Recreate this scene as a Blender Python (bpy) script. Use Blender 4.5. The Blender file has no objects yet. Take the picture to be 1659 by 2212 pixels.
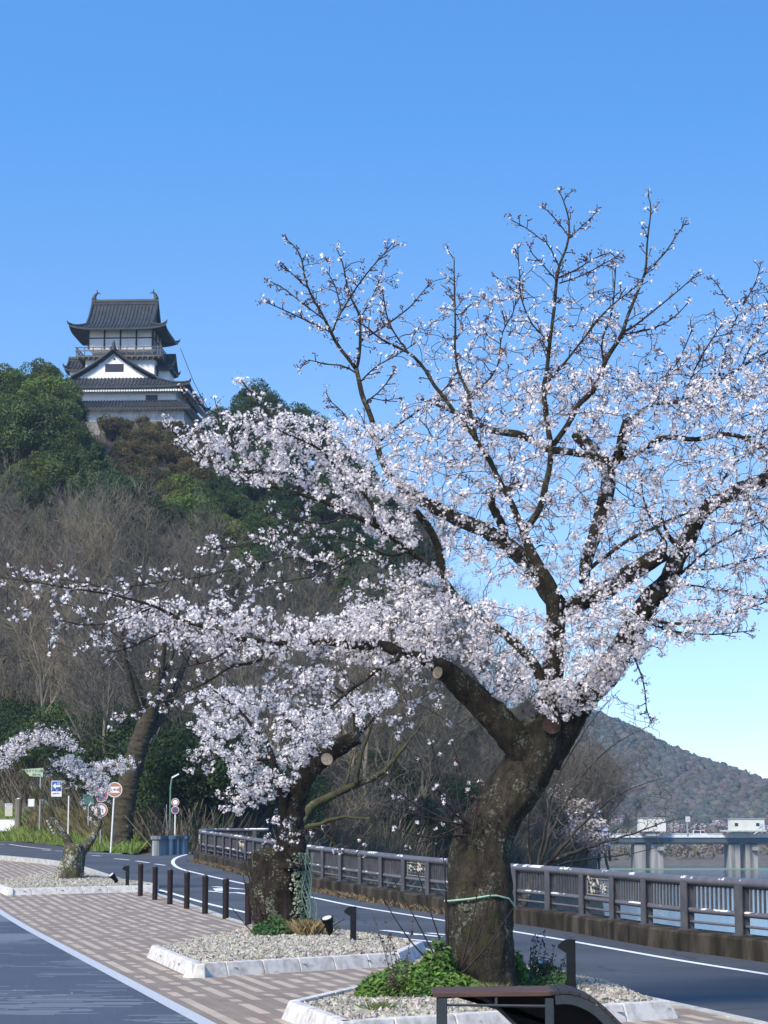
import bpy, bmesh, math, random
import numpy as np
from mathutils import Vector, Matrix, noise as mnoise

# ------------------------------------------------------------------ camera, sky, sun, exposure
SC = bpy.context.scene
COL = SC.collection
W_PX, H_PX, FPX = 1659.0, 2212.0, 4950.0       # picture size used for all measuring, focal length in the same pixels
CAM_H, HORIZON = 1.72, 1790.0
PITCH = math.atan((HORIZON - H_PX / 2) / FPX)
cam_d = bpy.data.cameras.new('camera')
cam_d.sensor_fit = 'AUTO'
cam_d.sensor_width = 36.0
cam_d.lens = 36.0 * FPX / H_PX
cam_d.clip_start = 0.1
cam_d.clip_end = 20000
cam = bpy.data.objects.new('camera', cam_d)
cam.location = (0, 0, CAM_H)
cam.rotation_euler = (math.pi / 2 + PITCH, 0, 0)
COL.objects.link(cam)
SC.camera = cam

SUN_EL, SUN_AZ = math.radians(42), math.radians(-142)   # azimuth measured from +Y (view direction) towards +X
SUN_POWER, SUN_ANGLE, SKY_POWER, EXPOSURE = 2.2, 16.0, 0.14, 1.5
world = bpy.data.worlds.new('World')
SC.world = world
world.use_nodes = True
wn, wl = world.node_tree.nodes, world.node_tree.links
wn.clear()
w_out = wn.new('ShaderNodeOutputWorld')
w_bg = wn.new('ShaderNodeBackground')
w_sky = wn.new('ShaderNodeTexSky')
w_sky.sky_type = 'NISHITA'
w_sky.sun_disc = False
w_sky.sun_elevation = SUN_EL
w_sky.sun_rotation = SUN_AZ
w_sky.altitude = 60
w_sky.air_density = 1.0
w_sky.dust_density = 0.25
w_sky.ozone_density = 3.2
w_tc = wn.new('ShaderNodeTexCoord')
w_map = wn.new('ShaderNodeMapping')                      # the clear spring sky deepens fast above the horizon
w_map.inputs['Scale'].default_value = (1, 1, 2.3)
w_map.inputs['Location'].default_value = (0, 0, .025)
w_hs = wn.new('ShaderNodeHueSaturation')
w_hs.inputs['Hue'].default_value = 0.497
wl.new(w_tc.outputs['Generated'], w_map.inputs['Vector'])
wl.new(w_map.outputs[0], w_sky.inputs['Vector'])
wl.new(w_sky.outputs[0], w_hs.inputs['Color'])
wl.new(w_hs.outputs[0], w_bg.inputs['Color'])
w_sep = wn.new('ShaderNodeSeparateXYZ'); wl.new(w_tc.outputs['Generated'], w_sep.inputs[0])
for sock, lo_, hi_ in (('Saturation', .95, 1.22), ('Value', .52, 1.0)):     # paler and a little dimmer air low over the river, deep blue above
    w_mr = wn.new('ShaderNodeMapRange'); w_mr.inputs[1].default_value = .02; w_mr.inputs[2].default_value = .30; w_mr.inputs[3].default_value = lo_; w_mr.inputs[4].default_value = hi_
    wl.new(w_sep.outputs[2], w_mr.inputs[0]); wl.new(w_mr.outputs[0], w_hs.inputs[sock])
w_bg.inputs['Strength'].default_value = SKY_POWER
wl.new(w_bg.outputs[0], w_out.inputs['Surface'])

sun_d = bpy.data.lights.new('sun', 'SUN')
sun_d.energy = SUN_POWER
sun_d.angle = math.radians(SUN_ANGLE)
sun_d.color = (1.0, 0.91, 0.79)
sun = bpy.data.objects.new('sun', sun_d)
sun_dir = Vector((math.sin(SUN_AZ) * math.cos(SUN_EL), math.cos(SUN_AZ) * math.cos(SUN_EL), math.sin(SUN_EL)))
sun.rotation_euler = sun_dir.to_track_quat('Z', 'Y').to_euler()
sun.location = (0, 0, 60)
COL.objects.link(sun)
SC.view_settings.view_transform = 'Standard'
SC.view_settings.look = 'None'
SC.view_settings.exposure = EXPOSURE
SC.view_settings.gamma = 1
SC.cycles.max_bounces = 6
SC.cycles.diffuse_bounces = 3
SC.cycles.transparent_max_bounces = 8

# ------------------------------------------------------------------ measuring helpers
CA, SA = math.cos(PITCH), math.sin(PITCH)
def ray(px, py):
    u = (H_PX / 2 - py) / FPX
    return Vector(((px - W_PX / 2) / FPX, CA - SA * u, SA + CA * u))
def P(px, py, Y):
    d = ray(px, py)
    t = Y / d.y
    return Vector((d.x * t, Y, CAM_H + d.z * t))
def proj(v):
    d = Vector(v) - Vector((0, 0, CAM_H)); f = d.y * CA + d.z * SA; u = d.z * CA - d.y * SA
    return W_PX / 2 + d.x / f * FPX, H_PX / 2 - u / f * FPX
def mpp(Y):
    return Y / FPX
ZK = [(-200, 0), (40, 0), (46, .03), (52, .1), (60, .23), (75, .47), (90, .71), (115, 1.1), (160, 1.5), (300, 2.0), (3000, 2.0)]
def Zg(y):
    return float(np.interp(y, [k[0] for k in ZK], [k[1] for k in ZK]))
def G(px, py, off=0.0):
    d = ray(px, py)
    lo, hi = 5.0, 400.0
    for _ in range(50):
        m = (lo + hi) / 2
        t = m / d.y
        if CAM_H + d.z * t > Zg(m) + off: lo = m
        else: hi = m
    t = lo / d.y
    return Vector((d.x * t, lo, Zg(lo) + off))

def catmull(pts, n=8):
    pts = [np.array(p, float) for p in pts]
    out = []
    for i in range(len(pts) - 1):
        p0 = pts[max(i - 1, 0)]; p1 = pts[i]; p2 = pts[i + 1]; p3 = pts[min(i + 2, len(pts) - 1)]
        for k in range(n):
            t = k / n
            out.append(0.5 * (2 * p1 + (p2 - p0) * t + (2 * p0 - 5 * p1 + 4 * p2 - p3) * t * t + (3 * p1 - p0 - 3 * p2 + p3) * t ** 3))
    out.append(pts[-1])
    return np.array(out)
def resample(pts, step):
    pts = np.asarray(pts, float)
    seg = np.linalg.norm(np.diff(pts, axis=0), axis=1)
    s = np.concatenate([[0], np.cumsum(seg)])
    n = max(2, int(round(s[-1] / step)) + 1)
    q = np.linspace(0, s[-1], n)
    return np.stack([np.interp(q, s, pts[:, k]) for k in range(pts.shape[1])], 1)

# ------------------------------------------------------------------ mesh building
class MB:
    """collects verts and faces; build() links them as one mesh object"""
    def __init__(self):
        self.v = []; self.f = []; self.nv = 0; self.c = []; self.mi = []
    def add(self, verts, faces, col=None, mi=0):
        verts = np.asarray(verts, float).reshape(-1, 3)
        faces = np.asarray(faces, int)
        self.v.append(verts); self.f.append(faces + self.nv); self.nv += len(verts)
        n = len(faces)
        if col is None: col = np.ones((n, 3))
        col = np.asarray(col, float)
        if col.ndim == 1: col = np.tile(col, (n, 1))
        self.c.append(col)
        self.mi.append(np.full(n, mi))
        return self
    def box(self, c, s, rot=None, col=None, mi=0, taper=1.0):
        x, y, z = np.asarray(s, float) / 2
        v = np.array([(-x, -y, -z), (x, -y, -z), (x, y, -z), (-x, y, -z), (-x * taper, -y * taper, z), (x * taper, -y * taper, z), (x * taper, y * taper, z), (-x * taper, y * taper, z)])
        if rot is not None: v = v @ np.array(rot).T
        return self.add(v + np.array(c), [(0, 3, 2, 1), (4, 5, 6, 7), (0, 1, 5, 4), (1, 2, 6, 5), (2, 3, 7, 6), (3, 0, 4, 7)], col, mi)
    def tube(self, pts, rad, sides=6, col=None, cap=True, mi=0, jit=0.0, rng=None):
        pts = np.asarray(pts, float); n = len(pts)
        rad = np.broadcast_to(np.asarray(rad, float), (n,))
        tan = np.gradient(pts, axis=0)
        tan /= np.linalg.norm(tan, axis=1)[:, None] + 1e-12
        ref = np.array([0.0, 0.0, 1.0]) if abs(tan[:, 2]).mean() < .8 else np.array([0.0, 1.0, 0.0])
        a = np.cross(tan, ref); a /= np.linalg.norm(a, axis=1)[:, None] + 1e-12
        b = np.cross(tan, a)
        th = np.arange(sides) / sides * 2 * np.pi
        r = rad[:, None] * np.ones((n, sides))
        if jit and rng is not None: r = r * (1 + jit * rng.standard_normal((n, sides)))
        v = pts[:, None] + r[:, :, None] * (np.cos(th)[None, :, None] * a[:, None] + np.sin(th)[None, :, None] * b[:, None])
        i = np.arange(n - 1)[:, None] * sides; j = np.arange(sides)[None]; k = (j + 1) % sides
        f = np.stack([i + j, i + k, i + sides + k, i + sides + j], -1).reshape(-1, 4)
        self.add(v.reshape(-1, 3), f, col, mi)
        if cap and sides > 2:
            base = self.nv - n * sides
            if sides == 4:
                self.f.append(np.array([[base + 3, base + 2, base + 1, base], [base + (n - 1) * 4 + q for q in range(4)]]))
                self.c.append(np.ones((2, 3)) if col is None else np.tile(np.asarray(col, float)[-1] if np.asarray(col).ndim > 1 else np.asarray(col, float), (2, 1)))
                self.mi.append(np.full(2, mi))
            else:
                cc = np.ones(3) if col is None else (np.asarray(col, float)[-1] if np.asarray(col).ndim > 1 else np.asarray(col, float))
                for e, (cen, off) in enumerate(((pts[0], 0), (pts[-1], (n - 1) * sides))):
                    self.v.append(cen[None]); ci = self.nv; self.nv += 1
                    q = base + off + np.arange(sides); q2 = base + off + (np.arange(sides) + 1) % sides
                    tri = np.stack([q2, q, np.full(sides, ci)], 1) if e == 0 else np.stack([q, q2, np.full(sides, ci)], 1)
                    self.f.append(tri); self.c.append(np.tile(cc, (sides, 1))); self.mi.append(np.full(sides, mi))
        return self
    def cyl(self, c0, c1, r, sides=12, col=None, r1=None):
        return self.tube([c0, c1], [r, r if r1 is None else r1], sides, col)
    def poly(self, pts, col=None, mi=0):
        return self.add(pts, [list(range(len(pts)))], col, mi)
    def build(self, name, mat=None, parent=None, smooth=False, colors=False, loc=None):
        me = bpy.data.meshes.new(name)
        V = np.concatenate(self.v); F = self.f
        if loc is not None: V = V - np.array(loc)
        tot = np.concatenate([np.full(len(f), f.shape[1]) for f in F])
        idx = np.concatenate([f.ravel() for f in F])
        me.vertices.add(len(V)); me.vertices.foreach_set('co', V.ravel())
        me.loops.add(len(idx)); me.loops.foreach_set('vertex_index', idx.astype(np.int32))
        me.polygons.add(len(tot)); me.polygons.foreach_set('loop_start', np.concatenate([[0], np.cumsum(tot)[:-1]]).astype(np.int32))
        me.polygons.foreach_set('material_index', np.concatenate(self.mi).astype(np.int32))
        me.polygons.foreach_set('use_smooth', np.full(len(tot), bool(smooth)))
        me.update(calc_edges=True)
        if colors:
            at = me.attributes.new('tint', 'FLOAT_COLOR', 'FACE')
            C = np.concatenate(self.c); at.data.foreach_set('color', np.concatenate([C, np.ones((len(C), 1))], 1).ravel())
        o = bpy.data.objects.new(name, me)
        for m in (mat if isinstance(mat, (list, tuple)) else [mat]):
            if m: me.materials.append(m)
        if loc is not None: o.location = loc
        if parent:
            o.parent = parent
        COL.objects.link(o)
        return o

def tag(o, label=None, cat=None, group=None, kind=None):
    if label: o['label'] = label
    if cat: o['category'] = cat
    if group: o['group'] = group
    if kind: o['kind'] = kind
    return o
def thing(name, label, cat, loc=(0, 0, 0), rz=0.0, group=None):
    o = bpy.data.objects.new(name, None)
    o.location = loc; o.rotation_euler = (0, 0, rz); o.empty_display_size = .2
    COL.objects.link(o)
    return tag(o, label, cat, group)
def dup(o, loc=None, rz=None, scale=None, label=None, group=None):
    def cp(s, par):
        c = s.copy(); COL.objects.link(c)
        if par: c.parent = par
        for k in s.children: cp(k, c)
        return c
    c = cp(o, None)
    if loc is not None: c.location = loc
    if rz is not None: c.rotation_euler = (0, 0, rz)
    if scale is not None: c.scale = scale if hasattr(scale, '__len__') else (scale,) * 3
    if label: c['label'] = label
    if group: c['group'] = group
    return c
def bevel(o, w=.01, seg=2):
    m = o.modifiers.new('bevel', 'BEVEL'); m.width = w; m.segments = seg; m.limit_method = 'ANGLE'
    return o
def sheet(name, pts, off, mat, kind='structure', thick=0.0):
    """flat polygon that follows the gentle rise of the ground"""
    bm = bmesh.new()
    f = bm.faces.new([bm.verts.new((p[0], p[1], 0)) for p in pts])
    if f.normal.z < 0: f.normal_flip()
    for y, _ in ZK[1:-1]:
        bmesh.ops.bisect_plane(bm, geom=bm.verts[:] + bm.edges[:] + bm.faces[:], plane_co=(0, y, 0), plane_no=(0, 1, 0))
    bmesh.ops.triangulate(bm, faces=bm.faces[:])
    bm.normal_update()
    for fc in bm.faces:
        if fc.normal.z < 0: fc.normal_flip()
    for v in bm.verts: v.co.z = Zg(v.co.y) + off
    me = bpy.data.meshes.new(name); bm.to_mesh(me); bm.free()
    o = bpy.data.objects.new(name, me); me.materials.append(mat); COL.objects.link(o)
    if kind: o['kind'] = kind
    return o
def ribbon(mb, pts, w, off, dz=None):
    """flat strip along a ground polyline"""
    pts = np.asarray(pts, float)[:, :2]
    t = np.gradient(pts, axis=0); t /= np.linalg.norm(t, axis=1)[:, None]
    n = np.stack([t[:, 1], -t[:, 0]], 1) * w / 2
    a, b = pts - n, pts + n
    v = []
    for p, q in zip(a, b): v += [(p[0], p[1], Zg(p[1]) + off), (q[0], q[1], Zg(q[1]) + off)]
    f = [(2 * i, 2 * i + 1, 2 * i + 3, 2 * i + 2) for i in range(len(pts) - 1)]
    mb.add(v, f)
    return mb
def text_mesh(name, body, size, mat, parent, loc, rot=(math.pi / 2, 0, 0), extrude=.004, sx=1.0):
    cu = bpy.data.curves.new(name, 'FONT')
    cu.body = body; cu.size = size; cu.align_x = 'CENTER'; cu.align_y = 'CENTER'; cu.extrude = extrude; cu.resolution_u = 3
    to = bpy.data.objects.new(name + '_tmp', cu); COL.objects.link(to)
    bpy.context.view_layer.update()
    me = bpy.data.meshes.new_from_object(to.evaluated_get(bpy.context.evaluated_depsgraph_get()))
    bpy.data.objects.remove(to)
    me.materials.clear(); me.materials.append(mat)
    o = bpy.data.objects.new(name, me); o.location = loc; o.rotation_euler = rot; o.scale = (sx, 1, 1)
    o.parent = parent; COL.objects.link(o)
    return o

# ------------------------------------------------------------------ materials
MATS = {}
def nd(nt, typ, **kw):
    n = nt.nodes.new(typ)
    for k, v in kw.items():
        if k in n.inputs: n.inputs[k].default_value = v
        else: setattr(n, k, v)
    return n
def ramp(nt, stops):
    r = nt.nodes.new('ShaderNodeValToRGB')
    el = r.color_ramp.elements
    while len(el) < len(stops): el.new(0.5)
    for e, (p, c) in zip(el, stops):
        e.position = p; e.color = (*c, 1) if len(c) == 3 else c
    return r
def mat(name, c1, c2=None, scale=4.0, rough=.8, bump=0.0, bscale=None, tint=False, transl=0.0, metal=0.0, spec=.5, c3=None, detail=6.0, stretch=None, lo=.35, hi=.65):
    if name in MATS: return MATS[name]
    m = bpy.data.materials.new(name); m.use_nodes = True
    nt = m.node_tree; L = nt.links; nt.nodes.clear()
    out = nd(nt, 'ShaderNodeOutputMaterial'); b = nd(nt, 'ShaderNodeBsdfPrincipled')
    b.inputs['Roughness'].default_value = rough; b.inputs['Metallic'].default_value = metal; b.inputs['Specular IOR Level'].default_value = spec
    tc = nd(nt, 'ShaderNodeTexCoord'); vec = tc.outputs['Object']
    if stretch:
        mp = nd(nt, 'ShaderNodeMapping'); mp.inputs['Scale'].default_value = stretch; L.new(vec, mp.inputs[0]); vec = mp.outputs[0]
    n = nd(nt, 'ShaderNodeTexNoise', Scale=scale, Detail=detail, Roughness=.6); L.new(vec, n.inputs['Vector'])
    c2 = c2 or c1
    r = ramp(nt, [(lo, c1), (hi, c2)] if c3 is None else [(lo, c1), ((lo + hi) / 2, c2), (hi, c3)])
    L.new(n.outputs['Fac'], r.inputs[0]); colout = r.outputs[0]
    if tint:
        a = nd(nt, 'ShaderNodeAttribute', attribute_name='tint')
        mx = nd(nt, 'ShaderNodeMix', data_type='RGBA', blend_type='MULTIPLY'); mx.inputs[0].default_value = 1
        L.new(colout, mx.inputs[6]); L.new(a.outputs['Color'], mx.inputs[7]); colout = mx.outputs[2]
    L.new(colout, b.inputs['Base Color'])
    if bump:
        n2 = nd(nt, 'ShaderNodeTexNoise', Scale=bscale or scale * 4, Detail=8.0, Roughness=.65); L.new(vec, n2.inputs['Vector'])
        bp = nd(nt, 'ShaderNodeBump', Strength=bump, Distance=.02); L.new(n2.outputs['Fac'], bp.inputs['Height']); L.new(bp.outputs[0], b.inputs['Normal'])
    sh = b.outputs[0]
    if transl:
        t = nd(nt, 'ShaderNodeBsdfTranslucent'); L.new(colout, t.inputs[0])
        ms = nd(nt, 'ShaderNodeMixShader'); ms.inputs[0].default_value = transl
        L.new(sh, ms.inputs[1]); L.new(t.outputs[0], ms.inputs[2]); sh = ms.outputs[0]
    L.new(sh, out.inputs[0])
    MATS[name] = m
    return m
def plain(name, c, rough=.5, metal=0.0): return mat(name, c, tuple(x * .88 for x in c), 9.0, rough, metal=metal)
# ------------------------------------------------------------------ ground, road, pavement
R = random.Random(7)
RNG = np.random.default_rng(11)
def mth(nt, op, a, b=None):
    n = nt.nodes.new('ShaderNodeMath'); n.operation = op
    for i, x in enumerate((a, b)):
        if x is None: continue
        if hasattr(x, 'is_linked'): nt.links.new(x, n.inputs[i])
        else: n.inputs[i].default_value = x
    return n.outputs[0]
def paver(name, direction, row_w, seg_l, light, dark, share, alternate, rough=.85, grad=None):
    m = bpy.data.materials.new(name); m.use_nodes = True
    nt = m.node_tree; L = nt.links; nt.nodes.clear()
    out = nd(nt, 'ShaderNodeOutputMaterial'); b = nd(nt, 'ShaderNodeBsdfPrincipled'); b.inputs['Roughness'].default_value = rough
    b.inputs['Specular IOR Level'].default_value = .3
    tc = nd(nt, 'ShaderNodeTexCoord'); sp = nd(nt, 'ShaderNodeSeparateXYZ'); L.new(tc.outputs['Object'], sp.inputs[0])
    d = Vector(direction).normalized()
    X, Y = sp.outputs[0], sp.outputs[1]
    u = mth(nt, 'ADD', mth(nt, 'MULTIPLY', X, d.x), mth(nt, 'MULTIPLY', Y, d.y))
    v = mth(nt, 'ADD', mth(nt, 'MULTIPLY', X, -d.y), mth(nt, 'MULTIPLY', Y, d.x))
    vr = mth(nt, 'DIVIDE', v, row_w); row = mth(nt, 'FLOOR', vr)
    w1 = nd(nt, 'ShaderNodeTexWhiteNoise', noise_dimensions='1D'); L.new(row, w1.inputs['W'])
    us = mth(nt, 'ADD', mth(nt, 'DIVIDE', u, seg_l), mth(nt, 'MULTIPLY', w1.outputs['Value'], 13.7)); seg = mth(nt, 'FLOOR', us)
    cb = nd(nt, 'ShaderNodeCombineXYZ'); L.new(row, cb.inputs[0]); L.new(seg, cb.inputs[1])
    w2 = nd(nt, 'ShaderNodeTexWhiteNoise', noise_dimensions='2D'); L.new(cb.outputs[0], w2.inputs['Vector'])
    th = share
    if grad is not None:                      # share of light stones drifts across the path in big soft patches
        nz = nd(nt, 'ShaderNodeTexNoise', Scale=grad, Detail=1.0); L.new(tc.outputs['Object'], nz.inputs['Vector'])
        th = mth(nt, 'MINIMUM', mth(nt, 'MAXIMUM', mth(nt, 'MULTIPLY', mth(nt, 'SUBTRACT', nz.outputs['Fac'], .50), 9.0), .025), .98)
    sel = mth(nt, 'LESS_THAN', w2.outputs['Value'], th)
    if alternate: sel = mth(nt, 'MULTIPLY', sel, mth(nt, 'GREATER_THAN', mth(nt, 'MODULO', mth(nt, 'ABSOLUTE', row), 2.0), .5))
    var = nd(nt, 'ShaderNodeTexNoise', Scale=30.0, Detail=5.0); L.new(tc.outputs['Object'], var.inputs['Vector'])
    big = nd(nt, 'ShaderNodeTexNoise', Scale=.6, Detail=4.0); L.new(tc.outputs['Object'], big.inputs['Vector'])
    mx = nd(nt, 'ShaderNodeMix', data_type='RGBA'); L.new(sel, mx.inputs[0]); mx.inputs[6].default_value = (*dark, 1); mx.inputs[7].default_value = (*light, 1)
    fr = mth(nt, 'FRACT', vr); fu = mth(nt, 'FRACT', us)
    jw = .05
    joint = mth(nt, 'MAXIMUM', mth(nt, 'LESS_THAN', fr, jw), mth(nt, 'LESS_THAN', fu, .02))
    val = mth(nt, 'ADD', mth(nt, 'ADD', mth(nt, 'MULTIPLY', var.outputs['Fac'], .28), mth(nt, 'MULTIPLY', big.outputs['Fac'], .36)), .68)
    val = mth(nt, 'ADD', val, mth(nt, 'MULTIPLY', mth(nt, 'SUBTRACT', w2.outputs['Value'], .5), .18 if grad is None else .05))
    val = mth(nt, 'SUBTRACT', val, mth(nt, 'MULTIPLY', joint, .3))
    hs = nd(nt, 'ShaderNodeHueSaturation'); L.new(mx.outputs[2], hs.inputs['Color']); L.new(val, hs.inputs['Value'])
    L.new(hs.outputs[0], b.inputs['Base Color'])
    bp = nd(nt, 'ShaderNodeBump', Strength=.5, Distance=.004); L.new(mth(nt, 'SUBTRACT', var.outputs['Fac'], joint), bp.inputs['Height']); L.new(bp.outputs[0], b.inputs['Normal'])
    L.new(b.outputs[0], out.inputs[0])
    MATS[name] = m
    return m

LINE_A, LINE_B = G(0, 1969.6), G(432, 2204)
PDIR = (LINE_B - LINE_A).normalized()
m_tan = paver('tan_pavers', PDIR, .118, .31, (.405, .33, .252), (.215, .172, .134), .66, True)
m_blue = paver('blue_grey_pavers', (1, .012), .105, .62, (.125, .146, .170), (.058, .073, .098), .4, False, grad=.22)
m_asphalt = mat('asphalt', (.040, .047, .059), (.058, .066, .078), 90, .88, .6, 160, detail=8)
def asphalt_big():
    nt = m_asphalt.node_tree; L = nt.links
    b = [n for n in nt.nodes if n.type == 'BSDF_PRINCIPLED'][0]
    src = b.inputs['Base Color'].links[0].from_socket
    tc = nd(nt, 'ShaderNodeTexCoord'); n = nd(nt, 'ShaderNodeTexNoise', Scale=.35, Detail=5.0); L.new(tc.outputs['Object'], n.inputs['Vector'])
    r = ramp(nt, [(.3, (.75, .75, .76)), (.7, (1.35, 1.33, 1.3))]); L.new(n.outputs['Fac'], r.inputs[0])
    mx = nd(nt, 'ShaderNodeMix', data_type='RGBA', blend_type='MULTIPLY'); mx.inputs[0].default_value = 1
    L.new(src, mx.inputs[6]); L.new(r.outputs[0], mx.inputs[7])
    nz = nd(nt, 'ShaderNodeTexNoise', Scale=1.3, Detail=4.0); L.new(tc.outputs['Object'], nz.inputs['Vector'])
    mv = nd(nt, 'ShaderNodeMix', data_type='RGBA'); mv.inputs[0].default_value = .35; L.new(tc.outputs['Object'], mv.inputs[6]); L.new(nz.outputs['Color'], mv.inputs[7])
    vo = nd(nt, 'ShaderNodeTexVoronoi', Scale=.33); vo.feature = 'DISTANCE_TO_EDGE'; L.new(mv.outputs[2], vo.inputs['Vector'])
    hs = nd(nt, 'ShaderNodeHueSaturation'); L.new(mx.outputs[2], hs.inputs['Color'])
    L.new(mth(nt, 'SUBTRACT', 1.0, mth(nt, 'MULTIPLY', mth(nt, 'LESS_THAN', vo.outputs['Distance'], .006), .4)), hs.inputs['Value']); L.new(hs.outputs[0], b.inputs['Base Color'])
asphalt_big()
m_paint = mat('road_paint', (.50, .51, .52), (.74, .75, .76), 14, .7, lo=.3, hi=.55)
m_granite = mat('granite', (.34, .318, .288), (.58, .552, .512), 7, .85, .35, 60, detail=12, lo=.32, hi=.56)
m_granite_old = mat('weathered_kerb', (.30, .29, .26), (.50, .49, .45), 7, .85, .4, 40)
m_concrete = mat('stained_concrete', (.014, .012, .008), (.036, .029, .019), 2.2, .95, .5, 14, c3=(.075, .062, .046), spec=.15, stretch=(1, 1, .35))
m_soil = mat('leaf_litter_soil', (.045, .038, .026), (.11, .088, .058), .8, .95, .8, 6)
m_bank = mat('bank_soil', (.06, .05, .033), (.13, .105, .065), .5, .95, .8, 4)

PLAZA = [(-420, 1838), (-200, 1842), (0, 1857), (128, 1870), (182, 1883), (247, 1905), (345, 1935), (440, 1967), (535, 1998), (700, 2020), (886, 2047), (1080, 2088), (1247, 2127), (1450, 2171), (1659, 2218), (1900, 2275)]
plaza_edge = catmull([G(*p)[:2] for p in PLAZA], 6)
RAILP = [(1985, 2138), (1659, 2080), (1418, 2047), (1236, 2014), (1103, 1994), (900, 1962), (760, 1937), (660, 1918), (540, 1889), (470, 1870)]
rail_pts = [G(*p, off=-.1)[:2] for p in RAILP]
re_ = rail_pts[-1]
rail_pts += [(re_[0] + a, re_[1] + b) for a, b in ((-.95, 4.2), (-1.42, 7.2), (-1.4, 8.8), (-.95, 9.9), (.1, 10.5), (1.2, 10.7))]
rail_path = resample(catmull(rail_pts, 10), .5)
RY = [p[1] for p in rail_path[::4]] ; RX = [p[0] for p in rail_path[::4]]
BANKY = [-80] + [20, 28, 31, 35, 41, 48, 58, 67, 75, 82, 92, 115, 130, 150, 170, 190, 205, 222, 240, 400, 520]
BANKX = [25] + [8.6, 5.5, 4.6, 3.2, 2.3, .8, -2.0, -3.9, -5.3, -6.2, -6.6, -4.0, 0, 6.0, 11.5, 13, 10, -4, -40, -120, -200]
def bank_x(y): return float(np.interp(y, BANKY, BANKX))
WATER_Z = -7.0
def ground_h(x, y):
    if y > 640: return -1.2 + (y - 640) * .0004
    if y > 520: return -9 + (y - 520) / 120 * 7.8
    z = Zg(y) - .16
    d = x - bank_x(y) - .9
    if d > 0: z = max(-9.5, z - d * (1.15 if y < 60 else .9 if y < 92 else 2.0))
    return z
xs = np.concatenate([[-1500, -900, -400, -200, -100, -60, -40], np.arange(-30, 40.1, 1.0), [45, 50, 60, 80, 120, 200, 400, 900, 2500]])
ys = np.concatenate([[-600, -200, -60, -20, 0, 10, 16, 20, 24, 28], np.arange(31, 130, 2.0), np.arange(130, 260, 8.0), [280, 320, 380, 450, 519, 530, 560, 600, 640, 700, 800, 1000, 1200, 1500]])
mb = MB()
gv = np.array([[(x, y, ground_h(x, y)) for x in xs] for y in ys]).reshape(-1, 3)
nx = len(xs)
mb.add(gv, [(j * nx + i, j * nx + i + 1, (j + 1) * nx + i + 1, (j + 1) * nx + i) for j in range(len(ys) - 1) for i in range(nx - 1)])
tag(mb.build('ground', m_bank, smooth=True), kind='structure')

# road sheet: everything between the square and the river railing, opening out at the far junction
road_far = [(-60, 93)] + [tuple(G(*p, off=-.1)[:2]) for p in ((-200, 1806), (0, 1817), (100, 1823), (180, 1836), (260, 1845), (340, 1849), (400, 1845))]
road_poly = [(p[0], p[1]) for p in rail_path if p[1] < rail_path[:, 1].max() - .2][:-3] + list(reversed(road_far)) + [(-60, 78)] + [(p[0] - .02, p[1] - .02) for p in plaza_edge]
road_poly += [(9.0, 12)]
sheet('road', road_poly, -.1, m_asphalt)
plaza_poly = [tuple(p) for p in plaza_edge] + [(9, 6), (-1.0 + PDIR.x / PDIR.y * 0, 6)]
ext0 = Vector(LINE_A) - PDIR * 70; ext1 = Vector(LINE_B) + PDIR * 13
plaza_poly = [tuple(p) for p in plaza_edge] + [(4.2, 12), (ext1.x, ext1.y), (ext0.x, ext0.y)]
plaza_poly = [p for p in plaza_poly]
sheet('plaza_pavement', plaza_poly, 0.0, m_tan)
LN = Vector((-PDIR.y, PDIR.x, 0)); LN = LN if LN.x < 0 else -LN
sheet('path', [(ext0.x, ext0.y), (ext1.x, ext1.y), (ext1.x - 12, ext1.y), (-60, ext1.y), (-60, ext0.y)], 0.0, m_blue)
mb = MB(); ribbon(mb, [tuple((Vector(LINE_A) - PDIR * k).to_2d()) for k in np.arange(-40, 70, 2.0)], .16, .005)
tag(mb.build('path_edging', mat('edging_stone', (.34, .36, .39), (.46, .48, .50), 30, .8)), kind='structure')

# kerb along the road side of the square
def kerb(mb, path, w, z0, z1, step, gap=.008, inset=.0, side=1):
    path = np.asarray(path, float)[:, :2]
    path = resample(path, step)
    for a, b in zip(path[:-1], path[1:]):
        t = (b - a); l = np.linalg.norm(t)
        if l < .02: continue
        t /= l; n = np.array([t[1], -t[0]]) * side
        a2, b2 = a + t * gap, b - t * gap
        za, zb = Zg(a[1]), Zg(b[1])
        v = [(*a2, za + z0), (*b2, zb + z0), (*(b2 + n * w), zb + z0), (*(a2 + n * w), za + z0),
             (*(a2 + n * inset), za + z1), (*(b2 + n * inset), zb + z1), (*(b2 + n * w), zb + z1), (*(a2 + n * w), za + z1)]
        f = [(4, 5, 6, 7), (0, 1, 5, 4), (1, 2, 6, 5), (2, 3, 7, 6), (3, 0, 4, 7)]
        if side < 0: f = [tuple(reversed(q)) for q in f]
        mb.add(v, f)
    return mb
mb = MB()
kerb(mb, plaza_edge, .13, -.13, .012, .9, side=-1)
tag(mb.build('roadside_kerb', m_granite_old), kind='structure')
mb = MB()                                      # upstand kerb along the far side of the square
far = [p for p in plaza_edge if p[1] > 61.0]
kerb(mb, far, .16, 0.0, .16, .9, side=1)
tag(mb.build('raised_kerb', m_granite_old), kind='structure')

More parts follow.
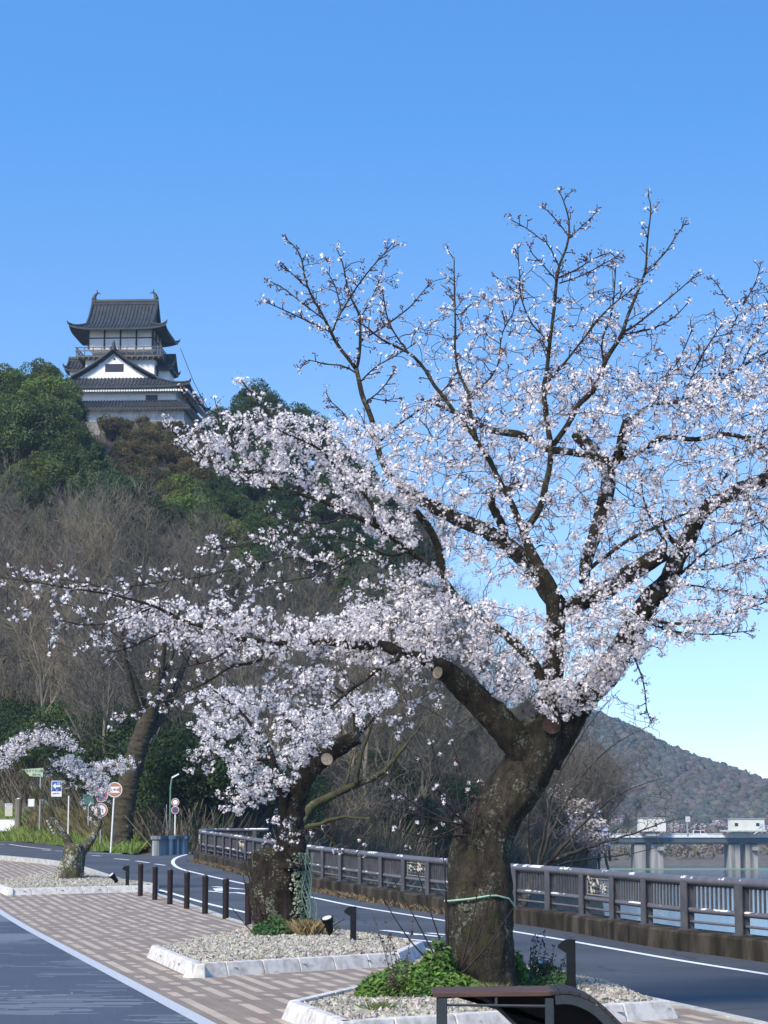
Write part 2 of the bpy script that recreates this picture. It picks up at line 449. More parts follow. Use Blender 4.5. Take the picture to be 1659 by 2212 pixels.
# painted lines
def gp(pts, off=-.1): return [G(x, y, off)[:2] for x, y in pts]
mb = MB()
ribbon(mb, catmull(gp([(238, 1897), (345, 1923), (432, 1948), (525, 1970), (600, 1987), (678, 2005), (760, 2027), (880, 2056), (1000, 2084)]), 6), .14, -.094)
ribbon(mb, catmull(gp([(404, 1846), (386, 1851), (375, 1858), (375, 1867), (390, 1877), (424, 1886), (480, 1899), (543, 1912.6), (661, 1936), (778, 1960), (940, 1986), (1109, 2012.6), (1218, 2031), (1455, 2073), (1659, 2105.6), (1850, 2138)]), 8), .13, -.094)
for a, b in (((247, 1855), (279, 1858)), ((294, 1860), (322, 1864)), ((335, 1866.6), (357, 1869.5)), ((198, 1848), (219, 1849.5)), ((91, 1836), (109, 1837.5)), ((118, 1838), (136, 1839)), ((0, 1824), (10, 1824.5))):
    ribbon(mb, np.linspace(G(*a, off=-.1)[:2], G(*b, off=-.1)[:2], 5), .14, -.094)
ribbon(mb, np.linspace(G(187, 1843, -.1)[:2], G(263, 1845, -.1)[:2], 6), .16, -.094)
ribbon(mb, catmull(gp([(20, 1824), (62, 1830), (110, 1835)]), 4), .12, -.094)
# long foreshortened road lettering seen edge-on, worn
def stroke(pts, w):
    ribbon(mb, np.linspace(G(*pts[0], off=-.1)[:2], G(*pts[1], off=-.1)[:2], 3), w, -.093)
for seg, w in ((((826, 2010), (950, 2024)), .16), (((826, 2024), (946, 2036)), .16), (((870, 2016.5), (905, 2020.5)), .12), (((925, 2016), (985, 2022)), .14), (((985, 2030), (1040, 2036)), .14),
               (((462, 1915.5), (520, 1921)), .2), (((447, 1925), (500, 1929.5)), .2), (((506, 1928), (560, 1935)), .2), (((472, 1919.5), (478, 1925)), .3), (((520, 1921), (548, 1922)), .12)):
    stroke(seg, w)
tag(mb.build('road_marking', m_paint), kind='structure')

# river
def water_mat():
    m = bpy.data.materials.new('river_water'); m.use_nodes = True
    nt = m.node_tree; L = nt.links; b = nt.nodes['Principled BSDF']
    b.inputs['Base Color'].default_value = (.035, .06, .065, 1); b.inputs['Roughness'].default_value = .12; b.inputs['IOR'].default_value = 1.33
    tc = nd(nt, 'ShaderNodeTexCoord'); mp = nd(nt, 'ShaderNodeMapping'); mp.inputs['Scale'].default_value = (.8, 2.2, 1); L.new(tc.outputs['Object'], mp.inputs[0])
    n = nd(nt, 'ShaderNodeTexNoise', Scale=.5, Detail=6.0, Roughness=.6); L.new(mp.outputs[0], n.inputs['Vector'])
    sp = nd(nt, 'ShaderNodeSeparateXYZ'); L.new(tc.outputs['Object'], sp.inputs[0])
    mr = nd(nt, 'ShaderNodeMapRange'); mr.inputs[1].default_value = 150; mr.inputs[2].default_value = 330; mr.inputs[3].default_value = .10; mr.inputs[4].default_value = .03   # rough water over the weir, a calm pool behind it
    L.new(sp.outputs[1], mr.inputs[0])
    bp = nd(nt, 'ShaderNodeBump', Distance=.35); L.new(mr.outputs[0], bp.inputs['Strength']); L.new(n.outputs['Fac'], bp.inputs['Height']); L.new(bp.outputs[0], b.inputs['Normal'])
    return m
mb = MB(); mb.add([(-400, 30, WATER_Z), (2400, 30, WATER_Z), (2400, 700, WATER_Z), (-400, 700, WATER_Z)], [(0, 1, 2, 3)])
tag(mb.build('river_water', water_mat()), kind='structure')

# low grassy bank on the far side of the junction
def bank_pt(u, v):
    px = -260 + u * 545
    f = G(px, float(np.interp(px, [-260, 0, 100, 180, 285], [1803, 1816, 1822, 1835, 1846])), -.1)
    h = float(np.interp(px, [-260, 0, 60, 120, 190, 230, 285], [2.2, 2.2, 2.1, 1.9, 1.5, .9, .3]))
    s = v * v * (3 - 2 * v)
    p = Vector((f.x, f.y + v * 9.0, f.z + h * s * (1 if v < .99 else 1)))
    return p + Vector((0, 0, .12 * mnoise.noise(Vector((p.x, p.y, 0)))))
def bank_hit(px, py):
    u = (px + 260) / 545; best = min((abs(proj(bank_pt(u, v))[1] - py), v) for v in np.linspace(0, 1, 61))
    return bank_pt(u, best[1])
# castle hill: foot line and ridge line measured in the photograph, each with its own distance
HC = []
for px_, pr_, yr_ in ((-330, 960, 236), (-200, 955, 238), (0, 925, 236), (120, 930, 238), (200, 945, 246), (285, 918, 255)):
    q_ = bank_pt((min(px_, 285) + 260) / 545 if px_ > -260 else 0, 1.0)
    HC.append((px_, 1790 - (q_.z - CAM_H) * FPX / q_.y * .995, q_.y + .3, pr_, yr_))
HC += [(340, 1836, 98, 914, 257), (420, 1842, 97, 930, 259), (500, 1850, 101, 985, 262),
      (600, 1854, 108, 1000, 260), (700, 1858, 115, 1070, 252), (800, 1859, 122, 1160, 242), (900, 1860, 130, 1270, 228), (1000, 1862, 140, 1430, 214), (1100, 1865, 150, 1560, 204), (1180, 1868, 160, 1660, 198), (1240, 1872, 166, 1750, 190), (1290, 1878, 170, 1840, 184)]
HCA = np.array(HC, float)
def hill(px, t):
    pf, yf, pr, yr = (np.interp(px, HCA[:, 0], HCA[:, k]) for k in range(1, 5))
    if t <= 1:
        return P(px, pf + (pr - pf) * t, yf + (yr - yf) * t)
    a = P(px, pr, yr); k = t - 1; d = max(0, k - .4)
    return Vector((a.x + 3 * k, yr + 60 * k, a.z - 60 * d * d - 8 * d))
def hill_h(px, t):
    p = hill(px, t)
    n = mnoise.noise(Vector((p.x * .11, p.y * .11, 3.1))) * 1.3
    return Vector((p.x, p.y, p.z + n * min(1, t * 4) * .6))
cols = np.linspace(-330, 1290, 84)
ts = np.concatenate([np.linspace(0, 1, 34), [1.2, 1.4, 1.6, 1.9, 2.2]])
V = []
for cx in cols:
    f = hill(cx, 0)
    V.append((f.x + .2, f.y - (12 if cx > 430 else 1), -9.5 if cx > 430 else Zg(f.y) - 1.5)); V += [tuple(hill_h(cx, t)) for t in ts]
nr = len(ts) + 1
mb = MB(); mb.add(V, [(i * nr + j, (i + 1) * nr + j, (i + 1) * nr + j + 1, i * nr + j + 1) for i in range(len(cols) - 1) for j in range(nr - 1)])
tag(mb.build('castle_hill', m_soil, smooth=True), kind='structure')

mb = MB(); V = [tuple(bank_pt(i / 40, j / 12)) for i in range(41) for j in range(13)]
mb.add(V, [(i * 13 + j, (i + 1) * 13 + j, (i + 1) * 13 + j + 1, i * 13 + j + 1) for i in range(40) for j in range(12)])
tag(mb.build('grass_bank', mat('bank_grass_ground', (.05, .075, .018), (.12, .12, .04), 1.4, .95, .5, 12), smooth=True), kind='structure')

# far hills across the river
FH = [(900, 1500), (1100, 1530), (1240, 1545), (1300, 1560), (1350, 1580), (1404, 1608), (1463, 1637), (1523, 1657), (1612, 1688), (1659, 1703), (1800, 1735), (2000, 1765), (2400, 1782)]
FHA = np.array(FH, float)
def far_hill(px, t):
    yr, yf = 1050.0, 690.0
    pr = np.interp(px, FHA[:, 0], FHA[:, 1])
    y = yf + (yr - yf) * t
    p = P(px, pr, yr); z1 = p.z
    z = -1.3 + (z1 + 1.3) * (t ** 1.15)
    X = (px - W_PX / 2) / FPX * (yr if t > .999 else (yf + (yr - yf) * (0.35 + .65 * t)))
    n = mnoise.noise(Vector((X * .02, y * .02, 5))) * 6 * math.sin(math.pi * min(1, t))
    return Vector((X, y, z + n))
fc = np.linspace(900, 2400, 90); V = [tuple(far_hill(c, j / 24)) for c in fc for j in range(25)]
V2 = []
mb = MB(); mb.add(V, [(i * 25 + j, (i + 1) * 25 + j, (i + 1) * 25 + j + 1, i * 25 + j + 1) for i in range(89) for j in range(24)])
tag(mb.build('far_hills', mat('far_hill_soil', (.04, .04, .03), (.07, .062, .047), .05, .95), smooth=True), kind='structure')
# ------------------------------------------------------------------ castle
m_tile = mat('castle_roof_tile', (.011, .015, .018), (.028, .034, .038), 1.2, .65, .2)
m_plaster = mat('castle_plaster', (.66, .66, .65), (.80, .80, .79), .7, .85, .1, lo=.25, hi=.5)
m_timber = mat('castle_dark_timber', (.018, .016, .014), (.04, .034, .028), 3, .8)
m_soffit = mat('castle_eave_underside', (.02, .02, .022), (.045, .044, .045), 2, .9)
m_win = mat('castle_window_dark', (.008, .009, .011), (.02, .022, .026), 2, .35)
m_balc = mat('castle_weathered_timber', (.07, .06, .05), (.13, .115, .1), 3, .85)
m_stone = mat('castle_stone', (.10, .095, .085), (.26, .25, .23), .9, .95, .8, 3)
CTH = math.radians(3)
CO = P(274, 900, 258)
ceX = Vector((math.cos(CTH), -math.sin(CTH), 0)); ceY = Vector((math.sin(CTH), math.cos(CTH), 0))
castle = thing('castle', 'white castle keep with dark tiled roofs and a balcony on the hilltop', 'castle', CO, -CTH)
C0 = Vector((0, 0, CAM_H))
def K(zx, zy, b):
    d = ray(86.4 + .2604 * zx, 587.5 + .2604 * zy)
    t = (b - (C0 - CO).dot(ceY)) / d.dot(ceY)
    w = C0 + d * t - CO
    return np.array([w.dot(ceX), b, w.z])
def irimoya(tile, soff, A, Lq, s, vg, zf, org, axis, ov=.45, up=.5, ribs=.42, thick=.22, gable=None, ends=(True, True)):
    """hip-and-gable roof; p across the ridge, q along it; axis 'y': p = x, q = y"""
    def W(p, q, z):
        return (org[0] + p, org[1] + q, org[2] + z) if axis == 'y' else (org[0] + q, org[1] + p, org[2] + z)
    def zz(p, q, v):
        e = abs(q - Lq / 2) / (Lq / 2)
        return zf(v) + up * (abs(p) / A) ** 5 * min(1, e) ** 5
    def grid(fn, nu, nv):
        top = [fn(i / nu, j / nv) for i in range(nu + 1) for j in range(nv + 1)]
        F = [(i * (nv + 1) + j, (i + 1) * (nv + 1) + j, (i + 1) * (nv + 1) + j + 1, i * (nv + 1) + j + 1) for i in range(nu) for j in range(nv)]
        tile.add([W(*q) for q in top], F)
        soff.add([W(q[0], q[1], q[2] - thick) for q in top], F)
        rim = [fn(i / nu, 0) for i in range(nu + 1)]
        tile.add([W(*q) for q in rim] + [W(q[0], q[1], q[2] - thick) for q in rim], [(i, i + 1, nu + 2 + i, nu + 1 + i) for i in range(nu)])
    def qr(v):
        if v < vg: return s * v / vg, Lq - s * v / vg
        return s - ov, Lq - s + ov
    for sg in (-1, 1):
        def slope(u, v, sg=sg):
            a, b = qr(v); q = a + (b - a) * u; p = sg * A * (1 - v)
            return p, q, zz(p, q, v)
        vs = sorted(set(list(np.linspace(0, vg - 1e-4, 5)) + list(np.linspace(vg, 1, 8))))
        nu = 24
        top = [slope(i / nu, v) for i in range(nu + 1) for v in vs]; nv = len(vs) - 1
        F = [(i * (nv + 1) + j, (i + 1) * (nv + 1) + j, (i + 1) * (nv + 1) + j + 1, i * (nv + 1) + j + 1) for i in range(nu) for j in range(nv)]
        tile.add([W(*q) for q in top], F); soff.add([W(q[0], q[1], q[2] - thick) for q in top], F)
        rim = [slope(i / nu, 0) for i in range(nu + 1)]
        tile.add([W(*q) for q in rim] + [W(q[0], q[1], q[2] - thick) for q in rim], [(i, i + 1, nu + 2 + i, nu + 1 + i) for i in range(nu)])
        q = ribs / 2
        while q < Lq:
            v1 = 1.0 if (s - ov < q < Lq - s + ov) else min(q, Lq - q) / s * vg
            if v1 > .05:
                vv = np.linspace(0, v1, 9); tile.tube([W(sg * A * (1 - v), q, zz(A * (1 - v), q, v) + .03) for v in vv], .085, 5)
            q += ribs
        for q0, on in ((s - ov, ends[0]), (Lq - s + ov, ends[1])):      # verge ridges and hip ridges
            vv = np.linspace(vg, 1, 9); tile.tube([W(sg * A * (1 - v), q0, zf(v) + .12) for v in vv], .16, 6)
            e = 0 if q0 < Lq / 2 else Lq; sgn = 1 if e == 0 else -1
            vv = np.linspace(0, vg, 7); tile.tube([W(sg * A * (1 - v), e + sgn * s * v / vg, zz(A * (1 - v), e + sgn * s * v / vg, v) + .12) for v in vv], [.14] * 7, 6)
            tile.tube([W(sg * A * 1.0, e, zz(A, e, 0) + .05), W(sg * A * 1.02, e - sgn * .2, zz(A, e, 0) + .42)], [.15, .05], 6)
    for e, sgn, on in ((0, 1, ends[0]), (Lq, -1, ends[1])):
        def skirt(u, w, e=e, sgn=sgn):
            v = w * vg; p = (2 * u - 1) * A * (1 - v); q = e + sgn * s * w
            return p, q, zz(p, q, v)
        grid(skirt, 24, 5)
        p = -A + ribs / 2
        while p < A:
            w1 = min(1, (1 - abs(p) / A) / vg)
            if w1 > .06: tile.tube([W(p, e + sgn * s * w, zz(p, e + sgn * s * w, w * vg) + .03) for w in np.linspace(0, w1, 6)], .085, 5)
            p += ribs
        if gable is not None:
            pts = [(-A * (1 - v), e + sgn * s, zf(v) - .3) for v in np.linspace(vg, 1, 10)] + [(A * (1 - v), e + sgn * s, zf(v) - .3) for v in np.linspace(1, vg, 10)[1:]]
            gable.append(MB().poly([W(*q) for q in pts]))
    tile.tube([W(0, s - ov - .1, zf(1) + .22), W(0, Lq - s + ov + .1, zf(1) + .22)], .3, 8)
    tile.box(W(0, Lq / 2, zf(1) + .1), (.5, Lq - 2 * s + 2 * ov, .5) if axis == 'y' else (Lq - 2 * s + 2 * ov, .5, .5))
    return W
# lower main roof with the big front gable
e0 = K(640, 945, 0); apex = K(612, 655, 2.2); xr = K(1240, 930, 0)[0]; cxl = apex[0]; A1 = xr - cxl; hz1 = apex[2] - e0[2]
zf1 = lambda v: hz1 * (.3 * v + .7 * v * v)
mt, ms, mg = MB(), MB(), []
irimoya(mt, ms, A1, 17.5, 2.2, .47, zf1, (cxl, 0, e0[2]), 'y', up=.35, ov=.5, gable=mg)
rf = mt.build('main_roof', m_tile, castle); ms.build('eave_underside', m_soffit, rf)
tip = K(612, 600, 1.6); mb = MB(); mb.tube([tip + (0, 0, -.7), tip + (0, 0, .1), tip + (0, .1, .5)], [.32, .2, .05], 7); mb.build('ridge_ornament', m_tile, rf)
gb = mg[0].build('gable', m_plaster, castle); mg[1].build('gable', m_plaster, castle)
mb = MB(); a, b = K(541, 763, 2.17), K(693, 828, 2.17); mb.box(((a + b) / 2) + (0, .05, 0), (b[0] - a[0], .1, a[2] - b[2])); w = mb.build('window', m_win, gb)
mb = MB()
c = K(617, 722, 2.17); mb.cyl(c + (0, .02, 0), c + (0, -.04, 0), .12, 12); mb.build('round_vent', m_win, gb)
mb = MB()
for sg in (-1, 1):
    q0, q1 = K(617, 690, 2.15), K(617 + sg * 58, 745, 2.15); mb.tube([q0, q1], .05, 4)
    mb.tube([K(617 + sg * 70, 700 + 0, 2.15), K(617 + sg * 170, 820, 2.15), K(617 + sg * 255, 868, 2.15)], .05, 4)
mb.build('gable_moulding', mat('castle_moulding', (.5, .5, .5), (.62, .62, .62), 2), gb)
# white rafter ends under the main eave
mb = MB()
for k in range(60):
    x = cxl - A1 * .96 + k * A1 * 1.92 / 59; mb.box((x, .55, e0[2] - .48), (.2, .7, .22))
for k in range(46): mb.box((cxl + A1 - .5, 1.0 + k * .36, e0[2] - .48), (.7, .2, .22))
mb.build('rafter_ends', m_plaster, rf)
wr = K(1128, 1000, 1.5)[0]; zt = K(700, 950, 1.5)[2]; zb_ = K(700, 1085, 1.5)[2]; hw = wr - cxl
mb = MB(); mb.box((cxl, 1.5 + 7.2, (zt + zb_) / 2), (2 * hw, 14.4, zt - zb_)); lw = mb.build('lower_wall', m_plaster, castle)
a, b = K(878, 1022, 1.48), K(975, 1062, 1.48); mb = MB(); mb.box((a + b) / 2, (b[0] - a[0], .1, a[2] - b[2])); w = mb.build('window', m_win, lw)
mb = MB()
for k in range(5): mb.box((a[0] + (k + .5) * (b[0] - a[0]) / 5, 1.4, (a[2] + b[2]) / 2), (.07, .08, a[2] - b[2]))
mb.build('lattice', m_timber, w)
# lowest pent roof and wall
mt, mr = MB(), MB()
zl = K(900, 1120, -.6)[2]; zh = K(900, 1066, 1.3)[2]
def pent(p0, p1, q0, q1):
    n = 30
    mt.add([tuple(np.array(p0) + (np.array(p1) - p0) * i / n) for i in range(n + 1)] + [tuple(np.array(q0) + (np.array(q1) - q0) * i / n) for i in range(n + 1)], [(i, i + 1, n + 2 + i, n + 1 + i) for i in range(n)])
    mt.add([tuple(np.array(p0) + (np.array(p1) - p0) * i / n) for i in range(n + 1)] + [tuple(np.array(p0) + (np.array(p1) - p0) * i / n - (0, 0, .22)) for i in range(n + 1)], [(i + 1, i, n + 1 + i, n + 2 + i) for i in range(n)])
    L_ = np.linalg.norm(np.array(p1) - p0); m_ = int(L_ / .42)
    for i in range(m_):
        t = (i + .5) / m_; a = np.array(p0) + (np.array(p1) - p0) * t; b = np.array(q0) + (np.array(q1) - q0) * t
        mt.tube([a + (0, 0, .04), b + (0, 0, .04)], .085, 5)
        mr.box(a + (b - a) * .2 - (0, 0, .36), (.2, .5, .22) if abs(p1[0] - p0[0]) > 3 else (.5, .2, .22))
pr_ = K(1245, 1110, -.6)[0]; pl_ = cxl - (pr_ - cxl)
pent((pl_, -.6, zl), (pr_, -.6, zl), (cxl - hw, 1.48, zh), (cxl + hw, 1.48, zh))
pent((pr_, -.6, zl), (pr_ + .3, 16.5, zl), (cxl + hw, 1.48, zh), (cxl + hw, 15.5, zh))
pf = mt.build('lower_roof', m_tile, castle); mr.build('rafter_ends', m_plaster, pf)
w2 = K(1195, 1180, .6)[0] - cxl; z3, z4 = K(900, 1128, .6)[2], K(900, 1240, .6)[2]
mb = MB(); mb.box((cxl, .6 + 8.2, (z3 + z4) / 2), (2 * w2, 16.4, z3 - z4)); mb.build('base_wall', mat('castle_base_plaster', (.42, .42, .41), (.70, .70, .68), 1.1, .9), castle)
mb = MB(); mb.box((cxl, 9, z4 - 2.5), (2 * w2 + 1.2, 18, 5), taper=.95); mb.build('stone_base', m_stone, castle)
# tower
tb = 6.0
tl, tr_ = K(402, 560, tb)[0], K(937, 560, tb)[0]; z5, z6 = K(670, 470, tb)[2], K(670, 640, tb)[2]
tcx = (tl + tr_) / 2; thw = (tr_ - tl) / 2
mb = MB(); mb.box((tcx, tb + 3.4, (z5 + z6) / 2), (2 * thw, 6.8, z5 - z6)); tw = mb.build('tower_wall', m_plaster, castle)
mb = MB()
for zx in (404, 535, 668, 800, 933): x = K(zx, 560, tb)[0]; mb.box((x, tb - .03, (z5 + z6) / 2), (.17, .12, z5 - z6))
zm = K(670, 548, tb)[2]; mb.box((tcx, tb - .035, zm), (2 * thw, .1, .13)); mb.box((tcx, tb - .035, z5 - .05), (2 * thw, .1, .2))
for k in range(4): mb.box((tr_ + .03, tb + .1 + k * 2.2, (z5 + z6) / 2), (.12, .18, z5 - z6))
mb.box((tr_ + .035, tb + 3.4, zm), (.1, 6.8, .13))
mb.build('timber_frame', m_timber, tw)
mb = MB(); mb.box((tr_ + .02, tb + 2.0, z6 + 1.0), (.06, 2.0, 1.7)); mb.build('door', m_win, tw)
z7, z8 = K(670, 690, 5.6)[2], K(670, 800, 5.6)[2]
mb = MB(); mb.box((tcx, 5.7 + 3.7, (z7 + z8) / 2 - .6), (2 * thw + .5, 7.4, z7 - z8 + 1.2)); mb.build('tower_base_wall', m_plaster, castle)
# balcony
bl, br = K(300, 690, 4.9)[0], K(1000, 690, 4.9)[0]; zf_ = K(670, 688, 4.9)[2]; zr_ = K(670, 622, 4.9)[2]; bb = 4.9 + 9.0
mb = MB(); mb.box(((bl + br) / 2, (4.9 + bb) / 2, zf_ - .12), (br - bl, bb - 4.9, .22))
for k in range(16): mb.box((bl + .2 + k * (br - bl - .4) / 15, 5.3, zf_ - .36), (.14, .9, .2))
bc = mb.build('balcony', m_balc, castle)
mb = MB()
for z in (zr_, zr_ - (zr_ - zf_) * .42):
    mb.box(((bl + br) / 2, 4.95, z), (br - bl + .3, .09, .1))
    for x in (bl, br): mb.box((x, (4.9 + bb) / 2, z), (.09, bb - 4.9, .1))
n = 10
for k in range(n + 1): mb.box((bl + k * (br - bl) / n, 4.95, (zr_ + zf_) / 2), (.1, .1, zr_ - zf_))
for k in range(1, 9):
    for x in (bl, br): mb.box((x, 4.95 + k * 1.1, (zr_ + zf_) / 2), (.1, .1, zr_ - zf_))
mb.build('railing', m_balc, bc)
# upper roof
ub = 4.2; D2 = 10.6
el, er = K(240, 440, ub)[0], K(1042, 430, ub)[0]; ze = K(640, 462, ub)[2]; zr = K(720, 262, ub + D2 / 2)[2]
hz2 = zr - ze; zf2 = lambda v: hz2 * (.42 * v + .58 * v * v)
mt, ms, mg = MB(), MB(), []
irimoya(mt, ms, D2 / 2, er - el, 2.05, .34, zf2, (el, ub + D2 / 2, ze), 'x', up=.45, ov=.25, gable=mg)
ur = mt.build('upper_roof', m_tile, castle); ms.build('eave_underside', m_soffit, ur); [g.build('gable', m_timber, ur) for g in mg]
for x, sg in ((el + 2.05, 1), (er - 2.05, -1)):
    o_ = np.array([x, ub + D2 / 2, ze + hz2 + .3]); mb = MB()
    mb.tube([o_ + (sg * .1, 0, 0), o_ + (sg * -.12, 0, .35), o_ + (sg * .02, 0, .75), o_ + (sg * .28, 0, 1.05), o_ + (sg * .22, 0, 1.4)], [.3, .3, .2, .12, .04], 7)
    mb.tube([o_ + (sg * .2, 0, 1.0), o_ + (sg * .55, 0, 1.0), o_ + (sg * .65, 0, .85)], [.1, .06, .03], 5)
    mb.build('roof_finial', m_tile, ur)
# side dormers
for sg, x0, x1 in ((1, tr_, K(1125, 740, 9)[0]), (-1, K(235, 790, 9)[0], tl)):
    zr9 = K(1090 if sg > 0 else 320, 712 if sg > 0 else 735, 9)[2]; ze9 = K(1000, 805, 7)[2]
    mt, ms, mg = MB(), MB(), []
    h9 = zr9 - ze9; zf9 = lambda v: h9 * (.5 * v + .5 * v * v)
    irimoya(mt, ms, 2.6, x1 - x0, .5, .2, zf9, (x0, 9.2, ze9), 'x', up=.25, ov=.4, gable=mg)
    d9 = mt.build('dormer_roof', m_tile, castle); ms.build('eave_underside', m_soffit, d9); [g.build('gable', m_plaster, d9) for g in mg]
    mb = MB(); mb.box(((x0 + x1) / 2, 9.2, ze9 - .9), (x1 - x0 - 1.0, 3.8, 1.8)); mb.build('dormer_wall', m_plaster, castle)
mb = MB(); p0 = K(1165, 635, 12); p1 = K(1390, 1130, 14)
mb.tube([p0, (p0 + p1) / 2 - (0, 0, .5), p1], .035, 4); mb.build('lightning_cable', m_timber, castle)

# ------------------------------------------------------------------ river railing
m_rail = mat('railing_brown_paint', (.085, .078, .080), (.13, .12, .12), 5, .5, .15, 60)
m_post = mat('railing_post_paint', (.05, .046, .046), (.085, .078, .076), 4, .55)
def sun_patched(name):  # rail paint with sunlit patches put into the colour of upward faces
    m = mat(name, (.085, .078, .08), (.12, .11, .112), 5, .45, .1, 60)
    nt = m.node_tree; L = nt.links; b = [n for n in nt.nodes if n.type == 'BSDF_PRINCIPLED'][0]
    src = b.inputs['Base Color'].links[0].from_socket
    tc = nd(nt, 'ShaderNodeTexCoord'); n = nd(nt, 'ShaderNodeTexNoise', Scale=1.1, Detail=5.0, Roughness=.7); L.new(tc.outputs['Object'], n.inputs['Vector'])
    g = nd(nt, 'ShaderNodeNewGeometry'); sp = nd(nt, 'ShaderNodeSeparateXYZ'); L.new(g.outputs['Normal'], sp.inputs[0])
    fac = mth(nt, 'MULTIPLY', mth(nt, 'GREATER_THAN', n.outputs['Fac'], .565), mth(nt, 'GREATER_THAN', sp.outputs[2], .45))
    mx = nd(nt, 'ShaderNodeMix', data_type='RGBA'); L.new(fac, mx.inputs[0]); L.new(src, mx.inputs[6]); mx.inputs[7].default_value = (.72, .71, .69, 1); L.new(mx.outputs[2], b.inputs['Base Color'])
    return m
m_sun_patch = sun_patched('railing_sun_patch_paint')
rp = resample(catmull(rail_pts, 12), .25)
def rail_frame(path):
    t = np.gradient(path, axis=0); t /= np.linalg.norm(t, axis=1)[:, None]
    return t, np.stack([t[:, 1], -t[:, 0]], 1)
rt, rn = rail_frame(rp)
def rz(y): return Zg(y) - .1
foot = thing('railing_footing', 'mossy stained concrete footing under the river railing', 'footing', (rp[40][0], rp[40][1], rz(rp[40][1])))
fl = foot.location.copy()
mb = MB()
prof = [(0.0, -.5), (0.0, .27), (.03, .30), (.52, .30), (.55, -.6)]
VV = []
for p, n_ in zip(rp, rn):
    for a, z in prof: VV.append((p[0] + n_[0] * a - fl.x, p[1] + n_[1] * a - fl.y, rz(p[1]) + z - fl.z))
k_ = len(prof)
mb.add(VV, [(i * k_ + j, i * k_ + j + 1, (i + 1) * k_ + j + 1, (i + 1) * k_ + j) for i in range(len(rp) - 1) for j in range(k_ - 1)])
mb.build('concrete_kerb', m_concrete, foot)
railing = thing('river_railing', 'long curved brown metal railing with round top rail between road and river', 'railing', fl)
off_c = .24
def rl(i, z, a=off_c):
    p = rp[i]; n_ = rn[i]
    return np.array([p[0] + n_[0] * a - fl.x, p[1] + n_[1] * a - fl.y, rz(p[1]) + z - fl.z])
def rl_s(s, z, a=off_c):
    i = min(len(rp) - 2, max(0, int(s / RSTEP))); f = s / RSTEP - i
    return rl(i, z, a) * (1 - f) + rl(i + 1, z, a) * f
RSTEP = float(np.linalg.norm(np.diff(rp, axis=0), axis=1).mean()); RLEN = RSTEP * (len(rp) - 1)
for nm, z, r, m in (('top_rail', 1.045, .072, m_sun_patch), ('middle_rail', .60, .043, m_sun_patch), ('bottom_rail', .43, .022, m_rail)):
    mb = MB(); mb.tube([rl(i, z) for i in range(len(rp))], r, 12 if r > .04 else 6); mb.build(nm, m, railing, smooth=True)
# post spacing 2 m, phase fitted to the photograph's post at (1457, 2052)
ref = G(1457, 2052, -.1); S0 = int(np.argmin(np.linalg.norm(rp - np.array(ref[:2]), axis=1))) * RSTEP % 2.0
ref2 = G(1300, 2024, -.1); Sorn = int(np.argmin(np.linalg.norm(rp - np.array(ref2[:2]), axis=1))) * RSTEP
npost = int((RLEN - S0) / 2.0)
k_or = int((Sorn - S0) / 2.0)
m_orn = mat('ornament_metal', (.36, .32, .22), (.50, .46, .36), 20, .5)
for k in range(npost + 1):
    s = S0 + 2.0 * k
    a0, a1 = rl_s(s - .05, 0), rl_s(s + .05, 0); t = (a1 - a0); t /= np.linalg.norm(t); n_ = np.array([t[1], -t[0], 0]); rot = np.stack([t, n_, [0, 0, 1]], 1)
    c = rl_s(s, 0)
    mb = MB(); mb.box(c + (0, 0, .66), (.16, .13, .72), rot); mb.box(c - n_ * .07 + (0, 0, .66), (.26, .018, .72), rot); mb.box(c + (0, 0, .31), (.3, .22, .02), rot)
    mb.build('post', m_post, railing)
    if k == npost: break
    if (k - k_or) % 6 == 0:
        mb = MB()
        for z in (.67, .95): mb.tube([rl_s(s + .2 + q * .2, z, off_c - .02) for q in range(9)], .018, 4)
        for z in (.74, .81, .88): mb.tube([rl_s(s + .2 + q * .2, z) for q in range(9)], .007, 4)
        for q in range(9): mb.tube([rl_s(s + .2 + q * .2, .67), rl_s(s + .2 + q * .2, .95)], .007 if 0 < q < 8 else .018, 4)
        pn = mb.build('ornamental_panel', mat('ornament_frame', (.12, .11, .10), (.18, .165, .15), 10), railing)
        mb = MB()
        for q in range(26):
            ss = s + R.choice((R.gauss(.62, .16), R.gauss(1.38, .16))); z = R.gauss(.81, .06); d = R.gauss(0, .06); e = R.gauss(0, .05)
            a = rl_s(ss, z, off_c - .03); b = rl_s(ss + d, z + e + .03, off_c - .05); mb.tube([a, (a + b) / 2, b], [.006, .02, .004], 5)
        mb.build('leaf_motif', m_orn, pn)
    else:
        mb = MB()
        for q in range(10):
            ss = s + .2 + (q + .5) * .16
            mb.box(rl_s(ss, .81), (.026, .03, .44), rot)
        mb.tube([rl_s(s + .1 + q * .3, .975) for q in range(7)], .016, 4)
        mb.build('baluster_panel', m_post, railing)

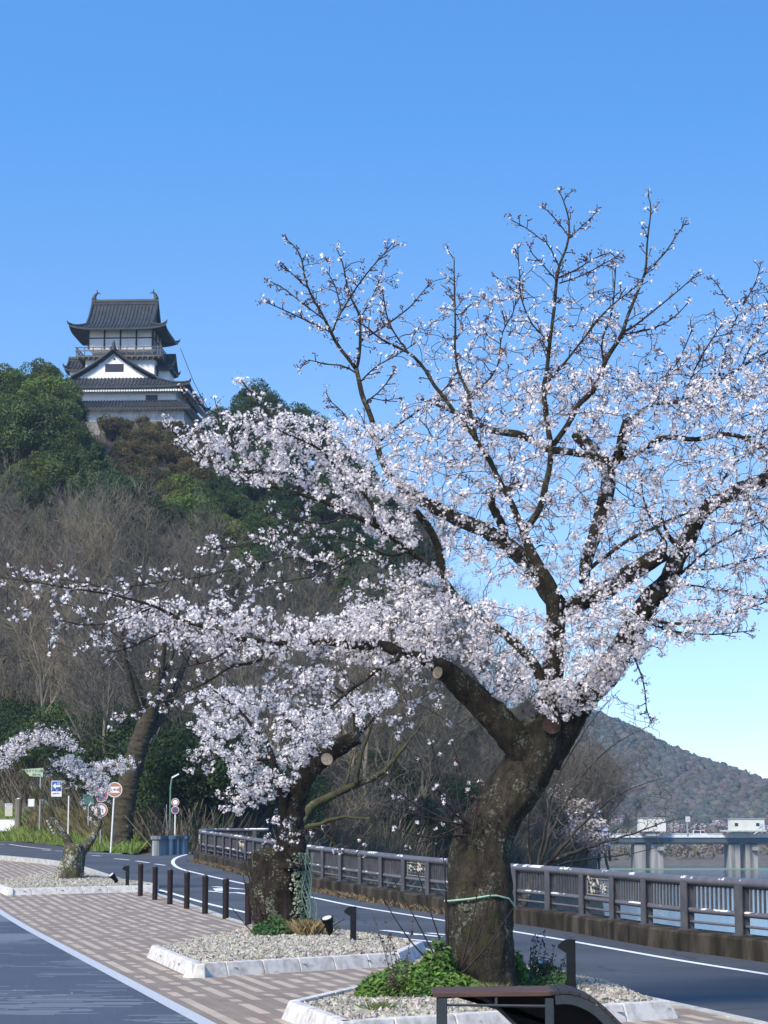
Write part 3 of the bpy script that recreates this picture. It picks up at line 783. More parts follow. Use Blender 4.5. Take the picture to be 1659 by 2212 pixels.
# ------------------------------------------------------------------ bollards
m_boll = mat('bollard_brown', (.012, .007, .006), (.024, .014, .012), 20, .55, .2, 60, spec=.2)
def make_bollard():
    t = thing('bollard', 'x', 'bollard', group='bollards along the edge of the square')
    mb = MB()
    prof = [(.060, 0), (.060, .58), (.064, .585), (.064, .60), (.058, .605), (.058, .63), (.064, .635), (.064, .72), (.058, .745)]
    mb.tube([(0, 0, z) for _, z in prof], [r for r, _ in prof], 16); mb.build('post', m_boll, t, smooth=False)
    mb = MB(); mb.tube([(0, 0, .742), (0, 0, .765), (0, 0, .775)], [.05, .04, .012], 16); mb.build('cap', m_post, t, smooth=True)
    mb = MB(); mb.tube([(math.cos(a) * .018, 0, .772 + math.sin(a) * .018) for a in np.linspace(0, math.pi, 7)], .005, 5); mb.build('ring', m_post, t)
    return t
bol = make_bollard()
BP = [(303.2, 1935.6, 'brown bollard nearest the round planter kerb tree on the square, first of its row'), (334.5, 1944, 'second brown bollard from the small leaning tree'), (366.9, 1953.7, 'third brown bollard from the small leaning tree'),
      (403.4, 1962.8, 'middle brown bollard of the row of seven'), (442.8, 1973.7, 'third brown bollard from the stump-like tree trunk'), (487.3, 1984.7, 'brown bollard second from the lichen covered trunk'), (536, 1998, 'brown bollard right beside the lichen covered trunk, behind dry twigs')]
BP[0] = (303.2, 1935.6, 'brown bollard at the granite planter end of the row')
for i, (x, y, l) in enumerate(BP):
    o = bol if i == 0 else dup(bol)
    o.location = G(x, y); o['label'] = l; o.rotation_euler.z = R.uniform(0, .6)

# ------------------------------------------------------------------ planters with granite kerbs and gravel
m_gravel = mat('gravel_base', (.22, .195, .15), (.36, .33, .27), 20, .95, .6, 60)
m_pebble = mat('pale_pebbles', (.27, .245, .195), (.48, .45, .38), 18, .9, tint=True, lo=.3, hi=.7)
PEB = np.array([(1, 0, 0), (0, 1, 0), (-1, 0, 0), (0, -1, 0), (0, 0, .7), (0, 0, -.7)], float)
PEF = np.array([(0, 1, 4), (1, 2, 4), (2, 3, 4), (3, 0, 4), (1, 0, 5), (2, 1, 5), (3, 2, 5), (0, 3, 5)])
def rand_rot(rng, n):
    q = rng.standard_normal((n, 4)); q /= np.linalg.norm(q, axis=1)[:, None]
    w, x, y, z = q.T
    return np.stack([np.stack([1 - 2 * (y * y + z * z), 2 * (x * y - z * w), 2 * (x * z + y * w)], -1), np.stack([2 * (x * y + z * w), 1 - 2 * (x * x + z * z), 2 * (y * z - x * w)], -1), np.stack([2 * (x * z - y * w), 2 * (y * z + x * w), 1 - 2 * (x * x + y * y)], -1)], -2)
def inside(poly, x, y):
    poly = np.asarray(poly, float); res = np.zeros(np.shape(x), bool); n = len(poly); j = n - 1
    for i in range(n):
        xi, yi = poly[i]; xj, yj = poly[j]
        with np.errstate(divide='ignore', invalid='ignore'):
            c = ((yi > y) != (yj > y)) & (x < (xj - xi) * (y - yi) / (yj - yi + 1e-12) + xi)
        res ^= c; j = i
    return res
def dist_edge(poly, x, y):
    poly = np.asarray(poly, float); best = np.full(np.shape(x), 1e9)
    for a, b in zip(poly, np.roll(poly, -1, 0)):
        ab = b - a; t = np.clip(((x - a[0]) * ab[0] + (y - a[1]) * ab[1]) / (ab @ ab), 0, 1)
        best = np.minimum(best, np.hypot(x - a[0] - ab[0] * t, y - a[1] - ab[1] * t))
    return best
def planter(poly, label, glabel, front, mound, npeb, hk=.16, cen=None):
    """poly: base outline; front: indices of the edges that carry granite stones"""
    poly = [np.array(p[:2]) for p in poly]
    c = np.mean(poly, 0); t = thing('planter', label, 'planter', (c[0], c[1], Zg(c[1])))
    n = len(poly)
    zb = Zg(c[1])
    for e in front:
        a, b = poly[e], poly[(e + 1) % n]
        d = b - a; L_ = np.linalg.norm(d); d /= L_; nrm = np.array([-d[1], d[0]])
        if (c - a) @ nrm < 0: nrm = -nrm
        m = max(1, round(L_ / .62))
        for k in range(m):
            p, q = a + d * L_ * k / m + d * .004, a + d * L_ * (k + 1) / m - d * .004
            s0 = .05 * (k == 0); s1 = .05 * (k == m - 1)
            z0 = Zg(p[1]) - .02
            v = [(*p, z0), (*q, z0), (*(q + nrm * .17), z0), (*(p + nrm * .17), z0)]
            v += [(*(p + nrm * .07 + d * s0), z0 + hk + .02), (*(q + nrm * .07 - d * s1), z0 + hk + .02), (*(q + nrm * .17 - d * s1), z0 + hk + .02), (*(p + nrm * .17 + d * s0), z0 + hk + .02)]
            f = [(4, 5, 6, 7), (0, 1, 5, 4), (1, 2, 6, 5), (2, 3, 7, 6), (3, 0, 4, 7)]
            if d[0] * nrm[1] - d[1] * nrm[0] < 0: f = [tuple(reversed(x)) for x in f]
            mb = MB(); mb.add(np.array(v) - np.array(t.location), f); bevel(mb.build('kerb_stone', m_granite, t), .012, 2)
    P_ = np.array(poly)
    cen = c if cen is None else np.array(cen[:2])
    def gz(x, y):
        d = np.clip(dist_edge(P_, x, y) / 1.6, 0, 1)
        r = np.exp(-((x - cen[0]) ** 2 + (y - cen[1]) ** 2) / 3.2)
        return np.interp(y, [k[0] for k in ZK], [k[1] for k in ZK]) + .09 + mound * (d * (2 - d)) * (.45 + .55 * r)
    x0, y0 = P_.min(0); x1, y1 = P_.max(0)
    gx, gy = np.meshgrid(np.linspace(x0, x1, 40), np.linspace(y0, y1, 50)); ins = inside(P_, gx, gy)
    mb = MB()
    V = np.stack([gx, gy, np.where(ins, gz(gx, gy), zb - .2)], -1).reshape(-1, 3)
    F = [(j * 40 + i, j * 40 + i + 1, (j + 1) * 40 + i + 1, (j + 1) * 40 + i) for j in range(49) for i in range(39) if ins[j, i] and ins[j, i + 1] and ins[j + 1, i] and ins[j + 1, i + 1]]
    mb.add(V, F)
    # pebbles
    rng = np.random.default_rng(int(npeb)); px = rng.uniform(x0, x1, npeb * 4); py = rng.uniform(y0, y1, npeb * 4)
    ok = inside(P_, px, py) & (dist_edge(P_, px, py) > .09); px, py = px[ok][:npeb], py[ok][:npeb]; N = len(px)
    sz = rng.uniform(.016, .036, (N, 1, 1)) * rng.uniform(.6, 1.25, (N, 1, 3))
    v = (PEB[None] + .18 * rng.standard_normal((N, 6, 3))) * sz
    v = np.einsum('nij,nkj->nki', rand_rot(rng, N), v) + np.stack([px, py, gz(px, py) + .012], 1)[:, None]
    tint = rng.uniform(.6, 1.2, (N, 1)) * np.where(rng.random((N, 1)) < .12, .45, 1) * np.array([1, 1, 1]) * (1 + .06 * rng.standard_normal((N, 3)))
    mb.add(v.reshape(-1, 3), (PEF[None] + (np.arange(N) * 6)[:, None, None]).reshape(-1, 3), np.repeat(tint, 8, 0))
    g = mb.build('gravel', m_pebble, colors=True)
    tag(g, kind='stuff')
    return gz
P3 = [G(605, 2200), G(726, 2252), G(1470, 2200), G(1330, 2146), G(1247, 2128), G(1090, 2096), G(835, 2143)]
gz3 = planter(P3, 'granite edged planter of pale gravel around the largest cherry trunk', '', [0, 1, 5, 6], .17, 9000, cen=G(1037, 2132))
P2 = [G(315, 2068), G(413, 2113), G(872, 2086), G(925, 2058), G(886, 2047), G(700, 2022), G(600, 2010), G(492, 2029)]
gz2 = planter(P2, 'granite edged planter of gravel around the lichen covered cut trunk', '', [0, 1, 2], .19, 12000, cen=G(620, 2040))
P1 = [G(-18, 1922), G(13, 1934), G(340, 1926), G(345, 1919), G(247, 1906), G(190, 1893), G(60, 1899), G(-10, 1912)]
gz1 = planter(P1, 'long granite edged planter around the small leaning cherry tree', '', [0, 1, 2], .16, 9000, cen=G(145, 1912))

# ------------------------------------------------------------------ black path lights and spotlights in the planters
m_black = mat('black_metal', (.006, .008, .010), (.011, .013, .016), 15, .6, spec=.15)
m_lens = mat('lamp_lens', (.5, .5, .48), (.65, .65, .62), 8, .2)
def settle(px, bot, Y, gz):
    for y in np.arange(Y - 6, Y + 9, .05):
        q = P(px, bot, y)
        if q.z <= float(gz(np.array(q.x), np.array(y))): return float(y)
    return Y
def path_light(px, top, bot, Y, gz, label, hd=-1):
    Y = settle(px, bot, Y, gz)
    x = P(px, bot, Y).x; z0 = float(gz(np.array(x), np.array(Y))) - .03; h = P(px, top, Y).z - z0
    t = thing('path_light', label, 'path light', (x, Y, z0), group='black path lights in the planters')
    mb = MB(); mb.box((0, 0, h / 2), (.085, .085, h)); bevel(mb.build('post', m_black, t), .004, 1)
    mb = MB(); o2 = [(hd * .041, h - .002), (hd * .075, h - .012), (hd * .125, h - .055), (hd * .128, h - .082), (hd * .06, h - .125), (hd * .041, h - .13)]
    mb.add([(x, -.035, z) for x, z in o2] + [(x, .035, z) for x, z in o2], [tuple(range(6)) if hd < 0 else tuple(range(5, -1, -1)), tuple(range(11, 5, -1)) if hd < 0 else tuple(range(6, 12))]); mb.add([(x, -.035, z) for x, z in o2] + [(x, .035, z) for x, z in o2], [(i, (i + 1) % 6, 6 + (i + 1) % 6, 6 + i) for i in range(6)]); bevel(mb.build('lamp_head', m_black, t), .006, 2)
path_light(1234, 2029, 2140, 23.4, gz3, 'black path light behind the wooden bench')
path_light(763, 1958, 2033, 35.2, gz2, 'black path light beside the lichen covered trunk')
path_light(275, 1870, 1914, 60.3, gz1, 'black path light near the small leaning tree')
def spotlight(px, py, Y, gz, label, tilt, size, face=0.0):
    Y = settle(px, py, Y, gz)
    x = P(px, py, Y).x; z0 = float(gz(np.array(x), np.array(Y)))
    t = thing('spotlight', label, 'spotlight', (x, Y, z0 - .02), face, group='small black spotlights in the planters')
    mb = MB(); mb.cyl((0, 0, -.05), (0, 0, .16 * size), .022 * size, 8); mb.box((0, 0, .16 * size), (.12 * size, .03, .03)); mb.build('stake', m_black, t)
    d = np.array([math.sin(tilt), -.35, math.cos(tilt)]); d /= np.linalg.norm(d); c = np.array([0, 0, .16 * size])
    mb = MB(); mb.tube([c - d * .1 * size, c + d * .02 * size, c + d * .16 * size, c + d * .2 * size], np.array([.05, .065, .10, .115]) * size, 14, cap=True); mb.build('lamp_head', m_black, t)
    mb = MB(); mb.tube([c + d * .2 * size, c + d * .206 * size], [.085 * size, .085 * size], 14); mb.build('lens', m_lens, t)
spotlight(712, 2023, 34.6, gz2, 'black spotlight aimed up at the lichen covered trunk', -.25, .82)
spotlight(249, 1909, 59.6, gz1, 'black spotlight beside the small leaning tree', -.7, .8)
spotlight(1178, 2127, 23.6, gz3, 'black spotlight half hidden by weeds at the largest trunk', -.1, .72)

# ------------------------------------------------------------------ bench
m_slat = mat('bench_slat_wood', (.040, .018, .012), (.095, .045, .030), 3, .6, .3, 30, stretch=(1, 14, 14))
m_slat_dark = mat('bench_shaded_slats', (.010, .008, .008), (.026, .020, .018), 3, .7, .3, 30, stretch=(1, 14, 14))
m_frame = mat('bench_frame_paint', (.012, .018, .023), (.020, .028, .034), 12, .55)
BY = 16.9
def bx(px, py): return P(px, py, BY)
b0 = bx(940, 2212); bench = thing('bench', 'dark wooden wave shaped bench with grey metal frame at the front planter', 'bench', (b0.x, BY, 0))
def bl_(px, py, dy=0.0):
    q = bx(px, py); return np.array([q.x - b0.x, dy, q.z])
W_ = .62
topL = [(937, 2146.5), (1000, 2147.5), (1100, 2150), (1198, 2153)]
curve = [(1198, 2141), (1225, 2139.5), (1250, 2144), (1279, 2156), (1302, 2171), (1322, 2190), (1345, 2213), (1375, 2240), (1410, 2262), (1450, 2272), (1490, 2270)]
cpts = catmull([bl_(*p) for p in curve], 6)
mb = MB()                                   # flat deck boards run across, seen on their long front edge
z_t = bl_(1000, 2145)[2]; xL, xR = bl_(937, 2150)[0], bl_(1198, 2150)[0]
zr2 = bl_(1198, 2141)[2] - bl_(937, 2144)[2]
ang = math.atan2(zr2, xR - xL); Ry = np.array(Matrix.Rotation(-ang, 3, 'Y'))
for k in range(6):
    mb.box(((xL + xR) / 2, .05 + k * .1, (bl_(937, 2148)[2] + bl_(1198, 2148)[2]) / 2), (xR - xL, .092, .036), Ry)
bevel(mb.build('deck_slat', m_slat, bench), .004, 1)
mb = MB()                                   # slats follow the curve
cs = resample(cpts, .075); ct = np.gradient(cs, axis=0); ct /= np.linalg.norm(ct, axis=1)[:, None]
for p, t in zip(cs, ct):
    n_ = np.array([-t[2], 0, t[0]]); rot = np.stack([t, [0, 1, 0], n_], 1)
    mb.box(p + (0, W_ / 2, 0) - n_ * .012, (.068, W_ + .04, .024), rot)
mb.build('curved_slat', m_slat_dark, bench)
for dy in (0.0, W_):
    mb = MB(); fr = cs[:]; V = []
    for p, t in zip(cs, ct):
        n_ = np.array([-t[2], 0, t[0]]); a, b = p - n_ * .026, p - n_ * .095
        for q in (a, b):
            for e in (-.012, .03): V.append(q + (0, dy + e, 0))
    F = []
    for i in range(len(cs) - 1):
        o_ = i * 4; u = o_ + 4
        F += [(o_, u, u + 2, o_ + 2), (o_ + 1, o_ + 3, u + 3, u + 1), (o_, o_ + 1, u + 1, u), (o_ + 2, u + 2, u + 3, o_ + 3)]
    mb.add(V, F); mb.build('curved_frame', m_frame, bench)
    for xa, xb in ((947, 966), (1178, 1197)):
        p, q = bl_(xa, 2153), bl_(xb, 2153); mb = MB(); zt_ = p[2] - .012
        mb.box(((p[0] + q[0]) / 2, dy + .03, zt_ / 2), (q[0] - p[0], .055, zt_)); bevel(mb.build('leg', m_frame, bench), .004, 1)
mb = MB(); a = bl_(966, 2171); b = bl_(1178, 2174); mb.tube([a + (0, .02, 0), b + (0, .02, 0)], .011, 6); c_ = bl_(1072, 2172); mb.box(c_ + (0, .02, .04), (.02, .012, .09))
mb.build('stretcher', m_frame, bench)
seat = catmull([bl_(968, 2156), bl_(1010, 2153), bl_(1045, 2160), bl_(1075, 2180), bl_(1110, 2212), bl_(1150, 2250), bl_(1200, 2278), bl_(1260, 2280), bl_(1330, 2255)], 6)
ss_ = resample(seat, .07); st = np.gradient(ss_, axis=0); st /= np.linalg.norm(st, axis=1)[:, None]
mb = MB()
for p, t in zip(ss_, st):
    rot = np.stack([t, [0, 1, 0], np.array([-t[2], 0, t[0]])], 1); mb.box(p + (0, .36, 0), (.068, .5, .024), rot)
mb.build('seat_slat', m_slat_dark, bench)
mb = MB()
pan = [tuple(q + (0, W_ - .03, 0)) for q in ss_[::3] if q[2] > .05]; pan += [(ss_[-1][0], W_ - .03, .05), (cs[-1][0], W_ - .03, .05)] + [tuple(q + (0, W_ - .03, -.06)) for q in cs[::-3]]
pan += [(xR, W_ - .03, z_t - .06), (pan[0][0], W_ - .03, z_t - .05)]
mb.poly(pan); mb.poly([(x, W_ - .045, z) for x, y, z in pan][::-1])
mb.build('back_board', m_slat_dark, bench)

# ------------------------------------------------------------------ road signs across the junction
m_white = plain('sign_white', (.72, .73, .74), .5); m_pole_w = plain('white_pole', (.68, .69, .68), .5); m_grey_p = plain('galvanised_pole', (.30, .33, .36), .5, .3)
m_red = plain('sign_red', (.36, .10, .08), .5); m_orange = plain('sign_faded_red', (.40, .17, .06), .5); m_navy = plain('sign_navy', (.05, .06, .14), .5); m_blue_s = plain('sign_blue', (.03, .10, .34), .5)
m_ink = plain('sign_ink', (.05, .05, .06), .6); m_board_g = plain('pale_green_board', (.42, .52, .36), .6); m_ink_g = plain('green_ink', (.13, .23, .15), .6); m_ink_r = plain('brown_ink', (.25, .10, .08), .6)
def disc(mb, c, r, y, n=32, r0=0.0):
    a = np.arange(n) / n * 2 * math.pi
    if r0 == 0: mb.add([(c[0] + r * math.cos(t), y, c[1] + r * math.sin(t)) for t in a], [list(range(n))])
    else:
        v = [(c[0] + r * math.cos(t), y, c[1] + r * math.sin(t)) for t in a] + [(c[0] + r0 * math.cos(t), y, c[1] + r0 * math.sin(t)) for t in a]
        mb.add(v, [(i, (i + 1) % n, n + (i + 1) % n, n + i) for i in range(n)])
def plate(t, c, r, m=None, name='sign_plate'):
    mb = MB(); mb.cyl((c[0], -.055, c[1]), (c[0], -.04, c[1]), r, 32); return mb.build(name, m or m_white, t)
# no-entry sign on white pole
Y = 91.0; b_ = G(239, 1842); Y = b_.y; u_ = mpp(Y)
t = thing('road_sign', 'round faded orange sign with white lettered bar on white pole', 'road sign', b_)
zc = P(248, 1706, Y).z - b_.z; xc = P(248, 1706, Y).x - b_.x
mb = MB(); mb.cyl((0, 0, 0), (xc, 0, zc + .25), .034, 10); mb.build('pole', m_pole_w, t)
pl = plate(t, (xc, zc), .305)
mb = MB(); disc(mb, (xc, zc), .275, -.058); mb.build('red_field', m_orange, pl)
mb = MB(); mb.box((xc, -.061, zc), (.34, .004, .24)); mb.box((xc, -.0615, zc + .105), (.42, .004, .035)); mb.box((xc, -.0615, zc - .105), (.42, .004, .035)); bar = mb.build('white_bar', m_white, pl)
text_mesh('lettering', '歩車道', .115, m_ink_r, pl, (xc, -.066, zc - .005))
# pair of round signs behind the leaning tree
b_ = bank_hit(211, 1836); Y = b_.y
t = thing('road_sign', 'two round red rimmed signs on one pole behind the leaning cherry tree', 'road sign', b_)
c1 = P(210, 1717, Y); c2 = P(209, 1750, Y); z1_, z2_ = c1.z - b_.z, c2.z - b_.z
mb = MB(); mb.cyl((0, 0, 0), (0, 0, z1_ + .2), .034, 10); mb.build('pole', m_grey_p, t)
pl = plate(t, (0, z1_), .31); mb = MB(); disc(mb, (0, z1_), .285, -.058, r0=.20); mb.build('red_ring', m_red, pl); mb = MB(); disc(mb, (0, z1_), .2, -.058); mb.build('navy_field', m_navy, pl)
mb = MB(); mb.box((0, -.062, z1_), (.46, .004, .05), np.array(Matrix.Rotation(math.radians(45), 3, 'Y'))); mb.build('red_slash', m_red, pl)
pl = plate(t, (0, z2_), .30); mb = MB(); disc(mb, (0, z2_), .28, -.058, r0=.215); mb.build('red_ring', m_red, pl)
text_mesh('lettering', '2t', .3, m_ink, pl, (0, -.062, z2_ - .01))
# far pair on white pole above the concrete wall
Y = 97.0; b_ = Vector((P(378, 1803, Y).x, Y, P(378, 1803, Y).z))
t = thing('road_sign', 'two small round signs on white pole above the stained concrete wall', 'road sign', b_)
z1_, z2_ = P(378, 1733, Y).z - b_.z, P(378, 1750, Y).z - b_.z
mb = MB(); mb.cyl((0, 0, -.6), (0, 0, z1_), .03, 8); mb.build('pole', m_pole_w, t)
pl = plate(t, (0, z1_), .165); mb = MB(); disc(mb, (0, z1_), .15, -.058, r0=.1); mb.build('red_ring', m_red, pl)
pl = plate(t, (0, z2_), .165); mb = MB(); disc(mb, (0, z2_), .15, -.058, r0=.115); mb.build('red_ring', m_red, pl); mb = MB(); disc(mb, (0, z2_), .115, -.058); mb.build('navy_field', m_navy, pl)
# street lamp
b_ = Vector((P(367, 1800, 98).x, 98.0, P(367, 1800, 98).z)); t = thing('street_lamp', 'thin green street lamp with angled head above the concrete wall', 'street lamp', b_)
ht = P(369, 1681, 98).z - b_.z; m_green_p = plain('green_pole', (.12, .19, .13), .5)
mb = MB(); mb.tube([(0, 0, -.8), (0, 0, ht - .4), (.06, 0, ht)], .035, 8); mb.build('pole', m_green_p, t)
mb = MB(); mb.box((.2, 0, ht + .1), (.34, .1, .06), np.array(Matrix.Rotation(math.radians(-28), 3, 'Y'))); mb.build('lamp_head', m_white, t)
mb = MB(); b2 = Vector((P(359, 1800, 99).x, 99.0, P(359, 1803, 99).z)); t2 = mb.tube([(0, 0, -.4), (0, 0, P(359, 1738, 99).z - b2.z)], .018, 6).build('marker_pole', m_grey_p)
t2.location = b2; tag(t2, 'thin bare grey stake beside the green street lamp', 'pole')
# concrete wall
a, b = G(335, 1847, -.1), G(400, 1843, -.1)
wl_ = MB(); L_ = (b - a).length; rot = np.array(Matrix.Rotation(math.atan2(b.y - a.y, b.x - a.x), 3, 'Z')); hh = P(366, 1806, (a.y + b.y) / 2).z - (a.z + b.z) / 2
m_wstain = mat('water_stained_concrete', (.05, .06, .065), (.14, .16, .17), 1.6, .9, .4, 12, c3=(.46, .50, .52), stretch=(2.6, 1, .1), lo=.36, hi=.62)
wl_.box((0, .15, hh / 2 - .1), (L_, .3, hh + .2), rot); wl_.box((0, .12, hh - .06), (L_ + .06, .42, .14), rot)
wo = wl_.build('retaining_wall', m_wstain); wo.location = (a + b) / 2; tag(wo, 'low concrete retaining wall streaked with pale water stains', 'wall')
# one-way sign
b_ = bank_hit(142, 1826); Y = b_.y; t = thing('road_sign', 'blue square sign with white left arrow on white pole', 'road sign', b_)
mb = MB(); mb.cyl((.0, 0, -.3), (0, 0, P(142, 1719, Y).z - b_.z), .036, 8); mb.build('pole', m_pole_w, t)
x0 = P(122.5, 1698, Y).x - b_.x; z0 = P(122, 1698, Y).z - b_.z; s_ = 21 * mpp(Y)
mb = MB(); mb.box((x0 / 2, -.01, z0 - .1), (abs(x0), .03, .04)); mb.build('bracket', m_grey_p, t)
mb = MB(); mb.box((x0, -.04, z0), (s_ + .03, .015, s_ + .03)); pl = mb.build('sign_plate', m_white, t)
mb = MB(); mb.box((x0, -.05, z0), (s_ * .93, .01, s_ * .93)); mb.build('blue_field', m_blue_s, pl)
mb = MB(); yy = -.058; mb.box((x0 + s_ * .12, yy, z0), (s_ * .56, .006, s_ * .2)); mb.add([(x0 - s_ * .40, yy - .002, z0), (x0 - s_ * .08, yy - .002, z0 - s_ * .3), (x0 - s_ * .08, yy - .002, z0 + s_ * .3)], [(0, 1, 2)]); mb.build('arrow', m_white, pl)
mb = MB(); z2_ = P(122, 1714.5, Y).z - b_.z; mb.box((x0, -.04, z2_), (s_ + .03, .015, 12.5 * mpp(Y))); pl = mb.build('lower_plate', m_white, t)
text_mesh('lettering', '自転車を除く', .068, m_ink, pl, (x0, -.05, z2_), sx=.95)
# green road board partly behind blossoms
b_ = bank_hit(172, 1818); YB = b_.y; t = thing('road_board', 'dark green road board half hidden by blossom above the dry grass', 'sign', b_)
z0 = P(172, 1727, YB).z - b_.z; mb = MB(); mb.box((0, 0, z0), (24 * mpp(YB), .03, 22 * mpp(YB))); mb.build('sign_plate', plain('road_board_green', (.05, .13, .12), .5), t)
mb = MB(); mb.cyl((0, .04, -.3), (0, .04, z0), .035, 8); mb.build('pole', m_grey_p, t)
# direction finger board
b_ = bank_hit(69, 1800); Y = b_.y; t = thing('direction_sign', 'pale green arrow shaped direction board on grey pole', 'sign', b_)
u_ = mpp(Y); zc = P(69, 1668, Y).z - b_.z
mb = MB(); mb.tube([(.0, 0, -.5), (0, 0, zc)], .05, 8); mb.build('pole', m_grey_p, t)
def q_(px, py): return (P(px, py, Y).x - b_.x, P(px, py, Y).z - b_.z)
out = [q_(39, 1666), (q_(46, 1662)), q_(93.6, 1659), q_(93, 1678), q_(64, 1676.5), q_(58, 1670.5), q_(44, 1671)]
mb = MB(); nn = len(out); mb.add([(x, -.06, z) for x, z in out] + [(x, -.03, z) for x, z in out], [list(range(nn))[::-1]]); mb.add([(x, -.06, z) for x, z in out] + [(x, -.03, z) for x, z in out], [(i, (i + 1) % nn, nn + (i + 1) % nn, nn + i) for i in range(nn)]); pl = mb.build('sign_plate', m_board_g, t)
c = q_(71, 1665.5); text_mesh('lettering', '国宝まで犬山城', 7.2 * u_, m_ink_g, pl, (c[0], -.07, c[1]), sx=.86)
c = q_(79, 1673.5); text_mesh('lettering', '徒歩10分', 5.0 * u_, m_ink_g, pl, (c[0], -.07, c[1]), sx=.9)
mb = MB(); c = q_(68, 1734); mb.box((c[0], -.06, c[1]), (13 * u_, .02, 16 * u_)); mb.build('notice', m_white, t)
# old wooden post with notice and the tilted white board beside it
b_ = bank_hit(21, 1800); Y = b_.y; t = thing('wooden_post', 'weathered wooden post with pale notice and white cap', 'post', b_)
m_oldw = mat('weathered_wood', (.12, .11, .085), (.22, .20, .15), 4, .9, .4, stretch=(1, 1, .2))
h_ = P(24, 1726, Y).z - b_.z; mb = MB(); mb.tube([(0, 0, -.3), (.02, 0, h_)], [7.5 * mpp(Y), 7 * mpp(Y)], 10); mb.build('shaft', m_oldw, t)
mb = MB(); mb.tube([(.03, 0, h_), (.03, 0, h_ + .05)], .11, 10); mb.build('cap', m_white, t)
c = (P(19.5, 1752, Y).x - b_.x, P(19.5, 1752, Y).z - b_.z); mb = MB(); mb.box((c[0], -.13, c[1]), (16 * mpp(Y), .02, 22 * mpp(Y))); pl = mb.build('notice_board', mat('notice_paper', (.40, .40, .32), (.52, .51, .42), 12), t)
c2 = (c[0], P(19.5, 1739, Y).z - b_.z); mb = MB(); mb.box((c2[0], -.135, c2[1]), (16 * mpp(Y), .02, 6 * mpp(Y))); mb.build('header', m_white, pl)
text_mesh('lettering', '犬山市', 4.6 * mpp(Y), m_ink, pl, (c2[0], -.15, c2[1]))
b_ = bank_hit(0, 1797); Y = b_.y; t = thing('information_board', 'slanted white information board in grey frame on the grass', 'board', b_)
def q3(px, py, dy): v = P(px, py, Y + dy) - b_; return (v.x, v.y, v.z)
quad = [q3(-60, 1796, -.4), q3(36, 1796, -.4), q3(48, 1771, .5), q3(-60, 1771, .5)]
mb = MB(); mb.add(quad, [(0, 1, 2, 3)]); mb.build('panel', m_white, t)
mb = MB(); mb.tube(quad + quad[:1], .05, 4); mb.build('frame', m_grey_p, t)
mb = MB(); mb.cyl(np.array(quad[0]) + (.8, .4, .2), np.array(quad[0]) + (.8, .4, -1.6), .05, 6); mb.cyl(np.array(quad[1]) + (-.3, .3, .1), np.array(quad[1]) + (-.3, .3, -1.6), .05, 6); mb.build('stand', m_grey_p, t)
# leaning marker stake with white lettered squares
b_ = bank_hit(110, 1812); Y = b_.y; t = thing('marker_stake', 'leaning wooden stake with stacked white lettered squares', 'stake', b_)
tp = P(101, 1771, Y) - b_; d_ = np.array(tp); mb = MB(); mb.tube([-d_ * .2, d_], [.07, .07], 4); mb.build('shaft', m_oldw, t)
for k, ch in enumerate('木曽川河岸'):
    p = d_ * (.93 - k * .155); mb = MB(); mb.box(p + (-.005, -.075, 0), (.085, .01, .085), np.array(Matrix.Rotation(.1, 3, 'Y'))); w = mb.build('letter_plate', m_white, t); text_mesh('lettering', ch, .075, m_ink, w, tuple(p + (-.005, -.085, 0)))

# ------------------------------------------------------------------ bridge over the river
m_gird = mat('bridge_girder', (.035, .05, .06), (.06, .075, .085), .5, .6); m_teal = plain('bridge_teal', (.06, .22, .20), .6)
m_pier = mat('pier_concrete', (.09, .088, .08), (.24, .235, .22), .35, .9, .2, c3=(.34, .33, .31), stretch=(1.5, 1, .12))
m_cream = mat('gatehouse_cream', (.52, .52, .46), (.62, .62, .56), .4, .8)
BRY = 500.0
bo = P(1500, 1823, BRY); bridge = thing('bridge', 'long concrete river bridge with dark girder and pale parapet', 'bridge', bo)
def bz(py): return P(1500, py, BRY).z - bo.z
def bx_(px): return P(px, 1823, BRY).x - bo.x
xl, xr_ = bx_(1150), bx_(2600)
mb = MB(); mb.box(((xl + xr_) / 2, 4, (bz(1809) + bz(1820)) / 2), (xr_ - xl, 8, bz(1809) - bz(1820))); mb.build('girder', m_gird, bridge)
mb = MB(); mb.box(((xl + xr_) / 2, 4, bz(1821.5)), (xr_ - xl, 7, .45)); mb.build('lower_flange', m_teal, bridge)
mb = MB(); zt_, zb2 = bz(1801), bz(1809)
mb.box(((xl + xr_) / 2, -.1, bz(1808)), (xr_ - xl, .25, .25)); mb.box(((xl + xr_) / 2, -.1, zt_), (xr_ - xl, .14, .14)); mb.box(((xl + xr_) / 2, -.05, bz(1805)), (xr_ - xl, .06, .45))
x = xl
while x < xr_: mb.box((x, -.1, (zt_ + zb2) / 2), (.14, .14, zt_ - zb2)); x += 2.0
mb.build('parapet', mat('parapet_paint', (.45, .50, .55), (.60, .64, .68), 2), bridge)
for pc in (1197, 1401, 1605, 1809, 2013):
    zb3 = WATER_Z - bo.z - 1; h = bz(1821) - zb3; mb = MB()
    for px, w, d in ((pc - 18, 24, 0), (pc + 19, 26, 0)): mb.box((bx_(px), 4 + d, zb3 + h / 2), (w * mpp(BRY), 7, h))
    mb.box((bx_(pc), 5, zb3 + h / 2), (20 * mpp(BRY), 6, h)); mb.box((bx_(pc + 26), 2, zb3 + h * .82), (14 * mpp(BRY), 5, h * .12))
    mb.build('pier', m_pier, bridge)
mb = MB(); 
for px in np.arange(1310, 1700, 40): mb.box((bx_(px), -.3, WATER_Z - bo.z + .1), (4.0, .4, .26))
mb.build('waterline_beam', plain('mossy_beam', (.16, .26, .19), .8), bridge)
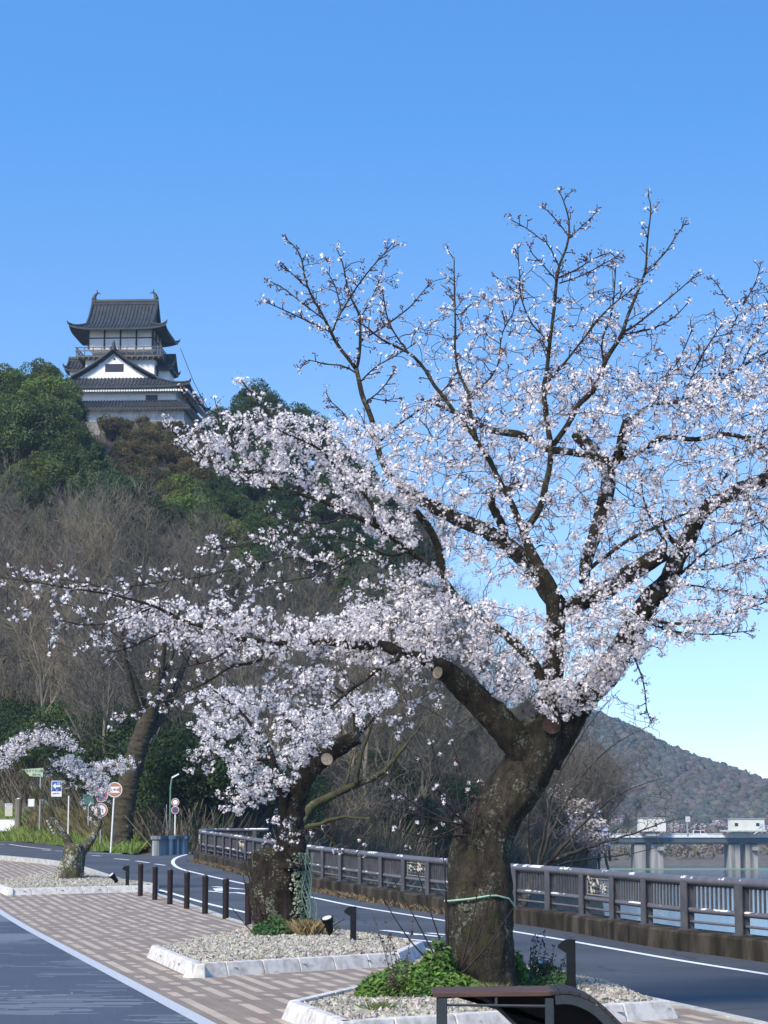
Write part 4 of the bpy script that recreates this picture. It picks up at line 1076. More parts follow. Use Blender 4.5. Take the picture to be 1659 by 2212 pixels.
def gatehouse(pa, pb, py0, py1, label, plat):
    Y = BRY - 0.5; c = P((pa + pb) / 2, py1, Y); t = thing('gatehouse', label, 'gatehouse', c, group='gatehouses on the bridge')
    w = (pb - pa) * mpp(Y); h = (py1 - py0) * mpp(Y)
    mb = MB(); mb.box((0, 0, h / 2), (w, 4, h)); wl2 = mb.build('wall', m_cream, t)
    mb = MB(); mb.box((0, 0, h + .06), (w + .3, 4.3, .16)); mb.build('roof', plain('gatehouse_roof', (.35, .38, .36), .7), t)
    for fx, fw in (((-.33, .10), (.3, .1)) if plat else ((.12, .1),)): mb = MB(); mb.box((fx * w, -2.0, h * .5), (fw * w, .08, h * .3)); mb.build('window', m_win, wl2)
    if plat:
        mb = MB(); mb.box((.4 * w, -2.01, h * .32), (.13 * w, .06, h * .55)); mb.build('door', plain('gate_door', (.4, .45, .5), .6), wl2)
        mb = MB(); mb.box((-.1 * w, -.2, -.16), (w * 1.3, 4.4, .3)); mb.box((-.2 * w, 0, -.7), (w * .5, 1.2, .9)); mb.build('platform', mat('gate_platform', (.38, .42, .38), (.5, .53, .48), 1), t)
        mb = MB(); mb.tube([(w * .18, -2.3, -.9), (w * .42, -2.3, .3)], .09, 4); mb.tube([(w * .18, -2.3, 0), (w * .42, -2.3, 1.1)], .04, 4); mb.build('stair', m_white, t)
        mb = MB()
        for k in range(5): mb.box((w * .52 + k * .5, -1.8, .5), (.05, .05, 1.0))
        mb.box((w * .52 + 1.0, -1.8, 1.0), (2.2, .05, .05)); mb.box((w * .52 + 1.0, -1.8, .5), (2.2, .05, .05)); mb.build('guard_rail', m_white, t)
    else:
        mb = MB(); mb.box((0, 0, -.5), (w * .5, 3, 1.0)); mb.build('platform', m_pier, t)
gatehouse(1576, 1648, 1770, 1793, 'cream gatehouse with small windows and side stair on the bridge', True)
gatehouse(1379, 1436, 1768, 1796, 'plain cream gatehouse seen through bare branches', False)
t = thing('bridge_sign', 'small grey sign board on a post above the bridge parapet', 'sign', P(1485, 1802, BRY - .2)); mb = MB(); mb.box((0, 0, 1.3), (.3, .2, 3.4)); mb.build('post', m_grey_p, t); mb = MB(); mb.box((.1, -.2, 3.2), (1.0, .1, 1.2)); mb.build('board', plain('sign_pale', (.5, .5, .48), .6), t)
t = thing('street_lamp', 'slim grey lamp post on the bridge left of the gatehouse', 'street lamp', P(1541, 1802, BRY - .2)); mb = MB(); mb.tube([(0, 0, 0), (0, 0, 2.6), (.7, 0, 2.9)], .07, 5); mb.build('pole', m_grey_p, t); mb = MB(); mb.box((.9, 0, 2.88), (.6, .2, .12)); mb.build('lamp_head', m_white, t)
vo = P(1512, 1810, BRY + 3); t = thing('van', 'small white van crossing the bridge', 'van', vo)
m_van = plain('van_white', (.75, .76, .77), .3)
mb = MB(); mb.add([(x, y, z) for y in (-.7, .7) for x, z in ((-1.5, .25), (1.5, .25), (1.5, .95), (1.15, 1.0), (.85, 1.62), (-1.4, 1.66), (-1.5, 1.0))], [(0, 1, 2, 3, 4, 5, 6), ] ); 
V = [(x, y, z) for y in (-.7, .7) for x, z in ((-1.5, .25), (1.5, .25), (1.5, .95), (1.15, 1.0), (.85, 1.62), (-1.4, 1.66), (-1.5, 1.0))]
mb = MB(); mb.add(V, [tuple(range(7))]); mb.add(V, [tuple(range(13, 6, -1))]); mb.add(V, [(i, 7 + i, 7 + (i + 1) % 7, (i + 1) % 7) for i in range(7)]); mb.build('body', m_van, t)
mb = MB(); mb.add([(1.08, -.71, 1.02), (.82, -.71, 1.52), (.1, -.71, 1.55), (.1, -.71, 1.02)], [(0, 1, 2, 3)]); mb.add([(-.05, -.71, 1.02), (-.05, -.71, 1.55), (-1.3, -.71, 1.56), (-1.38, -.71, 1.02)], [(0, 1, 2, 3)]); mb.build('window', m_win, t)
for x in (-.95, .95):
    for y in (-.66, .66): mb = MB(); mb.cyl((x, y - .08, .28), (x, y + .08, .28), .28, 14); mb.build('wheel', m_black, t)
# ------------------------------------------------------------------ trees
def bark(name, base, light, moss, mossamt, lichamt, scale=6.0, lich=(.20, .22, .16)):
    m = bpy.data.materials.new(name); m.use_nodes = True
    nt = m.node_tree; L = nt.links; b = nt.nodes['Principled BSDF']; b.inputs['Roughness'].default_value = .92; b.inputs['Specular IOR Level'].default_value = .2
    tc = nd(nt, 'ShaderNodeTexCoord'); v = tc.outputs['Object']
    mp = nd(nt, 'ShaderNodeMapping'); mp.inputs['Scale'].default_value = (1, 1, .45); L.new(v, mp.inputs[0])
    n1 = nd(nt, 'ShaderNodeTexNoise', Scale=scale, Detail=9.0, Roughness=.74); L.new(mp.outputs[0], n1.inputs['Vector'])
    r1 = ramp(nt, [(.40, base), (.62, light)])
    nf = nd(nt, 'ShaderNodeTexNoise', Scale=scale * 7, Detail=6.0, Roughness=.75); L.new(mp.outputs[0], nf.inputs['Vector'])
    L.new(mth(nt, 'ADD', mth(nt, 'MULTIPLY', n1.outputs['Fac'], .6), mth(nt, 'MULTIPLY', nf.outputs['Fac'], .4)), r1.inputs[0])
    n2 = nd(nt, 'ShaderNodeTexNoise', Scale=scale * .55, Detail=6.0, Roughness=.65); L.new(v, n2.inputs['Vector'])
    r2 = ramp(nt, [(.62 - mossamt * .3, (0, 0, 0)), (.74 - mossamt * .3, (1, 1, 1))]); L.new(n2.outputs['Fac'], r2.inputs[0])
    m1 = nd(nt, 'ShaderNodeMix', data_type='RGBA'); L.new(r2.outputs[0], m1.inputs[0]); L.new(r1.outputs[0], m1.inputs[6]); m1.inputs[7].default_value = (*moss, 1)
    n3 = nd(nt, 'ShaderNodeTexNoise', Scale=scale * 2.6, Detail=9.0, Roughness=.72); L.new(v, n3.inputs['Vector'])
    n4 = nd(nt, 'ShaderNodeTexNoise', Scale=scale * .35, Detail=3.0); L.new(v, n4.inputs['Vector'])
    r3 = ramp(nt, [(.60 - .10 * lichamt, (0, 0, 0)), (.66 - .10 * lichamt, (1, 1, 1))]); L.new(mth(nt, 'ADD', mth(nt, 'MULTIPLY', n3.outputs['Fac'], .62), mth(nt, 'MULTIPLY', n4.outputs['Fac'], .38)), r3.inputs[0])
    f = r3.outputs[0]
    m2 = nd(nt, 'ShaderNodeMix', data_type='RGBA'); L.new(f, m2.inputs[0]); L.new(m1.outputs[2], m2.inputs[6]); m2.inputs[7].default_value = (*lich, 1)
    L.new(m2.outputs[2], b.inputs['Base Color'])
    bp = nd(nt, 'ShaderNodeBump', Strength=1.0, Distance=.07); L.new(n1.outputs['Fac'], bp.inputs['Height']); L.new(bp.outputs[0], b.inputs['Normal'])
    return m
m_bark = bark('cherry_bark', (.009, .0075, .006), (.078, .064, .045), (.046, .044, .018), .30, .55, 13.0, (.17, .18, .13))
m_bark2 = bark('cherry_bark_lichened', (.009, .007, .006), (.050, .036, .027), (.04, .038, .014), .25, .5, 12.0, (.24, .27, .19))
m_bark3 = bark('cherry_bark_pale', (.03, .024, .017), (.12, .10, .075), (.07, .07, .022), .5, .75, 9.0, (.38, .40, .33))
m_twig = mat('cherry_twig', (.011, .008, .008), (.034, .024, .022), 14, .85)
m_cut = mat('cut_wood', (.30, .22, .14), (.48, .38, .27), 18, .9)
m_cutd = mat('old_cut_wood', (.022, .012, .009), (.075, .036, .022), 14, .9)
m_bud = mat('bud_scale', (.06, .026, .024), (.15, .06, .048), 30, .7)
def petal_mat():
    m = mat('cherry_petal', (.79, .755, .735), (.91, .885, .87), 6, .75, tint=True, transl=.3, lo=.3, hi=.6, spec=.2)
    return m
m_petal = petal_mat()
FV = [(0, 0, 0)]; FF = []
for k in range(5):
    a = k * 2 * math.pi / 5
    i0 = len(FV)
    FV += [(.62 * math.cos(a - .5), .62 * math.sin(a - .5), .16), (1.0 * math.cos(a - .13), 1.0 * math.sin(a - .13), .3), (1.0 * math.cos(a + .13), 1.0 * math.sin(a + .13), .3), (.62 * math.cos(a + .5), .62 * math.sin(a + .5), .16)]
    FF.append((0, i0, i0 + 1, i0 + 2)); FF.append((0, i0 + 2, i0 + 3, 0))
FF = [f for f in FF]
FT = np.array([(0, 1 + 4 * k, 2 + 4 * k, 3 + 4 * k) for k in range(5)] + [(0, 3 + 4 * k, 4 + 4 * k, 4 + 4 * k) for k in range(5)])
FV = np.array(FV, float)
FQ = np.array([(0, 1 + 4 * k, 2 + 4 * k, 4 + 4 * k) for k in range(5)])     # petal as one quad: heart, shoulder, tip, shoulder
FV[[3 + 4 * k for k in range(5)]] = 0
for k in range(5):
    a = k * 2 * math.pi / 5; FV[2 + 4 * k] = (1.02 * math.cos(a), 1.02 * math.sin(a), .28)
keep = [0] + [i + 4 * k for k in range(5) for i in (1, 2, 4)]
remap = {o: n for n, o in enumerate(keep)}
FV = FV[keep]; FQ = np.array([[remap[i] for i in q] for q in FQ])
def add_flowers(mb, cen, nor, size, rng):
    N = len(cen)
    nor = nor / (np.linalg.norm(nor, axis=1)[:, None] + 1e-9)
    ref = rng.standard_normal((N, 3)); a = np.cross(nor, ref); a /= np.linalg.norm(a, axis=1)[:, None] + 1e-9; b = np.cross(nor, a)
    Rm = np.stack([a, b, nor], -1)
    tv = FV[None] * np.array([1, 1, 1]) * (1 + .08 * rng.standard_normal((N, len(FV), 1)))
    tv = tv * np.stack([np.ones(N), np.ones(N), rng.uniform(.3, 2.4, N)], -1)[:, None]
    v = np.einsum('nij,nkj->nki', Rm, tv) * size[:, None, None] + cen[:, None]
    tint = rng.uniform(.88, 1.06, (N, 1)) * np.array([1, 1, 1]) - np.array([0, 1, .7]) * rng.uniform(0, .06, (N, 1))
    mb.add(v.reshape(-1, 3), (FQ[None] + (np.arange(N) * len(FV))[:, None, None]).reshape(-1, 4), np.repeat(np.clip(tint, 0, 1.08), 5, 0))
class Tree:
    def __init__(self, Y0, seed):
        self.Y0 = Y0; self.k = max(1.0, Y0 / 22.6 * .75); self.rng = np.random.default_rng(seed); self.tr = MB(); self.tw = MB(); self.np_ = []; self.nd_ = []; self.nr_ = []; self.cl = []; self.bl = []
    def limb(self, pts, d0=0.0, d1=0.0, sides=10, nodes=True, jit=.05, end=None, spur=0.0, spurlen=(12, 42), cl=(2, 5), wob=.0, dense=1.0):
        """pts: (px, py, width in pixels); d0, d1: distance before or behind the trunk at its ends"""
        arr = np.array([(p[0], p[1], p[2]) for p in pts], float)
        s = np.concatenate([[0], np.cumsum(np.hypot(*np.diff(arr[:, :2], axis=0).T))]); s /= s[-1]
        W = np.array([tuple(P(x, y, self.Y0 + d0 + (d1 - d0) * t)) for (x, y, w), t in zip(arr, s)])
        r = arr[:, 2] / 2 * mpp(self.Y0)
        c = catmull(np.concatenate([W, r[:, None]], 1), 6)
        c = resample(c, .09 if r.max() < .12 else .06)
        q, rad = c[:, :3], np.maximum(c[:, 3], .0052)
        n = len(q)
        k = self.rng.standard_normal((n, 3)); k = np.cumsum(k, 0) * .0; q = q + k
        amp = np.minimum(rad * .35, .02) * np.clip(1.4 - rad / .09, 0, 1)
        ph = self.rng.uniform(0, 9, 3)
        tt = np.arange(n) * .09
        q = q + amp[:, None] * np.stack([np.sin(tt * 9 + ph[0]), np.sin(tt * 7 + ph[1]), np.sin(tt * 11 + ph[2])], 1) * np.minimum(1, np.minimum(tt, tt[::-1]) * 3)[:, None]
        tgt = self.tr if rad.max() > .012 else self.tw
        tgt.tube(q, rad, sides if rad.max() > .03 else 6 if rad.max() > .012 else 4, jit=jit if rad.max() > .03 else 0, rng=self.rng)
        tan = np.gradient(q, axis=0); tan /= np.linalg.norm(tan, axis=1)[:, None] + 1e-9
        if nodes:
            self.np_.append(q[2:]); self.nd_.append(tan[2:]); self.nr_.append(rad[2:])
        if spur:
            step = spur * mpp(self.Y0); L_ = np.linalg.norm(np.diff(q, axis=0), axis=1).sum(); m = int(L_ / step)
            for i in range(m):
                f = (i + self.rng.random()) / max(m, 1) * (n - 1); i0 = min(int(f), n - 2)
                if rad[i0] > .03 and self.rng.random() < .6: continue
                p0 = q[i0] + (q[i0 + 1] - q[i0]) * (f - i0)
                self.spur(p0, tan[i0], self.rng.uniform(*spurlen) * mpp(self.Y0) * (1.0 if self.rng.random() < .82 else 1.8), cl)
            self.cluster(q[-1], self.rng.integers(*cl) + 2)
        return q
    def spur(self, p0, t, L_, cl):
        rng = self.rng
        side = np.cross(t, rng.standard_normal(3)); side /= np.linalg.norm(side) + 1e-9
        d = t * rng.uniform(.2, .9) + side * rng.uniform(.5, 1) + np.array([0, 0, .25]); d /= np.linalg.norm(d)
        p2 = p0 + d * L_; p1 = p0 + d * L_ * .5 + rng.standard_normal(3) * L_ * .06
        self.tw.tube([p0, p1, p2], np.array([.0068, .0056, .0045]) * self.k, 3, cap=False)
        self.cluster(p2, rng.integers(*cl))
        if L_ > .12: self.cluster(p1, rng.integers(*cl))
        if L_ > .17:
            self.spur(p1, d, L_ * .5, cl)
            self.np_.append(np.array([p1, p2])); self.nd_.append(np.array([d, d])); self.nr_.append(np.array([.004, .003]))
    def cluster(self, p, n):
        if n > 0: (self.bl if n < 4 and self.rng.random() < .55 else self.cl).append((p, int(n)))
    def grow(self, poly, depth, n, spacing=15, cl=(4, 9), frac=.65, rmax=9, bare=False, side=1, keep=None):
        """n twigs that reach from the nearest limb to random points of an outline; blossom clusters along them"""
        poly = np.array(poly, float); rng = self.rng
        x0, y0 = poly.min(0); x1, y1 = poly.max(0)
        T = []
        while len(T) < n:
            x, y = rng.uniform(x0, x1, n * 3), rng.uniform(y0, y1, n * 3); ok = inside(poly, x, y)
            for a, b in zip(x[ok], y[ok]):
                T.append(tuple(P(a, b, self.Y0 + rng.triangular(depth[0], (depth[0] + depth[1]) / 2, depth[1])))); 
                if len(T) >= n: break
        T = np.array(T)
        Q = np.concatenate(self.np_); D = np.concatenate(self.nd_); Rr = np.concatenate(self.nr_)
        pick = rng.permutation(len(Q))[:6000] if len(Q) > 6000 else np.arange(len(Q)); Q, D, Rr = Q[pick], D[pick], Rr[pick]
        d2 = np.array([((Q - t) ** 2).sum(1).min() for t in T]); order = np.argsort(d2)
        newQ, newD, newR = [], [], []
        cap_ = len(Q) + 12 * n; QQ = np.zeros((cap_, 3)); DD = np.zeros((cap_, 3)); RR = np.zeros(cap_); m = len(Q); QQ[:m], DD[:m], RR[:m] = Q, D, Rr
        sp = 1.35 * spacing * mpp(self.Y0)
        for oi in order:
            t = T[oi]; k = int(((QQ[:m] - t) ** 2).sum(1).argmin()); p0 = QQ[k]; L_ = np.linalg.norm(t - p0)
            if L_ < .03: continue
            dirn = DD[k] if (DD[k] @ (t - p0)) > 0 else DD[k] * .2
            p1 = p0 + dirn * L_ * .25 + (t - p0) * .36 + np.array([0, 0, .05]) * L_ + rng.standard_normal(3) * L_ * .03
            u = np.linspace(0, 1, max(4, min(11, int(L_ / .07) + 3)))[:, None]
            c = (1 - u) ** 2 * p0 + 2 * u * (1 - u) * p1 + u * u * t
            c[1:] += rng.standard_normal((len(c) - 1, 3)) * .005
            r0 = min(RR[k] * .8, .0052 + .006 * L_); rr = np.linspace(r0, .0040, len(c))
            self.tw.tube(c, rr * self.k, 3 if r0 < .008 else 5, cap=False)
            tg = np.gradient(c, axis=0); tg /= np.linalg.norm(tg, axis=1)[:, None] + 1e-9
            e = min(len(c) - 1, cap_ - m); QQ[m:m + e], DD[m:m + e], RR[m:m + e] = c[1:1 + e], tg[1:1 + e], rr[1:1 + e]; m += e
            if bare: continue
            nc = max(1, int(L_ * frac / sp))
            for j in range(nc):
                f = 1 - frac * j / nc * rng.uniform(.8, 1.1); f = min(max(f, .05), 1) * (len(c) - 1); i0 = min(int(f), len(c) - 2)
                p = c[i0] + (c[i0 + 1] - c[i0]) * (f - i0) + rng.standard_normal(3) * .012
                self.cluster(p, int(rng.integers(*cl) * 2.6))
        self.np_.append(QQ[len(Q):m].copy()); self.nd_.append(DD[len(Q):m].copy()); self.nr_.append(RR[len(Q):m].copy())
    def blossoms(self, size=.019, rad=.042):
        rng = self.rng; mb = MB()
        C = np.array([c for c, n in self.cl]); n = np.array([n for c, n in self.cl])
        cen = np.repeat(C, n, 0); N = len(cen)
        d = rng.standard_normal((N, 3)); d[:, 2] -= .12; d /= np.linalg.norm(d, axis=1)[:, None]
        spread = np.repeat(np.sqrt(n / 9.0), n)
        cen = cen + d * (rad * spread * rng.uniform(.3, 1.08, N))[:, None]
        add_flowers(mb, cen, d + .35 * rng.standard_normal((N, 3)), size * rng.uniform(.55, 1.2, N), rng)
        bd = MB()
        k = max(1, len(C)); M = int(k * 3.0); idx = rng.integers(0, k, M); bc = C[idx] + rng.standard_normal((M, 3)) * rad * .6
        v = (PEB[None] * np.array([.0055, .0055, .015])); v = np.einsum('nij,nkj->nki', rand_rot(rng, M), np.repeat(v, M, 0)) + bc[:, None]
        bd.add(v.reshape(-1, 3), (PEF[None] + (np.arange(M) * 6)[:, None, None]).reshape(-1, 3))
        if self.bl:                                    # closed bud knots on the youngest shoots
            M = len(self.bl) * 6; bc = np.repeat(np.array([b[0] for b in self.bl]), 6, 0) + rng.standard_normal((M, 3)) * .016
            v = np.repeat(PEB[None] * np.array([.0085, .0085, .021]), M, 0); v = np.einsum('nij,nkj->nki', rand_rot(rng, M), v) + bc[:, None]
            bd.add(v.reshape(-1, 3), (PEF[None] + (np.arange(M) * 6)[:, None, None]).reshape(-1, 3))
        return mb, bd
def solid_trunk(mb, pts, Y0, seed, sides=56, flare=0.0, ridge=.075, extra=None, d=0.0):
    """one closed bark surface along (px, py, width) stations, with ridges and lumps"""
    arr = np.array(pts, float); W = np.array([tuple(P(x, y, Y0 + d)) for x, y, w in arr]); r = arr[:, 2] / 2 * mpp(Y0)
    c = resample(catmull(np.concatenate([W, r[:, None]], 1), 8), .035); q, r = c[:, :3], c[:, 3]
    tan = np.gradient(q, axis=0); tan /= np.linalg.norm(tan, axis=1)[:, None]
    a = np.cross(tan, [0, 1, 0]); a /= np.linalg.norm(a, axis=1)[:, None]; b = np.cross(tan, a)
    th = np.arange(sides) / sides * 2 * math.pi
    V = np.zeros((len(q), sides, 3))
    for i in range(len(q)):
        for j in range(sides):
            dirv = a[i] * math.cos(th[j]) + b[i] * math.sin(th[j])
            p = q[i] + dirv * r[i]
            n1 = mnoise.noise(Vector((p[0] * 2.2 + seed, p[1] * 2.2, p[2] * 1.0))); n2 = mnoise.noise(Vector((p[0] * 7 + seed, p[1] * 7, p[2] * 2.2))); n3 = mnoise.noise(Vector((p[0] * 22, p[1] * 22 + seed, p[2] * 9)))
            k = 1 + ridge * (2.0 * n1 + 1.5 * n2 + 1.0 * n3)
            if extra: k += extra(q[i][2], math.cos(th[j]), math.sin(th[j]))
            V[i, j] = q[i] + dirv * r[i] * k
    n = len(q); i = np.arange(n - 1)[:, None] * sides; j = np.arange(sides)[None]; jj = (j + 1) % sides
    F = np.stack([i + j, i + jj, i + sides + jj, i + sides + j], -1).reshape(-1, 4)
    mb.add(V.reshape(-1, 3), F)
    mb.f.append(np.array([[mb.nv - sides + t for t in range(sides)]])); mb.c.append(np.ones((1, 3))); mb.mi.append(np.zeros(1))
    return q, r
def cut_face(px, py, Y, w, h, tilt, m, parent, loc, nx=-.5):
    c = np.array(P(px, py, Y)) - np.array(loc); d = np.array([nx, -1, .15]); d /= np.linalg.norm(d)
    mb = MB(); mb.tube([c, c + d * .012], [w / 2 * mpp(Y)] * 2, 18); o = mb.build('cut_face', m, parent); return o
def finish(tr, name, label, cat, loc, bark_m, parts, group=None, size=.019, rad=.042, trunk_smooth=True):
    t = thing(name, label, cat, loc, group=group)
    tr.tr.build('trunk', bark_m, t, smooth=trunk_smooth, loc=None).location = -Vector(loc)
    if tr.tw.nv: tr.tw.build('twigs', m_twig if parts is None else parts, t).location = -Vector(loc)
    if tr.cl:
        bm_, bd = tr.blossoms(size, rad)
        tag(bm_.build('blossom', m_petal, t, colors=True), kind='stuff').location = -Vector(loc)
        tag(bd.build('buds', m_bud, t), kind='stuff').location = -Vector(loc)
    return t

# ---- the large cherry in the foreground
TY = 22.6
A = Tree(TY, 5)
def lumps(z, c, s):
    return .10 * math.exp(-((z - 1.62) / .16) ** 2) * max(0, c) * 3.0 + .05 * max(0, math.cos(3 * math.atan2(s, c) + 1)) * max(0, (.75 - z)) * 1.2
solid_trunk(A.tr, [(1040, 2165, 196), (1039, 2130, 170), (1037, 2080, 152), (1035, 2000, 142), (1035, 1930, 138), (1037, 1870, 134), (1052, 1810, 112), (1082, 1750, 110), (1116, 1700, 112), (1140, 1655, 110), (1156, 1612, 112), (1166, 1580, 100), (1172, 1556, 76)], TY, 3, extra=lumps)
solid_trunk(A.tr, [(1034, 1960, 104), (1024, 1915, 98), (1012, 1876, 88), (1004, 1850, 72), (1000, 1836, 44)], TY, 6, sides=36, ridge=.10, d=-.06)
A.np_.append(np.array([tuple(P(1160, 1560, TY))])); A.nd_.append(np.array([[0, 0, 1.0]])); A.nr_.append(np.array([.2]))
# A: left limb, pruned, with its long low branch
A.limb([(1148, 1650, 83), (1120, 1608, 72), (1090, 1572, 67), (1045, 1525, 60), (1000, 1483, 53), (965, 1452, 46), (950, 1447, 41)], 0, -.5, 20)
lowb = A.limb([(965, 1450, 44), (930, 1430, 30), (880, 1412, 26), (820, 1397, 22), (750, 1390, 18), (650, 1388, 15), (560, 1387, 12.5), (480, 1366, 10), (400, 1340, 8), (330, 1310, 6), (270, 1290, 5), (180, 1275, 4), (100, 1262, 3), (-10, 1245, 2)], -.5, -1.9, 10, spur=26, cl=(4, 9))
A.limb([(880, 1415, 13), (840, 1432, 12), (800, 1456, 10), (770, 1480, 8), (735, 1510, 6), (700, 1545, 5)], -.7, -1.2, spur=22, cl=(4, 8))
A.limb([(640, 1390, 9), (605, 1398, 8), (547, 1432, 7), (496, 1442, 6), (437, 1478, 5), (370, 1510, 4), (300, 1530, 3), (250, 1546, 2)], -1.0, -1.4, spur=18, cl=(4, 8))
A.limb([(400, 1341, 5), (340, 1370, 4), (280, 1400, 3), (220, 1410, 2)], -1.2, -1.2, spur=18, cl=(3, 7))
A.limb([(520, 1378, 5), (470, 1420, 4), (400, 1440, 3), (320, 1460, 2)], -1.2, -1.6, spur=18, cl=(3, 7))
A.limb([(330, 1312, 4), (260, 1340, 3), (190, 1350, 2.5), (130, 1340, 2)], -1.4, -1.4, spur=20, cl=(3, 7))
A.limb([(270, 1290, 3), (200, 1262, 2.5), (120, 1250, 2)], -1.4, -1.2, spur=18, cl=(3, 6))
# B: upright shoots out of the old knob
A.limb([(1192, 1580, 40), (1199, 1526, 24), (1205, 1424, 20), (1203.5, 1351, 20), (1200, 1297, 22), (1192, 1272, 24), (1171, 1235, 23), (1141, 1176, 20), (1131, 1147, 19)], .0, -.25, 12)
A.limb([(1131, 1149, 15), (1109, 1096, 13), (1087, 1052, 12), (1054, 990, 11), (1036, 965, 10.5), (1021, 936, 10), (974, 881, 9), (941, 837, 8), (916, 793, 7), (883, 764, 6), (828, 735, 4.5), (790, 705, 3.5), (760, 690, 2.5)], -.25, -.7, spur=24)
A.limb([(1030, 950, 8), (1018, 899, 8), (1009, 844, 7), (992, 808, 6), (983, 753, 5), (983, 700, 4.5), (983, 658, 4), (981, 600, 3), (981, 556, 2.2)], -.35, .1, spur=20)
A.limb([(883, 764, 4), (850, 715, 3.5), (835, 680, 3), (826, 625, 2.2)], -.6, -.7, spur=15)
A.limb([(1040, 838, 4), (1075, 790, 3.5), (1085, 720, 3), (1110, 670, 2.5), (1117, 610, 2)], -.3, .2, spur=18)
A.limb([(1131, 1147, 15), (1163, 1103, 14), (1182, 1041, 13), (1189, 987, 12.5), (1184, 930, 12), (1180, 881, 11), (1172.5, 837, 10), (1180, 801, 9), (1189, 742, 8), (1194, 680, 7.5), (1203.5, 607, 6.5), (1209, 571, 5.5), (1220, 542, 5), (1227, 516, 4.5), (1229, 473, 3.5), (1214, 425, 2.8), (1205, 410, 2)], -.25, -.1, spur=22, spurlen=(8, 30), cl=(1, 4))
A.limb([(1203, 607, 4), (1175, 575, 3.3), (1150, 548, 2.8), (1142, 530, 2.2)], -.1, -.3, spur=14, spurlen=(6, 22), cl=(1, 4))
A.limb([(1207, 575, 3.6), (1185, 530, 3), (1160, 510, 2.6), (1135, 492, 2.2), (1102, 474, 2)], -.1, -.2, spur=13, spurlen=(6, 24), cl=(1, 4))
A.limb([(1228, 510, 3.2), (1205, 480, 2.6), (1180, 452, 2.2), (1168, 445, 2)], -.1, 0, spur=12, spurlen=(6, 18), cl=(1, 4))
A.limb([(1226, 518, 3.2), (1250, 495, 2.8), (1275, 472, 2.4), (1290, 456, 2)], -.1, .2, spur=12, spurlen=(6, 20), cl=(1, 4))
A.limb([(1207, 600, 3.6), (1245, 582, 3), (1280, 560, 2.6), (1320, 545, 2)], -.1, .3, spur=13, spurlen=(6, 24), cl=(1, 4))
A.limb([(1208, 612, 3.4), (1250, 598, 3), (1290, 578, 2.6), (1335, 552, 2)], -.1, -.3, spur=13, spurlen=(6, 24), cl=(1, 4))
A.limb([(1189, 742, 4), (1150, 700, 3.4), (1125, 640, 3), (1122, 590, 2.5), (1118, 530, 2)], -.1, -.4, spur=15, spurlen=(6, 28), cl=(2, 5))
A.limb([(1196, 960, 13), (1200, 955, 12), (1229, 910, 12), (1251, 877, 12), (1280, 844, 11.5), (1305.6, 786, 10.5), (1342, 724, 9), (1353, 688, 7.5), (1375, 637, 6.5), (1393, 589, 5.5), (1397, 535, 4.2), (1406, 454, 3), (1399, 420, 2.2)], -.2, .5, spur=22, spurlen=(8, 32), cl=(1, 5))
A.limb([(1392, 592, 4), (1433, 549, 3.4), (1459, 513, 2.8), (1484, 476, 2)], .4, .6, spur=14, spurlen=(6, 22), cl=(1, 4))
A.limb([(1345, 718, 5), (1365, 708, 4.5), (1400, 680, 4), (1455, 637, 3), (1510, 587, 2)], .3, .2, spur=17, spurlen=(6, 26), cl=(2, 5))
A.limb([(1345, 722, 4), (1400, 712, 3.5), (1450, 690, 3), (1490, 650, 2)], .3, .6, spur=16, spurlen=(6, 26), cl=(2, 5))
A.limb([(1305, 786, 5), (1300, 740, 4), (1320, 680, 3.4), (1328, 610, 2.5), (1330, 570, 2)], .2, -.1, spur=16, spurlen=(6, 28), cl=(2, 5))
A.limb([(1180, 830, 6), (1230, 770, 5), (1270, 720, 4), (1310, 670, 3), (1380, 615, 2.2)], -.1, -.5, spur=17, cl=(2, 5))
# D: dark limb on the left with the tall open fork
A.limb([(1123, 1399, 20), (1072, 1359, 20), (1022, 1321, 18), (985, 1296, 18), (961, 1288, 18), (959.6, 1242, 17), (952, 1206, 17), (934, 1158, 16), (916, 1125, 16), (883, 1085, 15), (865, 1056, 15), (835.6, 1020, 14), (822, 985, 14), (817, 957, 13.5), (806, 921, 12.5), (788, 870, 11.5), (777, 826, 10.5), (770, 797, 10)], .1, .5, 10)
A.limb([(1192, 1560, 32), (1160, 1449, 24), (1123, 1398, 21)], 0, .1, 10)
A.limb([(770, 799, 8.5), (752, 775, 8), (730, 746, 7.5), (717, 720, 7), (693, 673, 5.5), (675, 644, 5), (660.6, 607.5, 4), (653, 564, 3.2), (639, 535, 2.6), (617, 516, 2)], .5, .4, spur=16, spurlen=(6, 24), cl=(1, 5))
A.limb([(770, 797, 7.5), (773.6, 782, 7), (779, 735, 6.5), (775.5, 680, 5.5), (755, 637, 4.5), (741, 571, 3.2), (726, 535, 2)], .5, .8, spur=15, spurlen=(6, 24), cl=(1, 5))
A.limb([(779, 735, 4.5), (828, 706, 4), (883, 666, 3.2), (905, 640, 2.6), (930, 611, 2)], .7, .9, spur=14, spurlen=(6, 24), cl=(1, 5))
A.limb([(717, 718, 4.5), (675, 699, 3.6), (620.5, 673, 2.8), (573, 652, 2)], .4, .2, spur=11, spurlen=(6, 24), cl=(2, 5))
A.limb([(700, 690, 3.4), (660, 660, 2.8), (615, 625, 2.4), (580, 606, 2)], .4, .5, spur=13, spurlen=(6, 20), cl=(1, 4))
A.limb([(668, 625, 3), (640, 600, 2.4), (606, 566, 2)], .4, .3, spur=12, spurlen=(6, 20), cl=(1, 4))
A.limb([(717, 720, 4.5), (737, 673, 4), (788, 597, 3.2), (825, 553, 2.5), (861, 527, 2)], .4, .2, spur=14, spurlen=(6, 26), cl=(1, 5))
